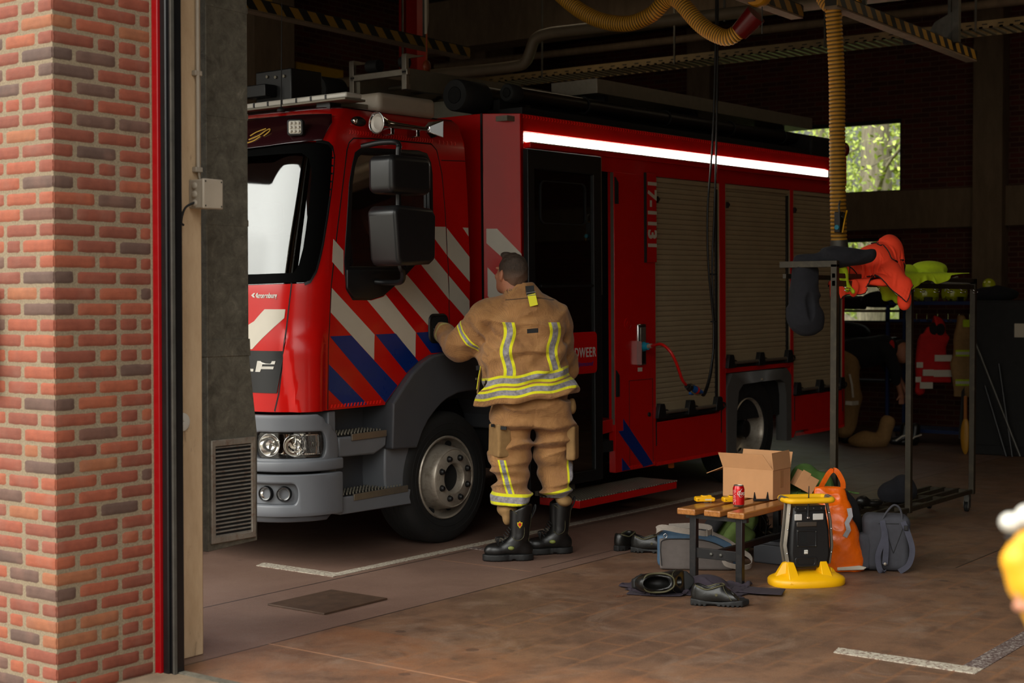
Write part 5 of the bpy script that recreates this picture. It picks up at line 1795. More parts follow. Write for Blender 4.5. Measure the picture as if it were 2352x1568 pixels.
def m_turnout(kind):
    t = NT('turnout fabric ' + kind)
    n = t.noise(9, 5, 0.6)
    base = t.ramp(n, [(0.3, srgb(142, 98, 56)), (0.55, srgb(168, 120, 70)), (0.75, srgb(182, 134, 82))])
    # ripstop grid
    sx = t.node('SeparateXYZ'); t.l(t.tc.outputs['Object'], sx.inputs[0])
    g = None
    for o in (sx.outputs[0], sx.outputs[2]):
        f = t.math('FRACT', t.math('MULTIPLY', t.math('ADD', o, t.math('MULTIPLY', sx.outputs[1], 0.7)), 1 / 0.0085))
        ln = t.math('LESS_THAN', f, 0.22)
        g = ln if g is None else t.math('MAXIMUM', g, ln)
    col = t.mix(t.math('MULTIPLY', g, 0.35), base, srgb(96, 68, 40))
    Yc, Sc, Kc = srgb(226, 222, 16), srgb(168, 162, 164), srgb(22, 20, 20)
    def band3(x, c, w, col, extra=None, wy=None):
        """yellow / silver / yellow tape centred at c with full width w along x"""
        wy = wy or w * 0.25
        a = t.math('ABSOLUTE', t.math('SUBTRACT', x, c))
        m1 = t.math('LESS_THAN', a, w / 2)
        m2 = t.math('LESS_THAN', a, w / 2 - wy)
        if extra is not None:
            m1 = t.math('MULTIPLY', m1, extra)
        sc = t.ramp(t.noise(40, 3), [(0.3, srgb(112, 108, 112)), (0.7, Sc)])
        return t.mix(m1, col, t.mix(m2, Yc, sc)), m1
    if kind == 'coat':
        h = t.attr('h').outputs['Fac']; u = t.attr('u').outputs['Fac']; arm = t.attr('arm').outputs['Fac']; tor = t.attr('tor').outputs['Fac']; vz = t.attr('vz').outputs['Fac']
        back = t.attr('back').outputs['Fac']
        ext = t.math('MULTIPLY', back, t.math('MULTIPLY', t.math('GREATER_THAN', h, 0.15), t.math('LESS_THAN', vz, 1.445)))
        ext = t.math('MULTIPLY', ext, tor)
        col, _ = band3(u, -0.112, 0.074, col, ext)
        ext2 = t.math('MULTIPLY', ext, 1.0)
        col, _ = band3(u, 0.165, 0.070, col, ext2)
        col, _ = band3(h, 0.138, 0.064, col, tor)
        col, _ = band3(h, 0.066, 0.060, col, tor)
        col, _ = band3(arm, 0.57, 0.125, col, t.math('SUBTRACT', 1.0, tor))
        col, _ = band3(arm, 1.86, 0.07, col, t.math('SUBTRACT', 1.0, tor))
        # yoke seam and back pleat
        ys = t.math('SUBTRACT', vz, t.math('ADD', 1.595, t.math('MULTIPLY', t.math('ABSOLUTE', t.math('SUBTRACT', u, 0.03)), -0.10)))
        sm = t.math('MULTIPLY', t.math('LESS_THAN', t.math('ABSOLUTE', ys), 0.0035), t.math('MULTIPLY', back, tor))
        sm = t.math('MULTIPLY', sm, t.math('LESS_THAN', t.math('ABSOLUTE', t.math('SUBTRACT', u, 0.02)), 0.15))
        col = t.mix(t.math('MULTIPLY', sm, 0.8), col, srgb(50, 32, 20))
        pk = t.math('MULTIPLY', t.band(u, -0.008, 0.060), t.band(t.math('SUBTRACT', vz, t.math('MULTIPLY', u, 0.08)), 1.378, 1.405))
        col = t.mix(t.math('MULTIPLY', pk, back), col, Kc)
    else:
        sh = t.attr('sh').outputs['Fac']; side = t.attr('side').outputs['Fac']; vs_ = t.attr('vs').outputs['Fac']
        ext = t.math('MULTIPLY', t.band(sh, 0.395, 0.60), 1.0)
        col, _ = band3(side, 0.0, 0.050, col, ext)
        col, _ = band3(sh, 0.365, 0.072, col, None, 0.018)
    t.set(color=col, rough=0.85, sheen=0.15)
    b1 = t.bump(t.noise(20, 5, 0.6, dist=1.2), 0.6, 0.014)
    t.set(normal=t.bump(t.math('MULTIPLY', g, -1.0), 0.25, 0.001, b1))
    return t.m
M['coat'] = m_turnout('coat')
M['trousers'] = m_turnout('trousers')

hem = lambda P: P[:, 2] - (0.968 + 0.13 * P[:, 0]) - 0.006 * np.sin(P[:, 0] * 30)
# --- body (one continuous figure inside the clothes: head, neck, hands) ---
HC = (-.095, .035, 1.735)
RH = rotm(0.10, 0.05, math.radians(38))     # face turned to the left
def head_fn(P):
    q = (P - np.array(HC)) @ RH           # head frame: face towards +y, left ear -x
    skull = sd_ell(q, (0, -.018, .028), (.078, .098, .098))
    jaw = sd_ell(q, (0, .03, -.055), (.060, .072, .068))
    d = smin(skull, jaw, .05)
    d = smin(d, sd_ell(q, (0, .078, -.09), (.028, .024, .026)), .03)      # chin
    d = smin(d, sd_caps(q, (0, .092, .015), (0, .112, -.022), .011, .016), .012)  # nose
    for sx in (-1, 1):
        d = smin(d, sd_ell(q, (sx * .035, .083, .032), (.022, .014, .010)), .016)   # brow
        d = smin(d, sd_ell(q, (sx * .045, .066, -.018), (.022, .02, .018)), .02)     # cheek
        d = np.maximum(d, -sd_ell(q, (sx * .031, .100, .010), (.014, .014, .009)))
        d = smin(d, sd_ell(q, (sx * .031, .083, .009), (.012, .011, .010)), .004)    # eye
        ear = sd_ell(q, (sx * .083, -.012, -.008), (.012, .024, .034), rotm(.2, 0, sx * .35))
        ear = np.maximum(ear, -sd_ell(q, (sx * .094, -.008, -.004), (.010, .013, .020)))
        d = smin(d, ear, .006)
    d = smin(d, sd_ell(q, (0, .095, -.052), (.024, .011, .007)), .008)
    d = np.maximum(d, -sd_box(q, (0, .108, -.0535), (.022, .010, .0012), .001))
    neck = sd_caps(P, (-.085, .01, 1.67), (-.045, .0, 1.52), .062, .072)
    neck = smin(neck, sd_caps(P, (-.03, .0, 1.53), (.02, .0, 1.40), .08, .12), .05)
    return smin(d, neck, .035)
sculpt('body', head_fn, (-.24, -.16, 1.36), (.16, .20, 1.90), .0055, M['skin'], FF)
def m_hair():
    t = NT('short brown hair')
    mp = t.node('Mapping'); mp.inputs['Scale'].default_value = (260, 260, 60)
    t.l(t.tc.outputs['Object'], mp.inputs[0])
    n = t.noise(1, 3, 0.7, vec=mp.outputs[0])
    c = t.ramp(n, [(0.3, srgb(34, 25, 18)), (0.6, srgb(66, 50, 38)), (0.8, srgb(112, 90, 70))])
    sx = t.node('SeparateXYZ'); t.l(t.tc.outputs['Object'], sx.inputs[0])
    fade = t.math('MULTIPLY', t.ramp(sx.outputs[2], [(0.0, (1, 1, 1)), (1.0, (0, 0, 0))]), 1.0)
    mr = t.node('MapRange'); mr.inputs[1].default_value = 1.66; mr.inputs[2].default_value = 1.78; mr.inputs[3].default_value = .6; mr.inputs[4].default_value = 0
    t.l(t.math('ADD', sx.outputs[2], t.math('MULTIPLY', n, .03)), mr.inputs[0])
    c = t.mix(mr.outputs[0], c, srgb(150, 108, 82))
    t.set(color=c, rough=0.7, normal=t.bump(n, 0.8, 0.004))
    return t.m
def hair_fn(P):
    q = (P - np.array(HC)) @ RH
    d = sd_ell(q, (0, -.022, .034), (.084, .101, .101))
    d = smin(d, sd_ell(q, (0, -.052, -.025), (.068, .060, .062)), .03)
    d = smin(d, sd_ell(q, (0, .035, .115), (.052, .055, .022)), .02)
    d = d - .0025 * wob(P, 110, 1)
    # hairline: keep back and top
    line = q[:, 2] - (-.065 + np.clip(q[:, 1] + .045, 0, 1) * 1.15)
    line = np.minimum(line, .075 - q[:, 1])
    return np.maximum(d, -line)
sculpt('hair', hair_fn, (-.23, -.14, 1.62), (.06, .22, 1.90), .004, m_hair(), FF,
       disp=lambda V: .004 * np.clip((V[:, 2] - 1.80) * 12, 0, 1) * wob(V, 160, 2))

# --- coat ---
SH_L, EL_L, WR_L = v3(-.235, .02, 1.475), v3(-.425, .16, 1.285), v3(-.525, .41, 1.375)
SH_R, EL_R, WR_R = v3(.205, .06, 1.44), v3(.235, .24, 1.16), v3(.13, .42, 1.10)
def torso_d(P):
    tors = sd_loft(P, [(.93, .006, .02, .290, .215), (1.02, .006, .02, .286, .215), (1.15, .0, .02, .266, .205), (1.30, -.002, .02, .240, .185), (1.42, -.004, .02, .225, .165), (1.50, .005, .02, .205, .14), (1.56, .0, .02, .15, .115), (1.60, -.01, .02, .11, .095)])
    belly = sd_ell(P, (-.04, .12, 1.13), (.25, .20, .22))
    tors = smin(tors, belly, .06)
    sh = sd_caps(P, (-.19, .02, 1.50), (-.04, -.01, 1.585), .085, .08)
    sh2 = sd_caps(P, (.175, .03, 1.475), (.04, -.01, 1.585), .085, .08)
    back = sd_ell(P, (.01, -.06, 1.44), (.21, .11, .17))
    return smin(smin(smin(tors, sh, .05), sh2, .05), back, .06)
def arms_d(P):
    a = smin(sd_caps(P, SH_L, EL_L, .098, .078), sd_caps(P, EL_L, WR_L, .080, .060), .03)
    b = smin(sd_caps(P, SH_R, EL_R, .085, .068), sd_caps(P, EL_R, WR_R, .070, .055), .03)
    return a, b
def collar_d(P):
    q = P - v3(-.035, .0, 1.615)
    q = q @ rotm(-.12, -.14, 0)
    r = np.sqrt((q[:, 0] / 1.0) ** 2 + (q[:, 1] / .95) ** 2)
    rr = .098 - q[:, 2] * .28
    return np.maximum(np.abs(r - rr) - .010, np.abs(q[:, 2] - .005) - .055)
def coat_fn(P):
    t = torso_d(P)
    a, b = arms_d(P)
    # big creases
    w = .042 * folds(P, 9, 0, (1.1, .9, 1.9)) * np.clip(1.6 - P[:, 2], .2, .6)
    w = w + .015 * folds(P, 20, 1, (1, 1, 1.4)) * .8
    d = smin(smin(t, a, .045), b, .045) - w
    # underarm drag lines
    ang = np.sin((P[:, 0] * .9 + P[:, 2]) * 62 + 2 * wob(P, 5, 2))
    d = d - .011 * ang * np.exp(-((P[:, 0] + .17) ** 2 + (P[:, 2] - 1.33) ** 2) / .012)
    ang2 = np.sin((-P[:, 0] * .7 + P[:, 2]) * 58 + 2 * wob(P, 5, 1))
    d = d - .011 * ang2 * np.exp(-((P[:, 0] - .18) ** 2 + (P[:, 2] - 1.22) ** 2) / .02)
    d = smin(d, collar_d(P), .012)
    # hollow neck
    d = np.maximum(d, -sd_caps(P, (-.05, .0, 1.56), (-.06, .0, 1.75), .085, .075))
    # hem cut and hollow
    hz = hem(P)
    d = np.maximum(d, -hz)
    inner = np.maximum(t + .022, hz - .16)
    d = np.maximum(d, -inner)
    # cuff opening
    ax = (WR_L - EL_L) / np.linalg.norm(WR_L - EL_L)
    d = np.maximum(d, np.where(a < .05, (P - WR_L) @ ax - .012, -1))
    return d
def a_tor(P):
    t = torso_d(P); a, b = arms_d(P)
    return np.clip((np.minimum(a, b) - t) / .02 + .5, 0, 1)
def a_arm(P):
    def seg(A, B):
        ab = B - A
        return np.clip(((P - A) @ ab) / (ab @ ab), -.2, 1.2)
    t1 = seg(SH_L, EL_L); t2 = seg(EL_L, WR_L)
    q1 = np.linalg.norm(P - SH_L - np.clip(t1, 0, 1)[:, None] * (EL_L - SH_L), axis=1)
    q2 = np.linalg.norm(P - EL_L - np.clip(t2, 0, 1)[:, None] * (WR_L - EL_L), axis=1)
    r = np.where(q1 < q2, np.minimum(t1, 1), 1 + np.maximum(t2, 0))
    r = np.where(P[:, 0] > .05, -1, r)
    return r
coat = sculpt('turnout_coat', coat_fn, (-.68, -.26, .88), (.44, .62, 1.72), .0075, M['coat'], FF,
              attrs=dict(h=hem, u=lambda P: P[:, 0] + .012 * np.sin(P[:, 2] * 26), vz=lambda P: P[:, 2] + 0.0, arm=a_arm, tor=a_tor, back=lambda P: (P[:, 1] < .0).astype(float)),
              disp=lambda V: .0022 * wob(V, 55, 0) * 1.0)
# neck tab
tab = MB()
tab.strap([(.020, -.118, 1.665), (.022, -.128, 1.64), (.026, -.136, 1.613)], .052, .006, (1, 0, .1))
tab.build('collar_strap', M['black'], coat, bevel=0.001)
tab = MB()
tab.strap([(.030, -.140, 1.615), (.036, -.150, 1.59), (.042, -.160, 1.56), (.046, -.166, 1.545)], .050, .004, (1, 0, .15))
tab.build('hi_vis_tab', mk('yellow tab', (222, 216, 20), 0.6, var=0.05), coat, bevel=0.001)
MB().tube([(.000, -.142, 1.622), (.056, -.144, 1.629), (.060, -.146, 1.612), (.004, -.144, 1.605)], .0028, 6, closed=True).build('tab_buckle', M['silver_cloth'], coat, smooth=60)
MB().strap([(-.305, -.075, 1.165), (-.285, -.10, 1.168)], .028, .004, (0, 0, 1)).build('hook_patch', M['black'], coat)
# front flap and pocket showing at the left side
fp = MB()
fp.strap([(-.262, .09, 1.30), (-.275, .09, 1.20), (-.290, .09, 1.10), (-.300, .09, 1.0)], .11, .012, (0, 1, 0))
fp.build('front_flap', M['tan_plain'], coat, bevel=0.004)
fp = MB()
fp.strap([(-.262, .05, 1.28), (-.277, .04, 1.19), (-.295, .035, 1.10), (-.305, .035, 1.03)], .020, .005, (0, 1, 0))
fp.build('reflective_edge', mk('yellow tape', (216, 210, 24), 0.6, var=0.05), coat)

# --- left hand inside a dark glove with open finger tips ---
def hand_parts():
    Wp = v3(-.545, .455, 1.388)
    palm_c = v3(-.552, .505, 1.402)
    glove, tips = [], []
    base = [v3(-.582, .530, 1.425), v3(-.562, .540, 1.432), v3(-.541, .542, 1.430), v3(-.522, .538, 1.420)]
    mid = [v3(-.592, .556, 1.432), v3(-.568, .570, 1.440), v3(-.544, .571, 1.437), v3(-.523, .563, 1.425)]
    tip = [v3(-.590, .562, 1.405), v3(-.566, .580, 1.408), v3(-.543, .580, 1.406), v3(-.523, .570, 1.398)]
    return Wp, palm_c, base, mid, tip
Wp, pc, hb, hm_, ht = hand_parts()
def glove_fn(P):
    d = sd_caps(P, v3(-.530, .415, 1.378), Wp, .036, .034)
    d = smin(d, sd_ell(P, pc, (.040, .045, .026)), .02)
    for b, m in zip(hb, hm_):
        d = smin(d, sd_caps(P, b, b + (m - b) * .5, .0115, .0110), .008)
    d = smin(d, sd_caps(P, v3(-.575, .480, 1.385), v3(-.598, .510, 1.375), .014, .013), .01)
    return d
def fing_fn(P):
    d = None
    for b, m, t_ in zip(hb, hm_, ht):
        e = smin(sd_caps(P, b + (m - b) * .35, m, .0092, .0090), sd_caps(P, m, t_, .0090, .0078), .004)
        d = e if d is None else np.minimum(d, e)
    e = smin(sd_caps(P, v3(-.592, .503, 1.377), v3(-.610, .528, 1.378), .0100, .0098), sd_caps(P, v3(-.610, .528, 1.378), v3(-.610, .550, 1.388), .0098, .0085), .004)
    return np.minimum(d, e)
sculpt('glove', glove_fn, (-.68, .38, 1.31), (-.49, .60, 1.47), .0035, M['black_cloth'], FF)
sculpt('hand', fing_fn, (-.68, .48, 1.34), (-.51, .62, 1.47), .0026, M['skin'], FF)
def glove2(P):
    d = sd_caps(P, WR_R, v3(.13, .46, 1.10), .036, .034)
    d = smin(d, sd_ell(P, v3(.11, .50, 1.10), (.03, .045, .04)), .02)
    for k in range(4):
        b = v3(.10, .535, 1.128 - k * .019)
        d = smin(d, smin(sd_caps(P, b, b + v3(-.01, .035, 0), .011), sd_caps(P, b + v3(-.01, .035, 0), b + v3(-.035, .045, 0), .010, .009), .004), .006)
    d = smin(d, sd_caps(P, v3(.09, .49, 1.135), v3(.06, .53, 1.14), .013, .010), .01)
    return d
sculpt('glove', glove2, (.0, .38, 1.02), (.22, .62, 1.18), .005, M['black_cloth'], FF)

# --- trousers ---
HL, KL, AL_ = v3(-.085, .03, .93), v3(-.080, .06, .53), v3(-.078, -.05, .30)
HR, KR, AR = v3(.125, .05, .93), v3(.165, .10, .53), v3(.190, .115, .335)
def leg_d(P, secs):
    A = np.array(secs, float)
    z = np.clip(P[:, 2], A[0, 0], A[-1, 0])
    cx, cy, rx, ry = (np.interp(z, A[:, 0], A[:, i]) for i in (1, 2, 3, 4))
    ux = (P[:, 0] - cx) / rx; uy = (P[:, 1] - cy) / ry
    q = (np.abs(ux) ** 2.2 + np.abs(uy) ** 2.2) ** (1 / 2.2)
    d = (q - 1) * np.minimum(rx, ry)
    dz = np.abs(P[:, 2] - z)
    return np.where(dz > 0, np.sqrt(np.maximum(d, 0) ** 2 + dz ** 2), d)
LS = [(.325, -.082, -.03, .096, .100), (.40, -.088, -.02, .090, .095), (.47, -.095, .0, .092, .100), (.60, -.090, .03, .110, .118), (.72, -.078, .03, .124, .130), (.86, -.070, .03, .132, .145), (.96, -.07, .03, .130, .155)]
RS_ = [(.355, .208, .10, .090, .100), (.42, .196, .10, .090, .095), (.50, .185, .10, .096, .105), (.62, .172, .08, .112, .118), (.74, .170, .06, .124, .130), (.86, .162, .045, .136, .145), (.96, .16, .03, .135, .155)]
def trou_fn(P):
    l = leg_d(P, LS); r = leg_d(P, RS_)
    seat = sd_loft(P, [(.80, .035, .03, .20, .14), (.88, .04, .025, .232, .160), (.98, .045, .03, .235, .165), (1.10, .045, .03, .225, .155)])
    d = smin(smin(l, r, .02), seat, .04)
    low = np.clip((.62 - P[:, 2]) / .2, 0, 1)
    w = .022 * folds(P, 10, 1, (1, 1, 1.8)) + low * .028 * folds(P, 13, 2, (.5, .5, 2.6))
    kneez = np.exp(-((P[:, 2] - .60) / .08) ** 2)
    w = w + .026 * kneez * folds(P, 16, 0, (.5, .5, 2.4))
    d = d - w
    # seat seam and lower hem
    d = d + .004 * np.exp(-((P[:, 0] - (.055 + (P[:, 2] - .9) * .1)) / .006) ** 2) * (P[:, 1] < .02) * (P[:, 2] > .80)
    return np.maximum(d, -(P[:, 2] - np.where(P[:, 0] < .06, .328 + .0 * P[:, 0], .345)))
def a_sh(P):
    return np.where(P[:, 0] < .06, P[:, 2] + .35 * (P[:, 0] + .08) * .15, P[:, 2] - .006 - .25 * (P[:, 0] - .19) + .002)
def a_side(P):
    cx = np.interp(P[:, 2], [.38, .48, .60], [-.090, -.120, -.150])
    c2 = np.interp(P[:, 2], [.38, .60], [.285, .275])
    s = np.where(P[:, 0] < .06, P[:, 0] - cx, (P[:, 0] - c2))
    return np.where(P[:, 1] < .06, s, 1.0)
trou = sculpt('turnout_trousers', trou_fn, (-.26, -.20, .29), (.36, .26, 1.06), .0075, M['trousers'], FF,
              attrs=dict(sh=a_sh, side=a_side, vs=lambda P: P[:, 2]), disp=lambda V: .002 * wob(V, 60, 1))
def pocket_fn(c, b, R):
    return lambda P: np.minimum(sd_box(P, c, b, .014, R), 9) - .004 * folds(P, 14, 2)
sculpt('cargo_pocket', pocket_fn((-.165, -.035, .72), (.045, .075, .105), rotm(0, .03, .5)), (-.30, -.18, .56), (-.04, .10, .86), .006, M['tan_plain'], trou)
sculpt('cargo_pocket', pocket_fn((.285, .03, .70), (.028, .075, .105), rotm(0, 0, -.2)), (.20, -.12, .54), (.38, .16, .86), .006, M['tan_plain'], trou)
MB().box(-.020, .020, -.003, .003, -.010, .010).build('hook_patch', M['black'], trou, loc=(-.138, -.128, .803), rot=(0, .06, -.45))
MB().box(-.018, .018, -.003, .003, -.009, .009).build('hook_patch', M['black'], trou, loc=(-.205, -.085, .815), rot=(0, -.1, -1.1))
sculpt('hip_pocket', lambda P: sd_ell(P, (.285, .03, .92), (.03, .05, .05)) - .005 * folds(P, 20, 1), (.22, -.06, .84), (.34, .10, 1.0), .006, M['tan_plain'], trou)
# trouser cuff bunched over the left boot
sculpt('trouser_cuff', lambda P: smin(sd_ell(P, (-.115, -.05, .300), (.062, .075, .050)), sd_ell(P, (-.118, -.09, .250), (.030, .028, .045)), .02) - .006 * folds(P, 16, 0), (-.22, -.18, .17), (.02, .08, .38), .006, M['tan_plain'], trou)
sculpt('trouser_cuff', lambda P: sd_ell(P, (.235, .10, .335), (.05, .08, .04)) - .006 * folds(P, 16, 1), (.14, -.02, .26), (.32, .22, .42), .007, M['tan_plain'], trou)

# --- boots ---
def boot(name, ox, oy, ang, tall):
    R = rotm(0, 0, ang)
    o = v3(ox, oy, 0)
    def f(P):
        q = (P - o) @ R            # toe towards -x
        d = sd_caps(q, (.0, 0, .13), (.012, 0, tall), .058, .070)
        d = smin(d, sd_ell(q, (-.025, 0, .085), (.085, .052, .062)), .03)
        d = smin(d, sd_ell(q, (-.135, 0, .062), (.080, .050, .046)), .03)
        d = smin(d, sd_ell(q, (.035, 0, .065), (.050, .045, .055)), .02)
        d = d - .004 * folds(q, 26, 0, (1, .4, 1.6)) * np.exp(-((q[:, 2] - .13) / .035) ** 2)
        d = np.maximum(d, .028 - q[:, 2])
        d = np.maximum(d, q[:, 2] - tall - .02 * np.sin(q[:, 0] * 25))
        return np.maximum(d, -sd_caps(q, (.012, 0, tall - .04), (.012, 0, tall + .2), .058))
    c = (ox, oy)
    b = sculpt(name, f, (c[0] - .27, c[1] - .26, -.01), (c[0] + .27, c[1] + .26, tall + .05), .0065, M['boot'], FF)
    def g(P):
        q = (P - o) @ R
        d2 = np.minimum(np.minimum(sd_ell(q, (-.125, 0, 0), (.098, .057, 9)), sd_ell(q, (.02, 0, 0), (.070, .050, 9))), np.maximum(np.abs(q[:, 1]) - .046 + .004 * np.abs(q[:, 0]), np.abs(q[:, 0] + .05) - .09))
        d = np.maximum(d2, np.abs(q[:, 2] - .021) - .020)
        heel = np.maximum(np.abs(q[:, 0] + .035) - .012, q[:, 2] - .010)
        d = np.maximum(d, -heel)
        lug = np.maximum(np.abs(((q[:, 0] / .022) % 1) - .5) * .022 - .004, q[:, 2] - .006)
        return np.maximum(d, -lug)
    sculpt('sole', g, (c[0] - .27, c[1] - .26, -.01), (c[0] + .27, c[1] + .26, .06), .0055, M['sole'], b)
    def W(p):
        v = R @ np.array(p, float) + o
        return tuple(v)
    lace = MB()
    for k in range(6):
        t = k / 5
        x, z = -.098 + .046 * t, .118 + .075 * t
        lace.tube([W((x, -.030, z - .006)), W((x - .012, -.012, z + .008)), W((x - .012, .012, z + .008)), W((x, .030, z - .006))], .0035, 6)
    for k in range(4):
        lace.tube(bez([W((-.09, -.01, .14)), W((-.12 - .01 * k, -.03 - .01 * k, .150)), W((-.13, -.045, .125 - .01 * k))], 4), .003, 6)
    lace.build('laces', M['black'], b, smooth=60)
    pip = MB()
    pip.tube(bez([W((-.045, -.052, .31)), W((-.005, -.062, .275)), W((.022, -.058, .22)), W((.020, -.060, .15)), W((-.02, -.062, .128)), W((-.05, -.055, .15))], 6), .0022, 6)
    pip.tube(bez([W((.075, -.018, tall - .04)), W((.068, -.016, .22)), W((.058, -.014, .12)), W((.07, -.02, .06))], 5), .002, 6)
    pip.build('piping', M['piping'], b, smooth=60)
    MB().tube(bez([W((.075, -.008, tall - .07)), W((.098, -.010, tall - .02)), W((.102, .0, tall + .01)), W((.090, .01, tall - .02)), W((.078, .012, tall - .07))], 5), .005, 8).build('pull_loop', M['black'], b, smooth=60)
    ac = MB().ball(W((-.055, -.052, .082)), (.020, .010, .012), 12, 8).build('green_insert', mk('olive green trim', (120, 128, 60), 0.5, var=0.1), b, smooth=80)
    return b, W
bl, Wl = boot('boot', -.045, -.135, math.radians(8), .325)
sd = MB()
sh_ = [(0, .022), (.006, .014), (.016, .013), (.014, -.004), (.0, -.022), (-.014, -.004), (-.016, .013), (-.006, .014)]
for rr, nm_, mm_, dy in ((1.0, 'badge', mk('yellow badge', (214, 180, 30), 0.4, var=0.02), 0), (.62, 'badge_centre', mk('red badge centre', (190, 40, 24), 0.4, var=0.02), -.001)):
    p = [Wl((-.004 + x * rr, -.0665 + dy, .225 + z * rr)) for x, z in sh_]
    q = [Wl((-.004 + x * rr, -.050, .225 + z * rr)) for x, z in sh_]
    n = len(p)
    MB().add(p + q, [tuple(range(n))] + [(i, (i + 1) % n, n + (i + 1) % n, n + i) for i in range(n)]).build(nm_, mm_, bl)
boot('boot', .205, .115, math.radians(14), .34)

# ------------------------------------------------------------------ helper: lines laid on a sculpted surface
from mathutils.bvhtree import BVHTree
def lay(o, pts, r, m, name, direction=(0, 1, 0), n=5, off=0.0, wave=0):
    """thin cord following the surface of o; pts are (a, b) across the view direction"""
    bv = BVHTree.FromPolygons([v.co.copy() for v in o.data.vertices], [tuple(p.vertices) for p in o.data.polygons])
    d = Vector(direction)
    out = []
    P3 = bez([(p[0], 0, p[1]) for p in pts], n)
    for p in P3:
        if abs(d.y) > .5:
            org = Vector((p.x, -3 * d.y, p.z))
        else:
            org = Vector((-3 * d.x, p.x, p.z))
        h = bv.ray_cast(org, d)
        if h[0] is not None:
            out.append(h[0] - d * (r * .3 + off))
    if len(out) > 2:
        return MB().tube(out, r, 6).build(name, m, o, smooth=70)

def sheet(cx, cy, cz, w, h, ang, comp, amp, sd_):
    ca, sa = math.cos(ang), math.sin(ang)
    def f(U, V):
        x = (U - .5) * w * comp; y = (V - .5) * h * comp
        z = cz + amp * (np.sin(U * 17 + sd_) * np.sin(V * 13 + sd_ * 2) + .6 * np.sin(U * 31 + V * 23 + sd_))
        return np.stack([cx + x * ca - y * sa, cy + x * sa + y * ca, z], 1)
    return f
def crum(cx, cy, cz, w, h, ang, comp, amp, k):
    base_ = sheet(cx, cy, cz, w, h, ang, comp, 0.0, 0)
    def f(U, V):
        P = base_(U, V)
        Q = np.stack([U * w, V * h, 0 * U], 1)
        P[:, 2] += amp * (wob(Q, 26, k) + .7 * folds(Q, 14, k + 1))
        P[:, 0] += amp * .5 * wob(Q, 22, k + 2)
        P[:, 1] += amp * .5 * wob(Q, 24, k + 3)
        return P
    return f

def cam_rot(extra=0):
    return math.radians(36.2 - 90 + extra)

# ------------------------------------------------------------------ bench and what stands on it
bn = thing('bench', 'low slatted wooden bench with black steel frame beside the piled shoes', 'bench', (7.30, 3.975, 0))
for y0, y1, x0 in ((-.205, -.10, 0.0), (-.058, .045, .0), (.088, .205, -.02)):
    MB().box(x0, 1.22, y0, y1, .374, .410).build('seat_plank', M['wood'], bn, bevel=.007, seg=3)
for x in (.055, 1.10):
    for y in (-.155, .135):
        MB().box(x - .018, x + .018, y - .02, y + .02, 0.0, .374).build('leg', M['blackm'], bn, bevel=.003)
    MB().box(x - .015, x + .015, -.20, .18, .350, .374).build('top_rail', M['blackm'], bn)
    cr = MB().box(x - .008, x + .004, -.14, .12, .128, .185).build('cross_rail', M['blackm'], bn, bevel=.002)
    for y in (-.04, .02):
        MB().lathe([(.010, 0), (.010, -.006), (.005, -.010)], (x - .008, y, .157), 'x', 10).build('bolt', M['steel'], cr, smooth=50)
MB().box(.05, 1.10, -.03, .0, .150, .182).build('stretcher', M['blackm'], bn, bevel=.002)

bx = thing('cardboard_box', 'open brown cardboard box standing on the bench', 'box', (7.90, 3.892, .41))
W_, D_, H_ = .328, .232, .172
MB().box(0, .004, 0, W_, 0, H_).box(D_ - .004, D_, 0, W_, 0, H_).box(.004, D_ - .004, 0, .004, 0, H_).box(.004, D_ - .004, W_ - .004, W_, 0, H_).box(.004, D_ - .004, .004, W_ - .004, 0, .004).build('box_body', M['card'], bx, bevel=.001)
def flap(name, a, b, c, d):
    v = [Vector(p) for p in (a, b, c, d)]
    n = (v[1] - v[0]).cross(v[3] - v[0]).normalized() * .0035
    MB().add([p for p in v] + [p + n for p in v], [(0, 1, 2, 3), (7, 6, 5, 4), (0, 4, 5, 1), (1, 5, 6, 2), (2, 6, 7, 3), (3, 7, 4, 0)]).build(name, M['card'], bx)
flap('flap', (0, 0, H_), (0, W_, H_), (-.028, W_ + .018, H_ + .088), (-.028, .055, H_ + .092))
flap('flap', (D_, 0, H_), (D_, W_, H_), (D_ + .03, W_, H_ + .09), (D_ + .03, 0, H_ + .09))
flap('flap', (0, 0, H_), (D_, 0, H_), (D_ + .0, .012, H_ + .103), (0, .012, H_ + .10))
flap('flap', (0, W_, H_), (D_, W_, H_), (D_, W_ + .10, H_ - .035), (.0, W_ + .11, H_ - .045))
MB().box(D_ / 2 - .022, D_ / 2 + .022, -.0012, 0, .06, H_ - .01).build('tape', M['card_in'], bx)

cn = thing('drink_can', 'red soft drink can standing on the front plank of the bench', 'can', (7.535, 3.925, .41), (0, 0, cam_rot()))
redcan = NT('red printed aluminium'); redcan.set(color=srgb(205, 12, 20), rough=.22, metal=.35, coat=.3)
alu_c = M['alu']
MB().lathe([(.024, 0), (.027, .003), (.0325, .012), (.033, .014)], (0, 0, 0), 'z', 40).build('can_base', M['alu'], cn, smooth=60)
cb_ = MB(); N = 40
prof = [(.033, .012), (.0332, .020), (.0332, .100), (.031, .108), (.0275, .117)]
vs = [(r * math.cos(2 * PI * k / N), r * math.sin(2 * PI * k / N), h) for r, h in prof for k in range(N)]
cb_.add(vs, [(i * N + k, i * N + (k + 1) % N, (i + 1) * N + (k + 1) % N, (i + 1) * N + k) for i in range(len(prof) - 1) for k in range(N)])
cb_.build('can_body', redcan.m, cn, smooth=60)
MB().lathe([(.0275, .117), (.0278, .121), (.0262, .122), (.025, .118), (.001, .118)], (0, 0, 0), 'z', 36).build('can_lid', M['alu'], cn, smooth=40)
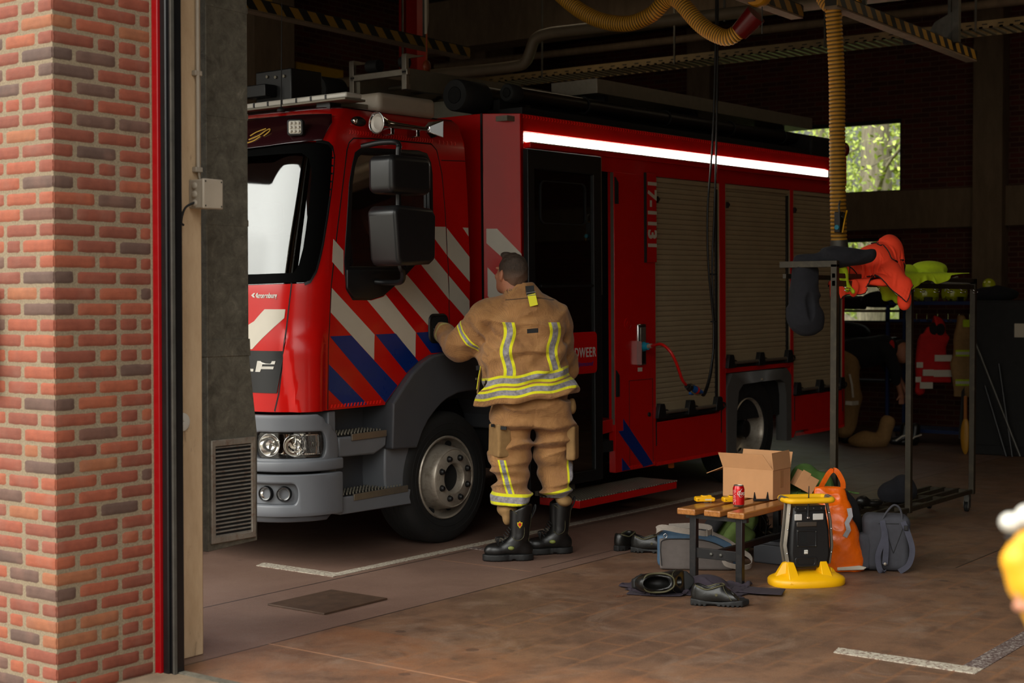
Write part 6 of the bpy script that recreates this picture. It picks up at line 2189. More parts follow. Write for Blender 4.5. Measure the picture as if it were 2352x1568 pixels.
def wrap(o, r, a0):
    for v in o.data.vertices:
        a = a0 + v.co.x / r
        v.co = Vector(((r + v.co.z) * math.sin(a), -(r + v.co.z) * math.cos(a), v.co.y))
    return o
o = wrap(text('Coca-Cola', .034, M['white'], cn, 'lettering', sx=.80, shear=.35, bold=.0006, ext=.0003), .0334, .35 + .95); o.location.z = .078
cur = MB()
def cany(a, z, r=.0336): return (r * math.sin(a), -r * math.cos(a), z)
pts = bez([(cany(.46, .104)), (cany(.18, .092)), (cany(-.02, .074)), (cany(.0, .061)), (cany(.25, .0565)), (cany(.7, .063)), (cany(1.0, .068))], 6)
cur.tube(pts, [.0006 + .0022 * math.sin(PI * min(1, k / (len(pts) - 1) * 1.35)) * (k / (len(pts) - 1) < .75) for k in range(len(pts))], 6)
cur.build('can_swirl', M['white'], cn, smooth=70)
fine_ = MB(); random.seed(5)
for k in range(16):
    z = .016 + k * .0055
    for j in range(3):
        a0 = -1.25 + j * .23; 
        if random.random() < .8:
            w = random.uniform(.10, .2); h = random.uniform(.0015, .0035)
            fine_.add([cany(a0, z), cany(a0 + w, z), cany(a0 + w, z + h), cany(a0, z + h)], [(0, 1, 2, 3)])
fine_.build('small_print', mk('pale print', (222, 170, 170), .4, var=.1), cn)
og = MB().add([cany(1.18, .022), cany(1.5, .022), cany(1.5, .062), cany(1.18, .062)], [(0, 1, 2, 3)]).build('orange_panel', mk('orange print', (214, 96, 10), .4, var=.05), cn)

def meter(loc, rz, label):
    t = thing('gas_meter', label, 'gas meter', loc, (0, 0, rz))
    b = MB().prism([(-.055, .006), (.052, .006), (.056, .014), (.056, .028), (.030, .034), (-.05, .032), (-.056, .026)], -.03, .03, 'y').build('housing', M['yellow'], t, bevel=.005, seg=3)
    MB().box(-.004, .034, -.0315, -.029, .014, .022).build('label', M['white'], b)
    MB().box(-.046, -.038, -.0315, -.029, .016, .019).build('slot', M['black'], b)
    MB().box(-.02, .04, -.012, .02, .030, .040).build('top_cap', M['yellow'], t, bevel=.005)
    MB().box(-.012, .018, -.008, .016, .0385, .0412).build('screen', M['black_plastic'], t)
    MB().box(-.01, .02, -.02, .01, 0, .008).cyl((.03, -.018, .004), (.03, -.03, .004), .004, n=10).build('clip', M['steel'], t)
    return t
meter((7.575, 4.165, .411), cam_rot(6), 'yellow gas meter lying on the far left plank of the bench')
meter((7.655, 4.03, .411), cam_rot(8), 'yellow gas meter half hidden behind the red can on the bench')
cl = thing('mounting_clip', 'small black U-shaped clip leaning against the cardboard box on the bench', 'clip', (7.815, 3.925, .411), (0, 0, cam_rot(8)))
MB().prism([(-.045, .0), (.045, .0), (.047, .012), (-.047, .012)], -.012, .012, 'y').build('plate', M['black_plastic'], cl, bevel=.002)
for s in (-1, 1):
    MB().prism([(s * .047, .010), (s * .030, .014), (s * .038, .052), (s * .041, .052)], -.003, .003, 'y').build('prong', M['black_plastic'], cl)

# ------------------------------------------------------------------ shoes
def shoe(name, label, loc, rz, rx=0.0, ry=0.0, group=None, open_top=True, L=1.0):
    t = thing(name, label, 'shoe', loc, (rx, ry, rz), group)
    def f(q):       # toe towards +x, 0.29 long
        d = sd_ell(q, (-.085, 0, .055), (.058, .040, .058))
        d = smin(d, sd_ell(q, (-.01, 0, .055), (.095, .046, .052)), .03)
        d = smin(d, sd_ell(q, (.085, 0, .045), (.068, .052, .036)), .03)
        d = smin(d, sd_caps(q, (-.10, 0, .09), (.0, 0, .105), .032, .026), .02)
        d = d - .0035 * folds(q, 34, 1, (1.3, .4, .6)) * np.exp(-((q[:, 0] - .045) / .05) ** 2)
        d = np.maximum(d, .026 - q[:, 2])
        top = q[:, 2] - (.112 - .9 * np.clip(q[:, 0] - .02, 0, 1) - .16 * np.abs(np.clip(q[:, 0] + .06, -.07, .07)) * 0 - .022 * np.exp(-((q[:, 0] + .05) / .035) ** 2))
        d = np.maximum(d, top)
        cav = sd_ell(q, (-.055, 0, .115), (.066, .030, .075))
        cav = smin(cav, sd_ell(q, (.0, 0, .06), (.09, .030, .024)), .02)
        return np.maximum(d, -cav)
    up_ = sculpt('upper', f, (-.17, -.08, .0), (.18, .08, .15), .0042, M['shoe'], t)
    def g(q):
        w = np.interp(q[:, 0], [-.14, -.10, -.03, .06, .12, .155], [.020, .042, .036, .054, .046, .012])
        d = np.maximum(np.abs(q[:, 1]) - w, np.abs(q[:, 0] - .006) - .150)
        topz = .030 + .006 * np.cos((q[:, 0] + .14) * 24)
        d = np.maximum(d, q[:, 2] - topz)
        d = np.maximum(d, -q[:, 2] + np.clip(q[:, 0] - .11, 0, 1) * .25)
        lug = np.maximum(np.abs(((q[:, 0] / .024) % 1) - .5) * .024 - .0045, q[:, 2] - .008)
        lug = np.maximum(lug, .022 - np.abs(q[:, 1]))
        d = np.maximum(d, -lug)
        return np.maximum(d, -np.maximum(np.abs(q[:, 0] + .035) - .022, q[:, 2] - .009))
    sculpt('sole', g, (-.17, -.075, -.01), (.18, .075, .05), .004, M['sole'], t)
    c = MB()
    c.tube(bez([(-.118, -.018, .105), (-.10, -.036, .098), (-.06, -.043, .088), (-.01, -.040, .102), (.022, -.022, .108), (.030, 0, .104), (.022, .022, .108), (-.01, .040, .102), (-.06, .043, .088), (-.10, .036, .098), (-.118, .018, .105)], 5), .0045, 8)
    c.build('collar_roll', M['piping'], t, smooth=70)
    for s in (-1, 1):
        MB().tube(bez([(.022, s * .022, .108), (.03, s * .038, .085), (.055, s * .050, .05), (.065, s * .054, .035)], 5), .0016, 6).build('seam', M['piping'], up_, smooth=70)
        MB().lathe([(.008, 0), (.008, s * .001), (.006, s * .002)], (-.012, s * .0465, .062), 'y', 14).build('stud', M['piping'], up_)
    return t
shoe('shoe', 'black slip-on work shoe standing upright in front of the bench, toe to the right', (6.80, 3.655, 0), cam_rot(-8))
shoe('shoe', 'black slip-on work shoe tipped on its side, opening towards the viewer', (6.90, 4.06, .062), cam_rot(14), rx=1.42).scale = (1.15, 1.15, 1.15)
shoe('shoe', 'black work shoe behind the blue shoulder bag, heel fully visible, the nearer of the pair', (8.02, 4.77, 0), cam_rot(-6))
shoe('shoe', 'black work shoe behind the blue shoulder bag, leftmost shoe with only its heel showing', (8.06, 4.97, 0), cam_rot(48))

# dark sweatshirt crumpled on the floor
def sw(P):
    d = sd_ell(P, (-.10, .03, .03), (.22, .14, .055))
    d = smin(d, sd_ell(P, (.10, .02, .045), (.16, .12, .065)), .05)
    d = smin(d, sd_caps(P, (.18, -.02, .035), (.40, -.06, .018), .045, .030), .03)
    d = smin(d, sd_caps(P, (-.28, .05, .06), (-.1, .04, .07), .035, .04), .03)
    return d - .034 * folds(P, 12, 2, (1, 1, .5)) - .012 * folds(P, 30, 1)
ps = thing('sweatshirt', 'dark plum sweatshirt crumpled on the floor under the two front shoes', 'sweatshirt', (7.06, 3.98, .0), (0, 0, cam_rot(-4)))
def swc(P):
    d = np.minimum(P[:, 2], sd_ell(P, (-.08, .06, .0), (.16, .10, .050)))
    d = np.minimum(d, sd_ell(P, (.10, .05, .0), (.12, .09, .070)))
    return d
drape('sweatshirt_cloth', 64, 40, crum(.00, .02, .16, 1.0, .60, -.08, .60, .040, 1), 1.0 / 63, swc, M['plum_cloth'], ps, steps=120, seed=7, mu=.7)
drape('sleeve', 40, 16, crum(.30, -.03, .09, .46, .20, -.25, .72, .022, 2), .46 / 39, lambda P: np.minimum(P[:, 2] - .008, swc(P)), M['plum_cloth'], ps, steps=100, seed=8, mu=.7)

db = MB()
random.seed(9)
for k in range(26):
    x, y = random.gauss(0, .03), random.gauss(0, .012)
    db.box(x - .003, x + .004, y - .003, y + .003, 0, random.uniform(.003, .008))
o = db.build('dry_leaf_crumbs', mk('brown leaf crumbs', (90, 56, 34), .9, var=.3))
o.location = (6.70, 4.19, .001); o.rotation_euler = (0, 0, cam_rot()); tag(o, 'small scatter of dry brown crumbs on the floor left of the tipped shoe', 'crumbs', kind='stuff')

# blue and grey shoulder bag
sb_ = thing('shoulder_bag', 'grey and steel blue shoulder bag with long grey strap on the floor under the bench', 'bag', (7.655, 4.26, 0), (0, 0, cam_rot(-4)))
sb_.scale = (1, 1, .9)
def sbf(P):
    q = P.copy()
    top = .235 - .10 * np.clip((P[:, 0] - .0) / .24, 0, 1) ** 1.6
    d = sd_box(P, (0, .05, .125), (.235, .075, .125), .045)
    d = np.maximum(d, P[:, 2] - top - .01)
    return d - .006 * wob(P, 10, 1)
sculpt('bag_body', sbf, (-.30, -.07, -.01), (.30, .18, .30), .007, M['bluegrey_cloth'], sb_)
def sbp(P):
    d = sd_box(P, (-.005, -.025, .108), (.215, .02, .108), .018)
    top = .205 - .09 * np.clip((P[:, 0] - .0) / .22, 0, 1) ** 1.4
    d = np.maximum(d, P[:, 2] - top)
    return d - .003 * wob(P, 12, 2)
o = sculpt('front_pocket', sbp, (-.26, -.07, -.01), (.26, .02, .26), .006, M['grey_cloth'], sb_)
MB().tube(bez([(-.205, -.048, .03), (-.212, -.048, .15), (-.19, -.048, .200), (-.05, -.048, .205), (.08, -.048, .188), (.17, -.048, .140), (.205, -.048, .10)], 6), .003, 6).build('piping', M['black'], o, smooth=70)
st_ = MB()
st_.strap(bez([(-.20, .03, .225), (-.235, -.03, .255), (-.20, -.075, .285), (-.10, -.09, .268), (.0, -.09, .255), (.05, -.085, .250), (.085, -.06, .262), (.07, -.0, .275), (-.02, .03, .28), (-.16, .05, .27)], 5), .038, .004, (0, -.3, 1))
st_.strap(bez([(.09, .0, .235), (.17, -.02, .195), (.26, -.04, .13), (.31, -.06, .09), (.30, -.16, .06), (.24, -.20, .055), (.16, -.18, .07), (.14, -.12, .09)], 5), .036, .004, (0, -.5, 1))
st_.build('shoulder_strap', M['webbing'], sb_, smooth=40)
MB().box(.052, .056, -.095, -.06, .232, .275).box(.085, .089, -.085, -.05, .235, .278).build('buckle', M['webbing'], sb_)
MB().tube([(-.185 + .010 * math.cos(a), -.05, .225 + .014 * math.sin(a)) for a in [2 * PI * k / 12 for k in range(12)]], .0025, 6, closed=True).build('ring', M['chrome'], sb_, smooth=70)
MB().tube([(.215 + .012 * math.cos(a), -.045, .145 + .014 * math.sin(a)) for a in [2 * PI * k / 12 for k in range(12)]], .0025, 6, closed=True).tube([(.215, -.045, .13), (.222, -.045, .105)], .004, 8).build('ring', M['chrome'], sb_, smooth=70)

# green backpack leaning behind
gp = thing('backpack', 'moss green backpack with black trim lying on its back behind the bench leg', 'backpack', (8.10, 4.30, 0), (0, 0, cam_rot(4)))
gp.scale = (1.15, 1.15, 1.05)
R1 = rotm(0, .55, 0)
def gpf(P):
    d = sd_box(P, (.045, .09, .145), (.10, .085, .17), .06, R1)
    return np.maximum(d, -P[:, 2]) - .010 * folds(P, 13, 0)
o = sculpt('pack_body', gpf, (-.28, -.08, -.01), (.32, .26, .42), .007, M['green_cloth'], gp)
sculpt('front_pocket', lambda P: np.maximum(sd_box(P, (.060, -.01, .11), (.075, .04, .09), .035, R1), -P[:, 2]) - .008 * folds(P, 16, 1), (-.2, -.1, -.01), (.26, .08, .32), .006, M['green_cloth'], gp)
def bkp(P):
    return sd_box(P, (-.050, .08, .195), (.022, .095, .15), .02, R1) - .003 * wob(P, 12, 2)
sculpt('back_panel', bkp, (-.30, -.06, .02), (.16, .24, .44), .007, M['black_cloth'], gp)
lay(o, [(-.05, .08), (.0, .14), (.05, .22), (.09, .27)], .005, M['black'], 'zip')
lay(o, [(-.08, .03), (-.02, .03), (.08, .08), (.19, .22)], .006, M['black'], 'trim')
# black boots standing behind the bench
for lx, ly, a, lab in ((8.62, 4.36, 20, 'black ankle boot behind the green backpack, the left one'), (8.80, 4.40, -10, 'black ankle boot behind the green backpack, the right one beside the back leg')):
    t = thing('boot', lab, 'boot', (lx, ly, 0), (0, 0, cam_rot(a)))
    def f(q):
        d = sd_caps(q, (-.02, 0, .10), (-.035, 0, .24), .048, .055)
        d = smin(d, sd_ell(q, (.06, 0, .05), (.085, .045, .045)), .03)
        d = smin(d, sd_ell(q, (-.03, 0, .05), (.06, .04, .05)), .02) - .003 * folds(q, 25, 0)
        d = np.maximum(d, -q[:, 2]); d = np.maximum(d, q[:, 2] - .25)
        return np.maximum(d, -sd_caps(q, (-.035, 0, .2), (-.035, 0, .3), .042))
    sculpt('upper', f, (-.12, -.08, -.005), (.17, .08, .27), .006, M['boot'], t)
    MB().prism([(-.09, 0), (.15, 0), (.15, .02), (-.09, .022)], -.045, .045, 'y').build('sole', M['sole'], t, bevel=.01)
    lc = MB()
    for k in range(5):
        lc.tube([(.03 - .012 * k, -.03, .10 + .025 * k), (.045 - .012 * k, 0, .115 + .025 * k), (.03 - .012 * k, .03, .10 + .025 * k)], .003, 6)
    lc.tube(bez([(.0, -.04, .22), (.03, -.07, .15), (.02, -.07, .05), (.01, -.08, .01)], 5), .003, 6)
    lc.build('laces', M['black'], t)

# ------------------------------------------------------------------ portable work light with yellow foot
fl_ = thing('work_light', 'portable black work light with yellow handle ring and yellow foot beside the bench', 'work light', (7.615, 3.545, 0), (0, 0, cam_rot(12)))
fl_.scale = (1.08, 1.08, 1.10)
Y_ = M['yellow']
base = MB()
def sup(a, b, n=40, p=2.6):
    out = []
    for k in range(n):
        t = 2 * PI * k / n
        c, s_ = math.cos(t), math.sin(t)
        out.append((a * math.copysign(abs(c) ** (2 / p), c), b * math.copysign(abs(s_) ** (2 / p), s_)))
    return out
base = MB()
tiers = [(.196, .122, 0.0), (.200, .126, .008), (.200, .126, .030), (.192, .118, .040), (.150, .085, .060), (.118, .060, .066), (.05, .03, .066)]
vs = [(x, y, z) for a_, b_, z in tiers for x, y in sup(a_, b_)]
base.add(vs, [(i * 40 + k, i * 40 + (k + 1) % 40, (i + 1) * 40 + (k + 1) % 40, (i + 1) * 40 + k) for i in range(len(tiers) - 1) for k in range(40)] + [tuple(range(40))[::-1], tuple(6 * 40 + k for k in range(40))])
base.build('foot', Y_, fl_, smooth=50)
for x0, x1, x2, x3 in ((-.175, -.110, -.090, -.125), (.02, .065, .10, .04)):
    pass
for s, xx in ((-1, -.105), (1, .075)):
    MB().add([(xx - .03, -.115, .02), (xx + .035, -.115, .02), (xx + .022, -.035, .118), (xx - .015, -.035, .118), (xx - .03, .02, .02), (xx + .035, .02, .02), (xx + .022, -.010, .118), (xx - .015, -.010, .118)],
             [(0, 1, 2, 3), (5, 4, 7, 6), (0, 4, 5, 1), (1, 5, 6, 2), (3, 2, 6, 7), (4, 0, 3, 7)]).build('foot_rib', Y_, fl_, bevel=.004)
MB().add([(-.19, -.02, .02), (-.115, -.05, .02), (-.115, -.03, .120), (-.135, -.02, .115), (-.19, .02, .02), (-.115, .02, .02), (-.115, .0, .12), (-.135, .0, .115)], [(0, 1, 2, 3), (5, 4, 7, 6), (0, 4, 5, 1), (1, 5, 6, 2), (3, 2, 6, 7), (4, 0, 3, 7)]).build('foot_rib', Y_, fl_, bevel=.004)
MB().add([(.19, -.02, .02), (.125, -.05, .02), (.120, -.03, .085), (.135, -.02, .08), (.19, .02, .02), (.125, .02, .02), (.120, .0, .085), (.135, .0, .08)], [(3, 2, 1, 0), (4, 5, 6, 7), (0, 1, 5, 4), (1, 2, 6, 5), (3, 7, 6, 2), (4, 7, 3, 0)]).build('foot_rib', Y_, fl_, bevel=.004)
bd = [(-.092, .085), (-.103, .16), (-.098, .27), (-.082, .40), (.088, .40), (.112, .27), (.118, .15), (.102, .085)]
b_ = MB().prism(bd, -.035, .05, 'y').build('lamp_body', M['black_plastic'], fl_, bevel=.014, seg=3)
MB().box(-.080, .085, -.042, -.030, .375, .402).build('top_panel', M['black_plastic'], b_, bevel=.003)
for x in (-.065, -.025, .020, .062):
    MB().ball((x, -.043, .388), .004, 8, 6).build('screw', M['steel'], b_)
for x0, x1 in ((-.082, -.042), (.018, .075)):
    MB().box(x0, x1, -.042, -.034, .328, .360).build('diffuser', mk('milky diffuser', (196, 192, 186), .4, var=.05) if 'milky diffuser' not in bpy.data.materials else bpy.data.materials['milky diffuser'], b_, bevel=.003)
MB().box(-.070, .040, -.040, -.034, .296, .320).build('name_plate', mk('dull dark metal', (86, 78, 70), .4, metal=.6, var=.05), b_, bevel=.003)
MB().frame([(-.07, .195), (.04, .192), (.04, .278), (-.07, .282)], [(-.062, .203), (.032, .200), (.032, .270), (-.062, .274)], -.040, -.033, 'y').build('hatch_frame', M['black_plastic'], b_, bevel=.002)
MB().box(-.052, -.012, -.0355, -.034, .212, .268).build('hatch', M['void'], b_)
for x, z in ((-.064, .275), (.034, .27), (-.064, .20), (.034, .198)):
    MB().ball((x, -.041, z), .003, 8, 6).build('screw', M['steel'], b_)
MB().lathe([(.019, 0), (.019, -.003), (.015, -.003)], (-.018, -.034, .168), 'y', 24).build('socket_ring', M['black'], b_)
so_ = MB()
for a in range(4):
    so_.ball((-.018 + .0065 * math.cos(a * PI / 2 + PI / 4), -.037, .168 + .0065 * math.sin(a * PI / 2 + PI / 4)), .0065, 10, 6)
so_.build('socket_marker', M['white'], b_)
MB().frame(rrect(-.078, .045, .092, .142, .014, 4), rrect(-.062, .030, .104, .134, .010, 4), -.038, -.030, 'y').build('grip_recess', M['black_plastic'], b_, bevel=.002)
for s, pts in ((-1, [(-.105, .10), (-.122, .20), (-.108, .32), (-.098, .42)]), (1, [(.118, .10), (.132, .19), (.122, .32), (.100, .42)])):
    q = MB()
    q.strap([(x, -.01, z) for x, z in pts], .020, .006, (0, 1, 0) if s > 0 else (.8, -.6, 0))
    q.strap([(x + .012 * s, .01, z) for x, z in pts], .016, .005, (1, 0, 0))
    k_ = q.build('side_rail', M['alu'], fl_, bevel=.001)
    for z in (.16, .28, .36):
        x = np.interp(z, [p[1] for p in pts], [p[0] for p in pts])
        MB().ball((x, -.022, z), .004, 8, 6).build('rivet', M['chrome'], k_)
ring = [(-.128, 0), (-.120, -.045), (-.085, -.065), (.085, -.065), (.120, -.045), (.128, 0), (.120, .06), (.085, .075), (-.085, .075), (-.120, .06)]
rp3 = bez([(x, y, .430 + .02 * (y + .0) ) for x, y in ring + ring[:1]], 5)
MB().tube(rp3[:-1], .0145, 14, closed=True).build('handle_ring', M['yellow_soft'], fl_, smooth=80)
for s in (-1, 1):
    MB().cyl((s * .121, -.03, .430), (s * .127, .035, .432), .0165, n=16).build('ring_joint', M['alu'], fl_, smooth=50)
an = MB().tube([(-.010, -.040, .345), (-.010, -.040, .365)], .009, 12).tube([(-.010, -.040, .36), (-.008, -.042, .42), (-.006, -.042, .50)], [.006, .004, .0022], 8)
an.build('antenna', M['black_plastic'], fl_, smooth=60)
MB().cyl((-.010, -.040, .338), (-.010, -.040, .346), .009, n=14).build('antenna_base', M['chrome'], fl_)

# ------------------------------------------------------------------ orange shopping bag and neighbours
ob = thing('shopping_bag', 'full orange plastic shopping bag with loop handle standing behind the work light', 'bag', (8.09, 3.56, 0), (0, 0, cam_rot(0)))
M['orange_bag'] = mk('glossy orange plastic film', (226, 98, 10), .28, coat=.3, var=.08, vscale=8, bump=.4, bscale=26, bdist=.006)
def obf(P):
    d = sd_loft(P, [(.0, .02, .04, .135, .075), (.06, .02, .04, .135, .085), (.22, .0, .04, .115, .085), (.30, -.025, .04, .105, .080), (.40, -.03, .04, .110, .060), (.49, -.03, .04, .110, .030)])
    return d - .012 * folds(P, 13, 1, (1, 1, .8)) * np.clip(P[:, 2] * 8, 0, 1)
sculpt('bag_body', obf, (-.20, -.10, -.005), (.22, .18, .53), .007, M['orange_bag'], ob, disp=lambda V: .004 * folds(V, 40, 2))
hs = MB().strap(bez([(-.11, .03, .47), (-.09, .01, .52), (-.06, .0, .575), (-.035, .0, .59), (-.01, .0, .575), (.02, .01, .52), (.025, .02, .48)], 6), .030, .003, (0, .35, 1) if False else (1, 0, .2))
hs.build('handle', M['orange_bag'], ob)
MB().strap([(.045, -.052, .375), (.052, -.058, .33), (.030, -.062, .29), (.040, -.065, .25), (.018, -.062, .21)], .028, .002, (1, 0, .2)).build('logo_wave', M['silver_cloth'], ob)
MB().prism([(-.02, .012), (.13, .016), (.15, .03), (.11, .04), (-.02, .03)], -.052, -.03, 'y').build('bottom_fold', M['paper'], ob, bevel=.004)
o = sculpt('carrier_bag', lambda P: np.maximum(sd_loft(P, [(0, .03, 0, .06, .06), (.10, .03, 0, .065, .06), (.14, .0, 0, .07, .07), (.25, -.02, 0, .085, .08), (.38, -.05, 0, .07, .07), (.44, -.07, 0, .04, .05)]), -P[:, 2]) - .006 * folds(P, 12, 2), (-.20, -.14, -.01), (.16, .14, .50), .008, M['black_cloth'])
o.location = (8.36, 3.60, 0); o.rotation_euler = (0, 0, cam_rot()); tag(o, 'black soft bag standing between the orange bag and the slate backpack', 'bag')

sl_ = thing('backpack', 'slate grey square backpack with top loop handle standing right of the black bag', 'backpack', (8.24, 3.33, 0), (0, 0, cam_rot(-6)))
sl_.scale = (1.06, 1.06, 1.06)
o = sculpt('pack_body', lambda P: sd_box(P, (0, .05, .150), (.125, .075, .155), .045) - .007 * folds(P, 11, 1), (-.17, -.06, -.01), (.17, .17, .34), .006, M['slate_cloth'], sl_)
o.location.z = .006
sculpt('side_pocket', lambda P: sd_box(P, (-.118, .03, .11), (.030, .055, .10), .02) - .005 * folds(P, 18, 2), (-.17, -.05, -.01), (-.06, .11, .24), .006, M['slate_cloth'], sl_)
MB().tube(bez([(-.03, -.015, .285), (-.005, -.02, .33), (.03, -.02, .368), (.06, -.02, .358), (.075, -.018, .32), (.078, -.015, .28)], 6), .006, 8).build('top_handle', M['slate_cloth'], sl_, smooth=70)
for pts, nm_ in (([(-.03, -.03, .285), (-.022, -.045, .20), (-.055, -.055, .10), (-.045, -.055, .02), (-.015, -.050, .008)], 'shoulder_strap'),
                 ([(.08, -.03, .28), (.105, -.045, .22), (.128, -.05, .13), (.11, -.05, .05), (.06, -.048, .008)], 'shoulder_strap'),
                 ([(-.02, -.04, .24), (-.012, -.05, .15), (-.018, -.055, .05)], 'shoulder_strap')):
    MB().strap(bez(pts, 6), .030, .005, (1, 0, 0)).build(nm_, mk('slate webbing', (62, 62, 74), .85, var=.2, vscale=12) if 'slate webbing' not in bpy.data.materials else bpy.data.materials['slate webbing'], sl_, smooth=40)
lay(o, [(-.05, .262), (.0, .262), (.06, .262)], .002, M['black'], 'seam')
lay(o, [(.085, .25), (.03, .10)], .002, M['black'], 'seam')
lay(o, [(-.02, .25), (.03, .10)], .002, M['black'], 'seam')
MB().lathe([(.008, 0), (.008, -.002), (.004, -.003)], (-.018, -.060, .052), 'y', 16).build('snap_button', M['alu'], sl_)
MB().box(.083, .105, -.056, -.046, .235, .262).build('strap_buckle', M['black_plastic'], sl_, bevel=.003)

# pile behind the bench: crate, small box, moss cloth
cr_ = thing('storage_crate', 'dark grey plastic crate standing under the far end of the bench', 'crate', (8.20, 4.0, 0), (0, 0, 0))
MB().box(-.14, .14, -.10, .10, 0, .12).build('crate_body', M['dark_plastic'], cr_, bevel=.01)
MB().box(-.15, .15, -.11, .11, .115, .14).build('rim', M['dark_plastic'], cr_, bevel=.006)
sb2 = thing('cardboard_box', 'small half-open cardboard box tilted on the far end of the bench behind the big box', 'box', (8.22, 3.845, .475), (.05, .5, cam_rot(8)))
MB().box(-.06, .06, -.035, .06, -.035, .065).build('box_body', M['card'], sb2, bevel=.002)
MB().box(-.058, -.004, -.0375, -.0345, .03, .075).build('flap', M['card'], sb2)
fg = thing('fleece', 'moss green fleece bundled on the far end of the bench behind the cardboard boxes', 'fleece', (8.42, 3.88, .412), (0, 0, cam_rot()))
def fgc(P):
    bench_ = sd_box(P, (-.2, .0, -.03), (.45, .2, .03))
    return np.minimum(bench_, smin(sd_ell(P, (-.05, 0, .07), (.08, .07, .09)), sd_ell(P, (.05, -.01, .05), (.06, .06, .06)), .03))
drape('fleece_cloth', 46, 44, crum(-.0, -.02, .24, .52, .46, .2, .62, .032, 0), .52 / 45, fgc, M['moss_cloth'], fg, steps=110, seed=9, mu=.6, thick=.009)
o = sculpt('plastic_wrap', lambda P: sd_ell(P, (0, 0, 0), (.05, .035, .03)) - .02 * folds(P, 45, 1), (-.1, -.08, -.07), (.1, .08, .07), .005, mk('clear crumpled film', (120, 120, 112), .15, coat=.5, var=.3, vscale=40))
o.location = (8.24, 4.00, .55); tag(o, 'crumpled clear plastic wrap beside the green fleece at the end of the bench', 'plastic wrap')
MB().box(-.03, .03, -.03, .03, -.14, -.01).build('paper_stack', M['card'], o)

# ------------------------------------------------------------------ steel clothes racks
def rack(x0, x1, label, first):
    r = thing('coat_rack', label, 'coat rack', (x0, 3.8, 0), (0, 0, 0), 'steel coat racks on castors')
    L = x1 - x0
    RM = M['rackm']
    for x in ((0.0, L - .04) if first else (L - .04,)):
        MB().box(x, x + .04, -.02, .02, .13, 1.80 if x < .1 and first else 1.745).build('post', RM, r, bevel=.002)
    if first:
        MB().box(.0, .04, -.02, .365, 1.782, 1.822).build('end_arm', RM, r, bevel=.002)
    MB().box(L - .04, L, -.02, .345, 1.705, 1.745).build('end_arm', RM, r, bevel=.002)
    for y, z0, z1 in ((0.0, 1.665, 1.70), (.0, 1.715, 1.745), (.33, 1.715, 1.745)):
        MB().box(0, L, y - .012, y + .012, z0, z1).build('top_rail', RM, r, bevel=.002)
    for y in (0.0, .11, .22, .33):
        MB().box(0, L, y - .012, y + .012, .135, .165).build('shelf_bar', RM, r, bevel=.002)
    for x in ((0, L - .03) if first else (.3, .7, L - .03)):
        MB().box(x, x + .03, 0, .33, .130, .160).build('shelf_cross_bar', RM, r)
    for x in ((.05,) if first else ()) + (L - .06,):
        for y in (0.02, .31):
            c = MB().box(x - .02, x + .02, y - .02, y + .02, .075, .13).build('castor', M['steel'], r)
            c2 = MB().lathe([(.034, -.012), (.037, -.009), (.037, .009), (.034, .012)], (x - .01, y, .037), 'y', 24).build('castor_wheel', M['rubber'], c, smooth=50)
            MB().lathe([(.022, -.0145), (.024, -.0125), (.024, .0125), (.022, .0145)], (x - .01, y, .037), 'y', 20).build('castor_hub', M['steel'], c)
            MB().box(x - .03, x + .02, y - .020, y - .015, .03, .085).box(x - .03, x + .02, y + .015, y + .020, .03, .085).build('fork', M['steel'], c)
    for k in range(5):
        x = .12 + k * (L - .2) / 4
        MB().tube(bez([(x, -.012, 1.665), (x, -.03, 1.655), (x + .05, -.035, 1.652), (x + .055, -.03, 1.64), (x + .01, -.03, 1.638), (x, -.015, 1.642)], 3), .003, 6).build('coat_hook', M['chrome'], r, smooth=60)
    return r
rack(8.53, 9.80, 'tall olive steel coat rack on castors, the nearer one under the orange jackets', True)
rack(9.80, 11.07, 'tall olive steel coat rack on castors, the farther one with bare bottom bars', False)

# clothes on the nearer rack
def nv(P):
    d = sd_caps(P, (0, .06, .40), (-.0, .05, .10), .070, .085)
    d = smin(d, sd_ell(P, (.0, .04, .08), (.10, .07, .095)), .03)
    d = np.maximum(d, -sd_ell(P, (.02, -.06, .17), (.035, .06, .12)))
    d = d - .022 * folds(P, 9, 0, (1.6, 1, .4)) - .006 * folds(P, 26, 1)
    top = smin(sd_caps(P, (-.04, .05, .435), (.18, -.02, .455), .040, .050), sd_caps(P, (.18, -.02, .46), (.38, -.03, .47), .060, .035), .04)
    top = smin(top, sd_ell(P, (.22, .0, .485), (.10, .10, .040)), .04)
    return smin(d, top - .018 * folds(P, 12, 1), .03)
o = sculpt('sweatshirt', nv, (-.17, -.20, -.06), (.50, .22, .60), .007, M['navy_cloth'], disp=lambda V: .002 * wob(V, 50, 0))
o.location = (8.545, 3.985, 1.385); o.rotation_euler = (0, 0, cam_rot()); tag(o, 'dark navy sweatshirt draped over the end arm of the nearer coat rack, sleeve hanging', 'sweatshirt')
def orj(P):
    d = sd_ell(P, (.10, 0, .06), (.20, .16, .10))
    d = smin(d, sd_ell(P, (.26, -.02, .12), (.17, .13, .10)), .05)
    d = smin(d, sd_ell(P, (.38, .0, .19), (.09, .10, .085)), .03)
    d = smin(d, sd_caps(P, (-.08, 0, .03), (.1, 0, .08), .05, .08), .04)
    d = smin(d, sd_caps(P, (.34, -.06, .10), (.42, -.09, -.06), .085, .070), .03)
    d = smin(d, sd_caps(P, (.42, -.06, -.06), (.44, -.07, -.19), .055, .050), .02)
    d = smin(d, sd_caps(P, (.44, -.03, .0), (.54, -.04, -.07), .05, .04), .02)
    return d + .010 - .042 * folds(P, 8, 1, (1, 1, 1.3)) - .014 * folds(P, 19, 0, (1, 1, 1.5))
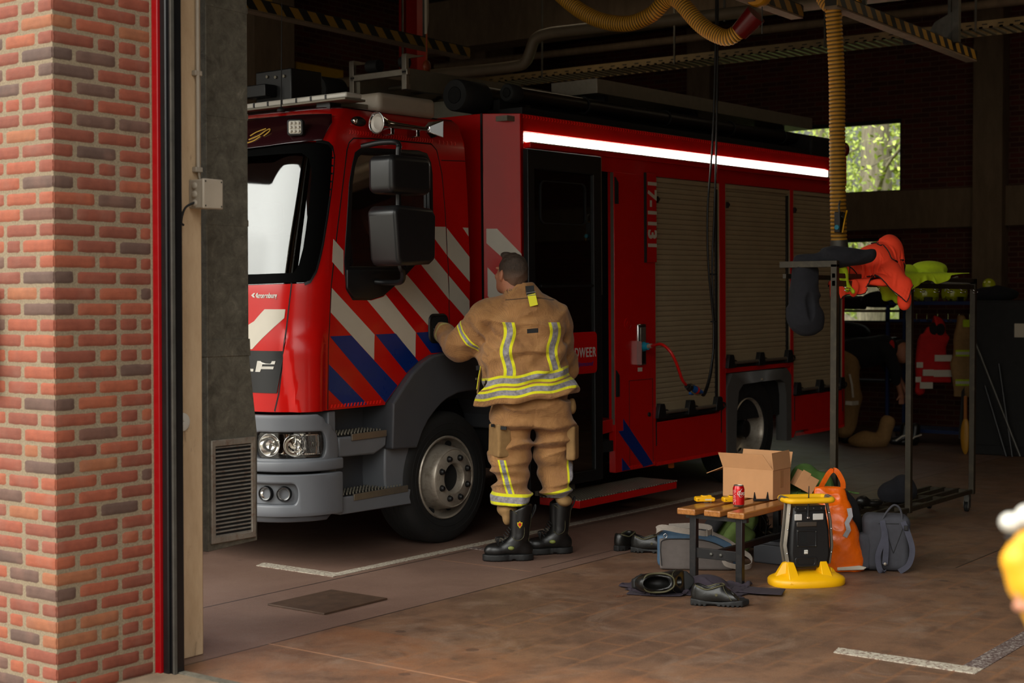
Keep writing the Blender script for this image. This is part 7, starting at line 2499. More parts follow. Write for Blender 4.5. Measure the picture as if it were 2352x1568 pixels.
def orj0(P):
    d = sd_box(P, (.15, -.02, -.05), (.22, .17, .018), .01)
    d = np.minimum(d, sd_ell(P, (.07, 0, .02), (.12, .10, .075)))
    d = smin(d, sd_ell(P, (.20, -.01, .07), (.11, .10, .11)), .03)
    d = smin(d, sd_ell(P, (.30, .02, .15), (.060, .06, .085)), .02)
    d = smin(d, sd_caps(P, (.27, -.11, .02), (.33, -.16, -.07), .055, .045), .02)
    return d - .012 * wob(P, 26, 1)
oj = thing('rain_jacket', 'bright orange jackets with black piping heaped on top of the coat rack', 'jacket', (8.98, 3.93, 1.74), (0, 0, cam_rot()))
def ncol(*fs):
    return lambda P: np.minimum.reduce([f(P) for f in fs])
drape('jacket_cloth', 56, 48, crum(.12, -.04, .20, .56, .48, .1, .62, .030, 1), .56 / 55, orj0, M['orange_cloth'], oj, steps=90, edge=(M['black'], .0038), seed=1, mu=.7)
drape('jacket_cloth', 56, 44, crum(.23, -.05, .30, .56, .44, -.55, .58, .032, 2), .56 / 55, lambda P: orj0(P) - .012, M['orange_cloth'], oj, steps=90, edge=(M['black'], .0038), seed=2, mu=.7)
drape('jacket_cloth', 40, 34, crum(.02, -.05, .14, .36, .30, .5, .60, .026, 0), .36 / 39, lambda P: orj0(P) - .006, M['orange_cloth'], oj, steps=80, edge=(M['black'], .0038), seed=3, mu=.7)
drape('jacket_cloth', 34, 30, crum(.31, .0, .33, .28, .25, .9, .62, .026, 1), .28 / 33, lambda P: orj0(P) - .020, M['orange_cloth'], oj, steps=60, edge=(M['black'], .0038), seed=4, mu=.7)
sculpt('hanging_hood', lambda P: sd_ell(P, (.345, -.17, -.13), (.042, .04, .085)) - .012 * folds(P, 16, 0), (.24, -.28, -.28), (.46, -.08, .02), .006, M['orange_cloth'], oj)
sculpt('jacket_filling', lambda P: orj0(P) + .006, (-.12, -.24, -.14), (.42, .2, .28), .009, M['orange_cloth'], oj)
def lmj(P):
    d = sd_caps(P, (-.20, .0, -.02), (.05, .0, .0), .045, .05)
    d = smin(d, sd_ell(P, (.20, .0, .04), (.12, .10, .055)), .04)
    d = smin(d, sd_ell(P, (.30, -.02, .02), (.09, .07, .05)), .02)
    d = smin(d, sd_caps(P, (.17, -.06, .0), (.20, -.07, -.09), .045, .030), .02)
    return d - .026 * folds(P, 12, 2) - .008 * folds(P, 30, 0)
lj = thing('rain_jacket', 'lime yellow jacket draped over the junction of the two coat racks', 'jacket', (9.80, 3.86, 1.80), (0, 0, cam_rot(14)))
def lmc(P):
    d = np.minimum(sd_box(P, (.1, .0, -.06), (.5, .18, .02), .01), sd_ell(P, (.20, .0, .0), (.12, .09, .045)))
    return np.minimum(d, sd_caps(P, (-.2, 0, -.03), (.05, 0, -.02), .04))
drape('jacket_cloth', 50, 36, crum(.12, -.02, .16, .62, .42, .1, .66, .026, 2), .62 / 49, lmc, M['lime_cloth'], lj, steps=120, seed=5)
def lm2(P):
    d = sd_caps(P, (-.02, 0, .10), (.08, 0, -.10), .055, .035)
    d = smin(d, sd_caps(P, (.0, 0, .0), (.14, 0, -.13), .045, .025), .02)
    return d - .022 * folds(P, 14, 1)
o = sculpt('rain_trousers', lm2, (-.14, -.1, -.2), (.24, .1, .2), .007, M['lime_cloth'])
o.location = (9.19, 3.80, 1.72); o.rotation_euler = (0, 0, cam_rot()); tag(o, 'lime yellow garment hanging below the rail under the orange jackets', 'trousers')
o2 = o.copy(); C.objects.link(o2); o2.location = (8.70, 3.82, 1.72); o2.scale = (.5, .7, .62); tag(o2, 'small lime yellow cloth corner hanging beside the left rack post', 'cloth')
o = sculpt('cap', lambda P: np.maximum(sd_ell(P, (0, 0, 0), (.035, .02, .055)), 0 * P[:, 0] + sd_ell(P, (0, 0, 0), (.035, .02, .055))) - .006 * folds(P, 20, 1), (-.06, -.05, -.08), (.06, .05, .08), .005, M['orange_cloth'])
o.location = (8.80, 3.785, 1.655); o.rotation_euler = (0, 0, cam_rot()); tag(o, 'small red-orange cloth end hanging below the rail next to the left rack post', 'cloth')
ft = thing('flashlight', 'blue plastic flashlight hanging against the orange jackets', 'flashlight', (9.15, 3.70, 1.76), (0, 0, cam_rot()))
M['torch_blue'] = mk('torch blue plastic', (14, 84, 176), .35, var=.05)
MB().lathe([(.026, 0), (.030, .008), (.030, .05), (.022, .06)], (0, 0, 0), 'x', 24).build('head', M['torch_blue'], ft, smooth=50, rot=(0, .75, 0), loc=(-.07, 0, .06))
MB().tube([(-.03, 0, .02), (.02, 0, -.03)], .021, 16).build('grip', M['black_plastic'], ft, smooth=50)
MB().box(-.05, .05, -.025, .025, -.027, .027).build('battery_case', M['torch_blue'], ft, bevel=.008, rot=(0, .85, 0), loc=(.055, 0, -.055))
MB().box(-.02, .03, -.03, -.024, -.01, .012).build('switch', M['black'], ft, rot=(0, .85, 0), loc=(.055, 0, -.055))
# things on the lower shelf bars
o = sculpt('hoodie', lambda P: smin(sd_ell(P, (0, 0, .07), (.13, .11, .085)), sd_ell(P, (.04, 0, .14), (.07, .07, .06)), .04) - .014 * folds(P, 13, 0), (-.18, -.16, -.01), (.18, .16, .25), .008, M['navy_cloth'])
o.location = (10.05, 3.99, .165); o.rotation_euler = (0, 0, cam_rot()); tag(o, 'dark blue hoodie bundled on the bottom bars of the coat rack', 'hoodie')
for k, (x, y) in enumerate(((9.25, 4.03), (9.42, 4.10), (9.62, 4.02))):
    o = sculpt('shoe', lambda P: smin(sd_ell(P, (-.05, 0, .045), (.05, .035, .04)), sd_ell(P, (.04, 0, .03), (.07, .04, .028)), .02), (-.12, -.06, -.005), (.14, .06, .10), .007, M['shoe'])
    o.location = (x, y, .167); o.rotation_euler = (0, 0, cam_rot(10 * k)); tag(o, 'small black shoe on the bottom bars of the nearer coat rack', 'shoe', 'black shoes on the rack bars')
tag(MB().box(9.03, 9.10, 3.86, 3.96, .166, .19).build('spray_bottle', M['torch_blue'], bevel=.006), 'small blue box on the rack bars beside the orange bag', 'box')

# ------------------------------------------------------------------ cables, plug and extraction hoses
T2W = lambda x, y, z: TR_M @ Vector((x, y, z))
TR_M = Matrix.Translation(Vector((7.512, 6.045, 0))) @ _m.to_4x4()
cb1 = thing('power_cable', 'black power cables looping down from the ceiling to the truck charging plug', 'cable', (0, 0, 0))
pts = [T2W(2.93, -.35, 5.2), T2W(2.908, -.35, 3.885), T2W(2.853, -.35, 2.867), T2W(2.765, -.35, 2.25), T2W(2.775, -.35, 1.80), T2W(2.855, -.35, 1.305), T2W(2.80, -.35, 1.0), T2W(2.70, -.35, .83), T2W(2.63, -.35, .835)]
MB().tube(bez(pts, 8), .0085, 10).build('cable', M['cable'], cb1, smooth=70)
pts = [T2W(2.96, -.35, 5.2), T2W(2.935, -.35, 3.885), T2W(2.905, -.35, 2.867), T2W(2.868, -.35, 2.25), T2W(2.83, -.35, 1.80), T2W(2.85, -.35, 1.30), T2W(2.815, -.35, 1.0), T2W(2.715, -.35, .82), T2W(2.64, -.35, .83)]
MB().tube(bez(pts, 8), .0085, 10).build('cable', M['cable'], cb1, smooth=70)
for z in (1.75, 1.38):
    p = T2W(2.835, -.36, z)
    MB().box(p.x - .02, p.x + .02, p.y - .02, p.y + .02, p.z - .006, p.z + .006).build('cable_tie', M['black'], cb1)
pg = thing('power_plug', 'blue plug with red collar joining the red lead to the hanging black cables', 'plug', T2W(2.52, -.35, .875), (0, math.radians(14), math.radians(-1.8)))
MB().tube([(-.03, 0, 0), (.06, 0, 0)], .030, 20).tube([(.055, 0, 0), (.15, 0, 0)], [.026, .014], 16).build('plug_body', M['blue_plug'], pg, smooth=50)
MB().tube([(.045, 0, 0), (.07, 0, 0)], .031, 20).build('collar', M['red_plastic'], pg, smooth=50)
MB().tube([(-.055, 0, 0), (-.03, 0, 0)], [.024, .033], 20).tube([(-.085, 0, 0), (-.055, 0, 0)], .018, 14).build('coupling', M['black_plastic'], pg, smooth=50)
MB().box(-.02, .02, -.012, .012, -.05, -.025).build('latch', M['blue_plug'], pg, bevel=.004)
MB().tube(bez([(-.04, -.02, -.03), (.0, -.025, -.04), (.06, -.02, -.038), (.13, -.01, -.02)], 4), .005, 8).build('wire_clip', M['tray'], pg, smooth=60)
rl = thing('charging_lead', 'red charging lead with bright cyan plug in the truck side socket', 'charging lead', (0, 0, 0))
MB().tube(bez([T2W(2.43, -.35, .91), T2W(2.36, -.36, .955), T2W(2.28, -.36, 1.08), T2W(2.24, -.33, 1.17), T2W(2.25, -.25, 1.22), T2W(2.30, -.15, 1.21), T2W(2.335, -.10, 1.20)], 8), .0115, 12).build('lead', M['red_plastic'], rl, smooth=70)
MB().tube([T2W(2.348, -.008, 1.195), T2W(2.335, -.075, 1.20)], [.034, .026], 20).tube([T2W(2.350, -.012, 1.196), T2W(2.348, -.03, 1.197)], .037, 20).build('plug', M['cyan_plug'], rl, smooth=50)
MB().tube([T2W(2.335, -.072, 1.20), T2W(2.328, -.11, 1.205)], .018, 14).build('gland', M['cream'], rl, smooth=50)

def m_hose():
    t = NT('yellow ribbed hose')
    r = t.attr('rib').outputs['Fac']
    c = t.mix(r, srgb(34, 26, 10), srgb(214, 156, 44))
    t.set(color=c, rough=.6)
    return t.m
M['hose'] = m_hose()
def hose(name, pts, r, pitch, parent, n=18):
    # resample densely along the length
    P = [Vector(p) for p in bez(pts, 12)]
    L = [0]
    for i in range(1, len(P)):
        L.append(L[-1] + (P[i] - P[i - 1]).length)
    k = int(L[-1] / (pitch / 4))
    out, rs, rb = [], [], []
    j = 0
    for i in range(k + 1):
        s = L[-1] * i / k
        while j < len(L) - 2 and L[j + 1] < s:
            j += 1
        t = (s - L[j]) / max(L[j + 1] - L[j], 1e-6)
        out.append(P[j].lerp(P[j + 1], t))
        ph = (0, .7, 1, .7)[i % 4]
        rs.append(r * (.90 + .12 * ph)); rb.append(ph)
    b = MB().tube(out, rs, n)
    o = b.build(name, M['hose'], parent, smooth=80)
    at = o.data.attributes.new('rib', 'FLOAT', 'POINT')
    at.data.foreach_set('value', np.repeat(np.array(rb, float), n)[:len(o.data.vertices)])
    return o
eh = thing('exhaust_hose', 'yellow ribbed exhaust hose hanging straight down beside the rear of the truck', 'hose', (0, 0, 0))
hose('hose', [(10.50, 4.75, 4.9), (10.55, 4.75, 4.1), (10.62, 4.75, 3.85), (10.70, 4.75, 3.3), (10.72, 4.75, 2.7), (10.74, 4.75, 2.3), (10.76, 4.75, 2.04)], .062, .030, eh, 22)
MB().tube([(10.76, 4.75, 2.05), (10.765, 4.75, 1.99)], [.066, .070], 24).build('end_collar', M['steel'], eh, smooth=50)
MB().box(10.62, 10.68, 4.68, 4.73, 2.10, 2.26).tube([(10.66, 4.70, 2.20), (10.70, 4.70, 2.24)], .04, 12).build('grip_clamp', M['black_plastic'], eh, bevel=.006)
MB().cyl((10.60, 4.70, 2.14), (10.62, 4.70, 2.14), .018, n=12).build('valve', M['cyan_plug'], eh)
MB().tube(bez([(10.64, 4.67, 2.10), (10.66, 4.66, 2.20), (10.70, 4.66, 2.27)], 4), .006, 8).build('orange_strap', M['yellow'], eh)
MB().tube(bez([(10.63, 4.69, 2.24), (10.62, 4.69, 2.30), (10.66, 4.70, 2.34)], 4), .008, 8).build('bail', M['steel'], eh)
e2 = thing('exhaust_hose', 'thick yellow ribbed hose sagging under the ceiling above the truck', 'hose', (0, 0, 0))
hose('hose', [(10, 7.1, 4.35), (10, 6.8, 4.03), (10, 6.50, 3.83), (10, 6.20, 3.755), (10, 5.98, 3.80), (10, 5.84, 3.90), (10, 5.74, 3.88), (10, 5.55, 3.68), (10, 5.40, 3.58), (10, 5.30, 3.555), (10, 5.20, 3.60)], .062, .022, e2, 20)
MB().tube([(10, 5.22, 3.58), (10, 5.08, 3.70)], [.070, .085], 20).build('coupling', M['red_dark'], e2, smooth=50)
pu = thing('hose_balancer', 'yellow round hose balancer hanging under the ceiling near the rail', 'balancer', (10, 5.06, 3.80))
MB().lathe([(.02, -.05), (.09, -.05), (.10, -.03), (.10, .03), (.09, .05), (.02, .05)], (0, 0, .05), 'x', 28).build('drum', M['hose'] if False else mk('dull yellow paint', (190, 130, 20), .5, var=.1), pu, smooth=40)
MB().box(-.03, .03, -.02, .02, .1, .45).build('hanger', M['steel'], pu)
MB().tube([(0, -.03, -.05), (0, -.03, -.25)], .005, 6).build('chain', M['steel'], pu)
e3 = thing('exhaust_hose', 'yellow ribbed hose loop hanging behind the vertical hose at the ceiling', 'hose', (0, 0, 0))
hose('hose', [(11.2, 5.15, 4.6), (11.2, 5.12, 4.2), (11.2, 5.06, 4.0), (11.2, 4.95, 3.93), (11.2, 4.82, 3.97), (11.2, 4.74, 4.1), (11.2, 4.7, 4.6)], .075, .022, e3, 20)

# hazard striped rails
def hz(x0, x1, y, z, label):
    t = thing('lifting_rail', label, 'rail', (0, 0, 0))
    MB().box(x0, x1, y - .004, y + .004, z - .005, z + .075).build('striped_face', M['hazard'], t)
    MB().box(x0, x1, y - .0, y + .10, z - .02, z - .005).build('bottom_flange', M['hallconc'], t)
    MB().box(x0, x1, y + .004, y + .10, z - .005, z + .085).build('box_section', M['ceil'], t)
    for x in (x0 + .6, x1 - .6):
        MB().box(x, x + .03, y + .03, y + .06, z + .08, 5.35).build('hanger', M['steel'], t)
hz(7.0, 10.72, 8.32, 3.805, 'black and yellow striped rail under the ceiling above the truck cab')
hz(7.6, 10.76, 5.06, 3.805, 'short black and yellow striped rail ending above the truck side')
hz(10.5, 13.60, 4.66, 3.805, 'black and yellow striped rail running to the back wall right of the hanging hose')
# ceiling pipe and cable tray
pp = thing('ceiling_pipe', 'beige pipe with an offset bend crossing the hall under the ceiling', 'pipe', (12, 0, 0))
MB().tube(bez([(0, 1.0, 4.06), (0, 3.0, 4.12), (0, 6.2, 4.165), (0, 8.0, 4.20), (0, 8.35, 4.20), (0, 8.50, 4.16), (0, 8.56, 4.05), (0, 8.62, 3.95), (0, 8.78, 3.92), (0, 9.6, 3.93), (0, 12.0, 3.98)], 6), .055, 20).build('pipe', M['pipe'], pp, smooth=70)
for y in (3.6, 6.4, 10.2):
    MB().box(-.006, .006, y, y + .02, 4.1, 5.35).build('hanger', M['steel'], pp)
p2_ = thing('ceiling_pipe', 'thin pale pipe behind the cable tray under the ceiling', 'pipe', (15.0, 0, 0))
MB().tube([(0, 0, 4.55), (0, 12.2, 4.62)], .045, 16).build('pipe', M['hallconc'], p2_, smooth=70)
tr_ = thing('cable_tray', 'perforated beige cable tray with rungs crossing above the truck', 'cable tray', (13.7, 0, 0))
MB().box(0, .01, 2.0, 11.6, 4.10, 4.17).build('side_rail', M['tray'], tr_)
MB().box(.40, .41, 2.0, 11.6, 4.10, 4.17).build('side_rail', M['tray'], tr_)
b = MB(); b2 = MB()
for k in range(100):
    y = 2.2 + k * .094
    b.box(0, .40, y, y + .035, 4.10, 4.115)
o = b.build('rungs', M['alu_dull'], tr_); o['kind'] = 'stuff'
b = MB()
for k in range(60):
    y = 2.2 + k * .15
    b.box(-.002, .0, y, y + .05, 4.130, 4.140)
b.build('slots', M['black'], tr_)
for y in (2.9, 4.7, 6.2, 7.9, 9.6):
    MB().box(-.01, .005, y, y + .015, 4.08, 5.35).build('hanger_rod', M['steel'], tr_)
ss = thing('steel_strut', 'galvanised perforated strut with triangular plate hanging at the end of the rail', 'strut', (13.0, 4.64, 3.87))
MB().box(-.03, .03, -.03, .03, 0, 1.48).build('strut', M['steel'], ss, bevel=.003)
MB().prism([(.03, .0), (.03, .28), (.20, .20), (.30, .02)], -.004, .004, 'x').build('gusset', M['steel'], ss)
MB().box(-.03, .03, .18, .48, .03, .10).build('arm', M['black'], ss)
ws_ = thing('steel_strut', 'thin pale strut hanging from the ceiling above the truck cab roof', 'strut', (9.4, 7.74, 3.75))
MB().box(-.012, .012, -.012, .012, .10, 1.6).prism([(-.012, .1), (.012, .1), (-.012, .0)], -.012, .012, 'y').build('strut', M['cream'], ws_)
MB().tube([(0, 0, .05), (0, 0, -.25)], .008, 6).ball((0, 0, -.26), (.04, .03, .05)).build('hook', mk('dull orange hook', (140, 60, 20), .5, var=.1), ws_)
rc = tag(MB().box(12.25, 12.40, 10.22, 10.37, 0, 5.35).box(12.25, 12.40, 10.43, 10.47, 0, 5.35).build('steel_post', mk('dark red steel', (150, 26, 16), .4, var=.05)), 'red painted steel post standing behind the truck cab', 'post')
yb = tag(MB().box(9.2, 9.8, 9.9, 10.05, 4.3, 4.6).build('ventilation_box', mk('dull ochre paint', (168, 128, 30), .5, var=.1), bevel=.01), 'ochre yellow box under the ceiling above the cab', 'box')
tag(MB().box(12.4, 13.2, 12.15, 12.28, 3.9, 4.35).build('wall_panel', mk('yellow wall panel', (190, 150, 30), .5, var=.1), bevel=.01), 'yellow panel high on the far side wall beside the concrete column', 'panel')

# ------------------------------------------------------------------ far end of the hall
bc = thing('equipment_trolley', 'blue steel trolley with hanging gear and helmets on top at the back of the hall', 'trolley', (16.1, 5.45, 0))
BS_ = M['blue_steel']
for y in (0.0, 1.05):
    for x in (0, .5):
        MB().box(x, x + .035, y, y + .035, .12, 1.58).build('post', BS_, bc)
for z in (1.55, .12):
    MB().box(0, .535, 0, 1.085, z, z + .04).build('shelf', BS_, bc)
MB().box(.0, .02, 0, 1.085, 1.36, 1.39).build('hook_rail', BS_, bc)
for k in range(7):
    y = .12 + .12 * k
    MB().tube([(-.005, y, 1.45), (-.01, y, 1.375), (-.02, y - .045, 1.372)], .006, 6).build('hook', M['chrome'], bc)
for y in (.06, 1.0):
    c = MB().lathe([(.045, -.015), (.05, -.01), (.05, .01), (.045, .015)], (.06, y, .05), 'x', 20).build('castor_wheel', M['steel'], bc, smooth=50)
    MB().box(.04, .08, y - .02, y + .02, .05, .12).build('castor_fork', M['cream'], c)
def helmet(loc, lab, rz=0):
    t = thing('helmet', lab, 'helmet', loc, (0, 0, cam_rot(rz)))
    def f(P):
        d = sd_ell(P, (0, 0, .0), (.150, .125, .175))
        d = np.maximum(d, -P[:, 2] - .10 + .35 * np.abs(P[:, 0]) * 0)
        d = np.maximum(d, -sd_ell(P, (0, 0, -.03), (.138, .112, .165)))
        return np.maximum(d, -np.maximum(np.abs(P[:, 0] - .0) - .045, P[:, 2] + .045))
    sculpt('shell', f, (-.18, -.15, -.12), (.18, .15, .20), .008, M['lime'], t)
    MB().box(-.045, .045, -.11, -.095, -.10, -.03).build('ear_guard', M['black_plastic'], t, bevel=.01)
    MB().tube(bez([(-.15, -.03, .02), (-.12, -.05, .13), (-.03, -.06, .178), (.0, -.06, .18)], 4), .006, 8).build('comb', M['white'], t)
    MB().ball((.0, 0, -.02), (.12, .10, .08)).build('liner', M['void'], t)
helmet((16.25, 6.13, 1.68), 'yellow-green helmet on the trolley top, the left of the two', 0)
helmet((16.25, 5.80, 1.68), 'yellow-green helmet on the trolley top, the right of the two', 20)
rj = thing('jacket', 'red hooded jacket with white bands hanging on the blue trolley', 'jacket', (16.0, 5.95, .60), (0, 0, cam_rot()))
def rjf(P):
    d = sd_loft(P, [(.10, .0, 0, .19, .07), (.45, .0, 0, .17, .07), (.60, .01, 0, .15, .07), (.70, .0, 0, .08, .06)])
    d = smin(d, sd_caps(P, (-.12, 0, .55), (-.14, 0, .0), .055, .045), .03)
    hood = np.abs(sd_ell(P, (-.02, 0, .68), (.13, .09, .14))) - .02
    hood = np.maximum(hood, -np.maximum(P[:, 0] + .0, .62 - P[:, 2]))
    return smin(d, hood, .03) - .010 * folds(P, 11, 0)
sculpt('jacket_body', rjf, (-.26, -.14, -.06), (.26, .14, .86), .010, M['red_cloth'], rj)
MB().ball((.03, -.05, .68), (.09, .05, .09)).build('hood_lining', M['black_cloth'], rj)
for z0, z1, x0, x1 in ((.33, .40, .0, .19), (.16, .235, -.01, .20), (.03, .10, -.16, -.02), (.17, .24, -.13, -.01), (.26, .32, -.20, -.13), (.10, .16, -.21, -.15)):
    MB().box(x0, x1, -.082, -.07, z0, z1).build('white_band', M['white_stripe'], rj)
tj = thing('jacket', 'tan turnout jacket with yellow and silver bands hanging right of the red jacket', 'jacket', (16.05, 5.60, .55), (0, 0, cam_rot()))
sculpt('jacket_body', lambda P: sd_loft(P, [(.0, .02, 0, .17, .06), (.5, .0, 0, .14, .07), (.78, -.03, 0, .06, .05), (.88, -.05, 0, .03, .04)]) - .012 * folds(P, 10, 1), (-.22, -.12, -.05), (.24, .12, .95), .010, M['tan_plain'], tj)
for z0 in (.12, .44):
    MB().box(-.13, .15, -.080, -.066, z0, z0 + .07).build('yellow_band', M['lime_cloth'], tj)
    MB().box(-.13, .15, -.084, -.072, z0 + .02, z0 + .05).build('silver_band', M['white_stripe'], tj)
MB().box(-.05, .02, -.07, -.055, .76, .84).build('neck_tab', M['lime_cloth'], tj)
# bent person at the back
kp = thing('person', 'person in dark shirt and tan trousers bending down at the back of the hall', 'person', (15.9, 6.70, 0), (0, 0, cam_rot()))
def kbody(P):
    d = sd_ell(P, (.41, -.02, 1.02), (.095, .10, .125))
    d = smin(d, sd_ell(P, (.43, -.05, .95), (.055, .06, .06)), .03)
    d = smin(d, sd_caps(P, (.28, 0, 1.08), (.38, 0, 1.04), .06, .05), .03)
    for s in (-1, 1):
        d = smin(d, sd_caps(P, (.36 + .03 * s, .1 * s, .75), (.44 + .05 * s, .06 * s, .56), .036, .030), .02)
        h = v3(.45 + .05 * s, .06 * s, .52)
        d = smin(d, sd_ell(P, h, (.032, .025, .045)), .02)
        for k in range(4):
            d = smin(d, sd_caps(P, h + v3(-.02 + .014 * k, 0, -.03), h + v3(-.03 + .018 * k, -.01, -.085), .010, .008), .006)
        d = smin(d, sd_caps(P, h + v3(-.03, -.01, .0), h + v3(-.055, -.015, -.04), .011, .009), .006)
    return d
sculpt('body', kbody, (.1, -.25, .38), (.62, .25, 1.2), .009, M['skin'], kp)
sculpt('hair', lambda P: np.maximum(sd_ell(P, (.405, .0, 1.035), (.10, .105, .125)), -(P[:, 2] - 1.0 - (P[:, 0] - .40) * .4)), (.25, -.15, .9), (.55, .15, 1.2), .009, mk('dark hair', (40, 30, 22), .8, var=.2), kp)
def kshirt(P):
    d = sd_caps(P, (-.18, 0, .98), (.20, 0, 1.06), .175, .165)
    for s in (-1, 1):
        d = smin(d, smin(sd_caps(P, (.20, .17 * s, 1.04), (.32, .14 * s, .80), .075, .060), sd_caps(P, (.32, .14 * s, .80), (.36 + .03 * s, .1 * s, .70), .060, .050), .02), .04)
    return d - .010 * folds(P, 10, 2)
sculpt('shirt', kshirt, (-.45, -.36, .58), (.52, .36, 1.32), .011, M['black_cloth'], kp)
MB().ball((.26, -.17, 1.10), (.03, .03, .06)).build('red_patch', M['red_cloth'], kp)
def ktr(P):
    d = None
    for s in (-1, 1):
        e = smin(sd_caps(P, (-.20, .09 * s, .92), (-.16, .13 * s, .52), .120, .095), sd_caps(P, (-.16, .13 * s, .52), (-.24, .14 * s, .12), .095, .085), .03)
        d = e if d is None else smin(d, e, .03)
    return smin(d, sd_ell(P, (-.20, 0, .95), (.16, .19, .14)), .05) - .014 * folds(P, 10, 0)
sculpt('trousers', ktr, (-.46, -.34, .02), (.10, .34, 1.15), .010, M['tan_plain'], kp)
for s in (-1, 1):
    sculpt('boot', lambda P: np.maximum(smin(sd_caps(P, (-.24, .14 * s, .06), (-.24, .14 * s, .2), .06), sd_ell(P, (-.16, .14 * s, .05), (.14, .055, .05)), .03), -P[:, 2]), (-.36, -.26, -.01), (.04, .26, .3), .010, M['boot'], kp)
MB().strap([(-.225, -.235, .78), (-.20, -.245, .66), (-.185, -.24, .52)], .022, .005, (1, 0, 0)).build('silver_band', M['white_stripe'], kp)
MB().strap([(-.27, -.235, .46), (-.20, -.245, .455), (-.12, -.225, .46)], .045, .006, (0, 0, 1)).build('silver_band', M['white_stripe'], kp)
o = sculpt('turnout_trousers', lambda P: np.maximum(smin(sd_ell(P, (-.08, 0, .06), (.20, .14, .10)), sd_caps(P, (.10, 0, .05), (.16, 0, .25), .07, .08), .04), -P[:, 2]) - .016 * folds(P, 9, 2), (-.34, -.2, -.01), (.34, .2, .42), .010, M['tan_plain'])
o.location = (15.45, 6.42, 0); o.rotation_euler = (0, 0, cam_rot()); tag(o, 'tan turnout trousers heaped on the floor in front of the bending person', 'trousers')
for k, (y, lab) in enumerate(((6.22, 'dark boot with pale band on the floor left of the blue trolley'), (6.10, 'dark boot with pale band tipped over next to the blue trolley'))):
    t = thing('boot', lab, 'boot', (15.85, y, 0), (0, 0, cam_rot(20 * k)))
    sculpt('upper', lambda P: np.maximum(smin(sd_caps(P, (0, 0, .05), (.02, 0, .2), .05, .05), sd_ell(P, (-.07, 0, .045), (.11, .05, .045)), .03), -P[:, 2]), (-.2, -.08, -.01), (.1, .08, .28), .010, M['boot'], t)
    MB().strap([(-.10, -.052, .05), (-.03, -.056, .10), (.06, -.054, .12)], .016, .004, (0, 0, 1)).build('pale_band', M['white_stripe'], t)
# dark locker, poles, tags
lk = thing('locker', 'black locker cabinet with paper notes at the back right of the hall', 'locker', (15.3, 3.7, 0))
MB().box(0, .6, 0, 1.55, .0, 1.60).build('cabinet', M['black'], lk, bevel=.008)
MB().box(-.012, 0, .02, .76, .1, 1.58).build('door', M['black'], lk, bevel=.004)
MB().box(-.012, 0, .79, 1.53, .1, 1.58).build('door', M['black'], lk, bevel=.004)
MB().box(-.016, -.012, 1.03, 1.13, 1.22, 1.36).build('paper_note', M['paper'], lk)
MB().box(-.016, -.012, .84, .88, 1.48, 1.56).build('paper_note', M['paper'], lk)
for y0, z0, y1, z1, m_, lab in ((5.25, 1.28, 4.72, .02, M['steel'], 'thin steel pole leaning diagonally against the black locker'), (4.96, .95, 4.80, .01, M['blackm'], 'dark thin pole below the diagonal steel pole'), (5.10, .72, 4.86, .01, M['blackm'], 'dark thin pole leaning nearest the coat rack post')):
    tag(MB().cyl((15.2, y0, z0), (15.15, y1, z1), .012, n=8).build('pole', m_), lab, 'pole')
bm_ = thing('broom', 'pale pole with red top standing at the right edge before the locker', 'pole', (15.0, 4.30, 0))
MB().cyl((0, 0, .35), (0, 0, 1.45), .014, n=10).build('pole', M['cream'], bm_)
MB().ball((0, 0, 1.48), (.04, .04, .06)).build('top', M['red_plastic'], bm_)
tt = thing('carry_handle', 'small ochre handle hanging beside the locker', 'handle', (15.2, 5.30, .0))
tt.scale = (1, 1, 1.6)
MB().ball((0, 0, .12), (.03, .05, .12)).build('grip', mk('dull ochre', (170, 120, 20), .5, var=.1), tt)
MB().box(-.01, .01, -.015, .015, .2, .38).build('strap', M['tape'], tt)
hd = thing('hand_truck', 'dark hand truck with grey spoked wheel right of the blue trolley', 'hand truck', (15.9, 5.30, 0))
MB().lathe([(.10, -.02), (.11, -.01), (.11, .01), (.10, .02)], (0, 0, .11), 'x', 28).build('wheel', M['rubber'], hd, smooth=50)
MB().lathe([(.08, -.024), (.085, -.022), (.02, -.03)], (0, 0, .11), 'x', 12).build('wheel_hub', M['steel'], hd)
MB().bar((0, .03, .1), (.2, .2, 1.3), .03, .03).bar((0, .3, .1), (.2, .3, 1.3), .03, .03).build('frame', M['blackm'], hd)
hc = thing('helmet', 'yellow-green helmet part on dark clothing at the locker top', 'helmet', (15.6, 5.20, 1.66), (0, 0, cam_rot()))
MB().ball((0, 0, .1), (.07, .05, .07)).build('shell', M['lime'], hc)
sculpt('dark_coat', lambda P: sd_ell(P, (.05, 0, 0), (.26, .10, .09)) - .01 * folds(P, 12, 1), (-.3, -.16, -.13), (.4, .16, .15), .012, M['navy_cloth'], hc)
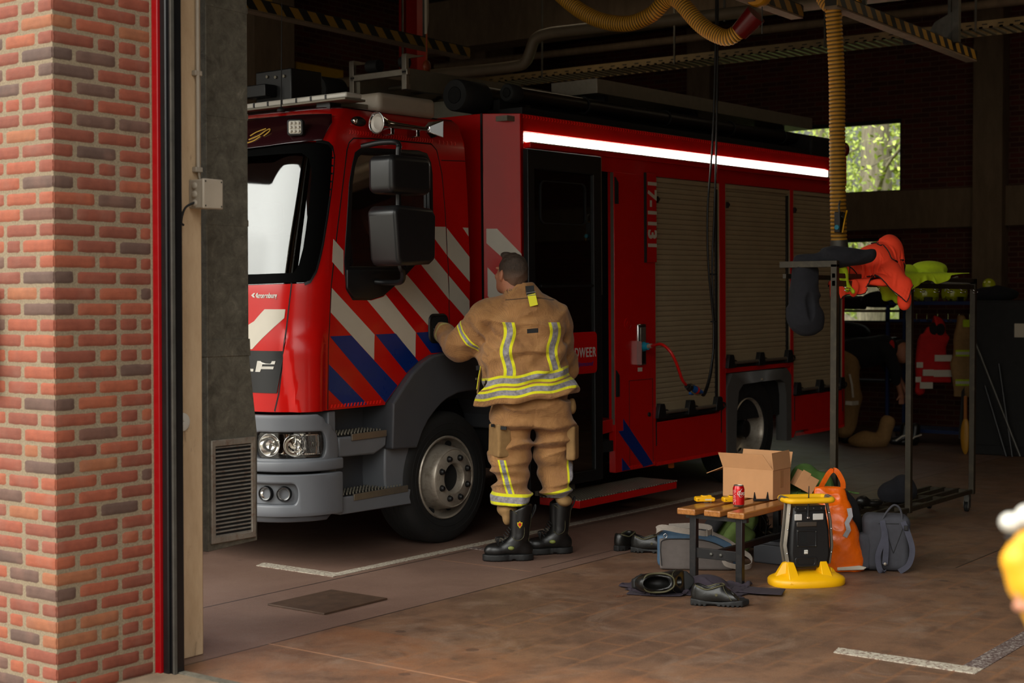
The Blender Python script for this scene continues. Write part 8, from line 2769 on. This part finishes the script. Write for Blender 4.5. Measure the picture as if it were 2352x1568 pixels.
# shelf with bags before the lower window
sf = thing('shelf_rack', 'dark shelf rack standing in front of the lower back window', 'shelf', (17.3, 7.0, 0))
for z in (1.46, 1.12, .6):
    MB().box(0, .4, 0, 1.3, z, z + .03).build('shelf', M['hallconc'] if z > 1.4 else M['blackm'], sf)
for y in (0, 1.27):
    MB().box(0, .03, y, y + .03, 0, 1.5).build('post', M['blackm'], sf)
for k, (y, z, w, lab) in enumerate(((7.62, 1.52, .26, 'black gym bag on the top shelf before the back window'), (7.22, 1.54, .22, 'black coat heap at the right end of the top window shelf'), (7.60, 1.17, .26, 'black gym bag on the lower window shelf'))):
    o = sculpt('gym_bag', lambda P: np.maximum(sd_ell(P, (0, 0, .05), (w, .15, .13)), -P[:, 2]) - .03 * folds(P, 9, k), (-w - .1, -.25, -.02), (w + .1, .25, .25), .014, M['black_cloth'])
    o.location = (17.5, y, z - .02); o.rotation_euler = (0, 0, -PI / 2); tag(o, lab, 'bag')

# ------------------------------------------------------------------ trees outside the back window
random.seed(21); rg = np.random.RandomState(4)
def m_bark():
    t = NT('tree bark')
    mp = t.node('Mapping'); mp.inputs['Scale'].default_value = (6, 6, 1)
    t.l(t.tc.outputs['Object'], mp.inputs[0])
    n = t.noise(3, 7, .7, vec=mp.outputs[0])
    t.set(color=t.ramp(n, [(.3, srgb(80, 72, 60)), (.7, srgb(146, 134, 112))]), rough=.9, normal=t.bump(n, .7, .03))
    return t.m
M['bark'] = m_bark()
leafm = NT('spring leaves')
oi = leafm.attr('lt').outputs['Fac']
leafm.set(color=leafm.ramp(oi, [(0, srgb(96, 110, 40)), (.5, srgb(150, 166, 60)), (1, srgb(196, 206, 96))]), rough=.6, trans=0.0)
def leaves(name, centers, rad, n, size, parent):
    V = np.zeros((n * 4, 3)); T = np.zeros(n * 4)
    for i in range(n):
        c = centers[rg.randint(len(centers))]
        p = np.array(c) + rg.normal(size=3) * rad
        a = rg.normal(size=3); a /= np.linalg.norm(a)
        b = np.cross(a, rg.normal(size=3)); b /= np.linalg.norm(b)
        s = size * rg.uniform(.6, 1.3)
        V[i * 4] = p - a * s; V[i * 4 + 1] = p + b * s * .55; V[i * 4 + 2] = p + a * s; V[i * 4 + 3] = p - b * s * .55
        T[i * 4:i * 4 + 4] = rg.uniform()
    me = npmesh(name, V, np.arange(n * 4).reshape(n, 4))
    me.polygons.foreach_set('use_smooth', [False] * n)
    at = me.attributes.new('lt', 'FLOAT', 'POINT'); at.data.foreach_set('value', T)
    o = link(name, me, leafm.m, parent)
    return o
def tree(x, y, r, h, label, nl, spread, seed):
    t = thing('tree', label, 'tree', (x, y, -1.0), (0, 0, 0), None)
    random.seed(seed)
    tk = MB().tube([(0, 0, 0), (.02, .05, 1.5), (-.02, .02, 3.2), (0, 0, 4.6), (.05, .05, h)], [r * 1.4, r * 1.1, r, r * 1.05, r * .5], 18)
    cs = []
    for k in range(16):
        z = 2.0 + (h - 2.0) * k / 15
        a = random.uniform(0, 2 * PI); L = random.uniform(1.5, 3.2) * (1 if z > 4.3 else .9)
        p0 = Vector((0, 0, z)); p1 = p0 + Vector((math.cos(a), math.sin(a), .5)) * L * .5; p2 = p1 + Vector((math.cos(a + .3), math.sin(a + .3), .5)) * L * .5
        rr = r * (.45 if k % 4 == 0 else .2)
        tk.tube(bez([p0, p1, p2], 5), [rr * (1 - .85 * i / 10) for i in range(11)], 8)
        for q in range(5):
            b0 = p1.lerp(p2, random.random()); b1 = b0 + Vector((random.uniform(-1, 1), random.uniform(-1, 1), random.uniform(-.3, .8)))
            tk.tube([b0, b1], [rr * .3, .01], 5)
            cs += [tuple(b1), tuple(b0.lerp(b1, .5))]
        cs += [tuple(p1), tuple(p2)]
    tk.build('trunk', M['bark'], t, smooth=60)
    leaves('foliage', cs, spread, nl, .055, t)
    return t
tree(25.0, 10.35, .27, 8.0, 'thick trunked spring tree seen through the upper back window', 9000, .42, 3)
tree(29.0, 14.0, .16, 8.5, 'slimmer leafy tree behind the thick trunk outside', 8000, .5, 5)
tree(31.0, 11.0, .14, 8.5, 'slim tree right of the thick trunk outside the window', 7000, .5, 8)
tree(34.0, 15.5, .15, 9, 'farthest leafy tree behind the left part of the window', 8000, .6, 9)
struct('ground', MB().box(40, 41, 0, 40, -1, 2.6), mk('distant hedge', (96, 100, 62), .95, var=.4, vscale=1.5))

# ------------------------------------------------------------------ someone's hand with a yellow lamp at the right edge, very close
HLOC = (1.902, .6155, 1.234)
hp = thing('person', 'blurred hand holding a yellow lamp at the right edge of the picture', 'person', HLOC, (0, 0, cam_rot()))
def hnd(P):
    d = sd_ell(P, (.035, .02, -.075), (.045, .02, .04))
    for k in range(4):
        b = v3(-.004 - .002 * k, -.012, -.052 - .017 * k)
        d = smin(d, smin(sd_caps(P, v3(.04, .015, -.05 - .017 * k), b, .0085), sd_caps(P, b, b + v3(.018, -.012, 0), .008, .007), .003), .003)
    d = smin(d, sd_caps(P, (.03, .0, -.045), (.012, -.028, -.025), .010, .009), .006)
    return smin(d, sd_caps(P, (.06, .02, -.085), (.20, .03, -.16), .026, .034), .02)
o = sculpt('hand', hnd, (-.04, -.05, -.20), (.24, .08, .0), .004, M['skin'], hp)
o.location = (.028, 0, .020); o.scale = (.85, .85, .85)
yl = thing('hand_lamp', 'yellow hand lamp with white switch cap held at the right edge', 'lamp', HLOC, (0, 0, cam_rot()))
def ylf(P):
    d = sd_caps(P, (.022, 0, -.012), (.036, 0, -.04), .022, .026)
    d = smin(d, sd_caps(P, (.036, 0, -.04), (.065, .0, -.115), .024, .020), .01)
    return smin(d, sd_caps(P, (.030, 0, .012), (.05, 0, .02), .018), .01)
sculpt('housing', ylf, (-.02, -.04, -.16), (.10, .05, .06), .004, mk('ochre yellow rubber', (214, 150, 10), .5, var=.05), yl)
MB().tube([(.008, 0, .018), (.05, 0, .040)], .006, 8).build('seal', M['black_plastic'], yl, smooth=60)
MB().ball((.012, 0, .038), (.014, .012, .012)).ball((.032, 0, .046), (.014, .012, .014)).ball((.048, 0, .042), (.012, .012, .012)).build('switch_cap', M['white'], yl, smooth=80)
MB().box(.035, .045, -.03, -.022, -.085, -.04).build('grip_pad', M['cream'], yl)
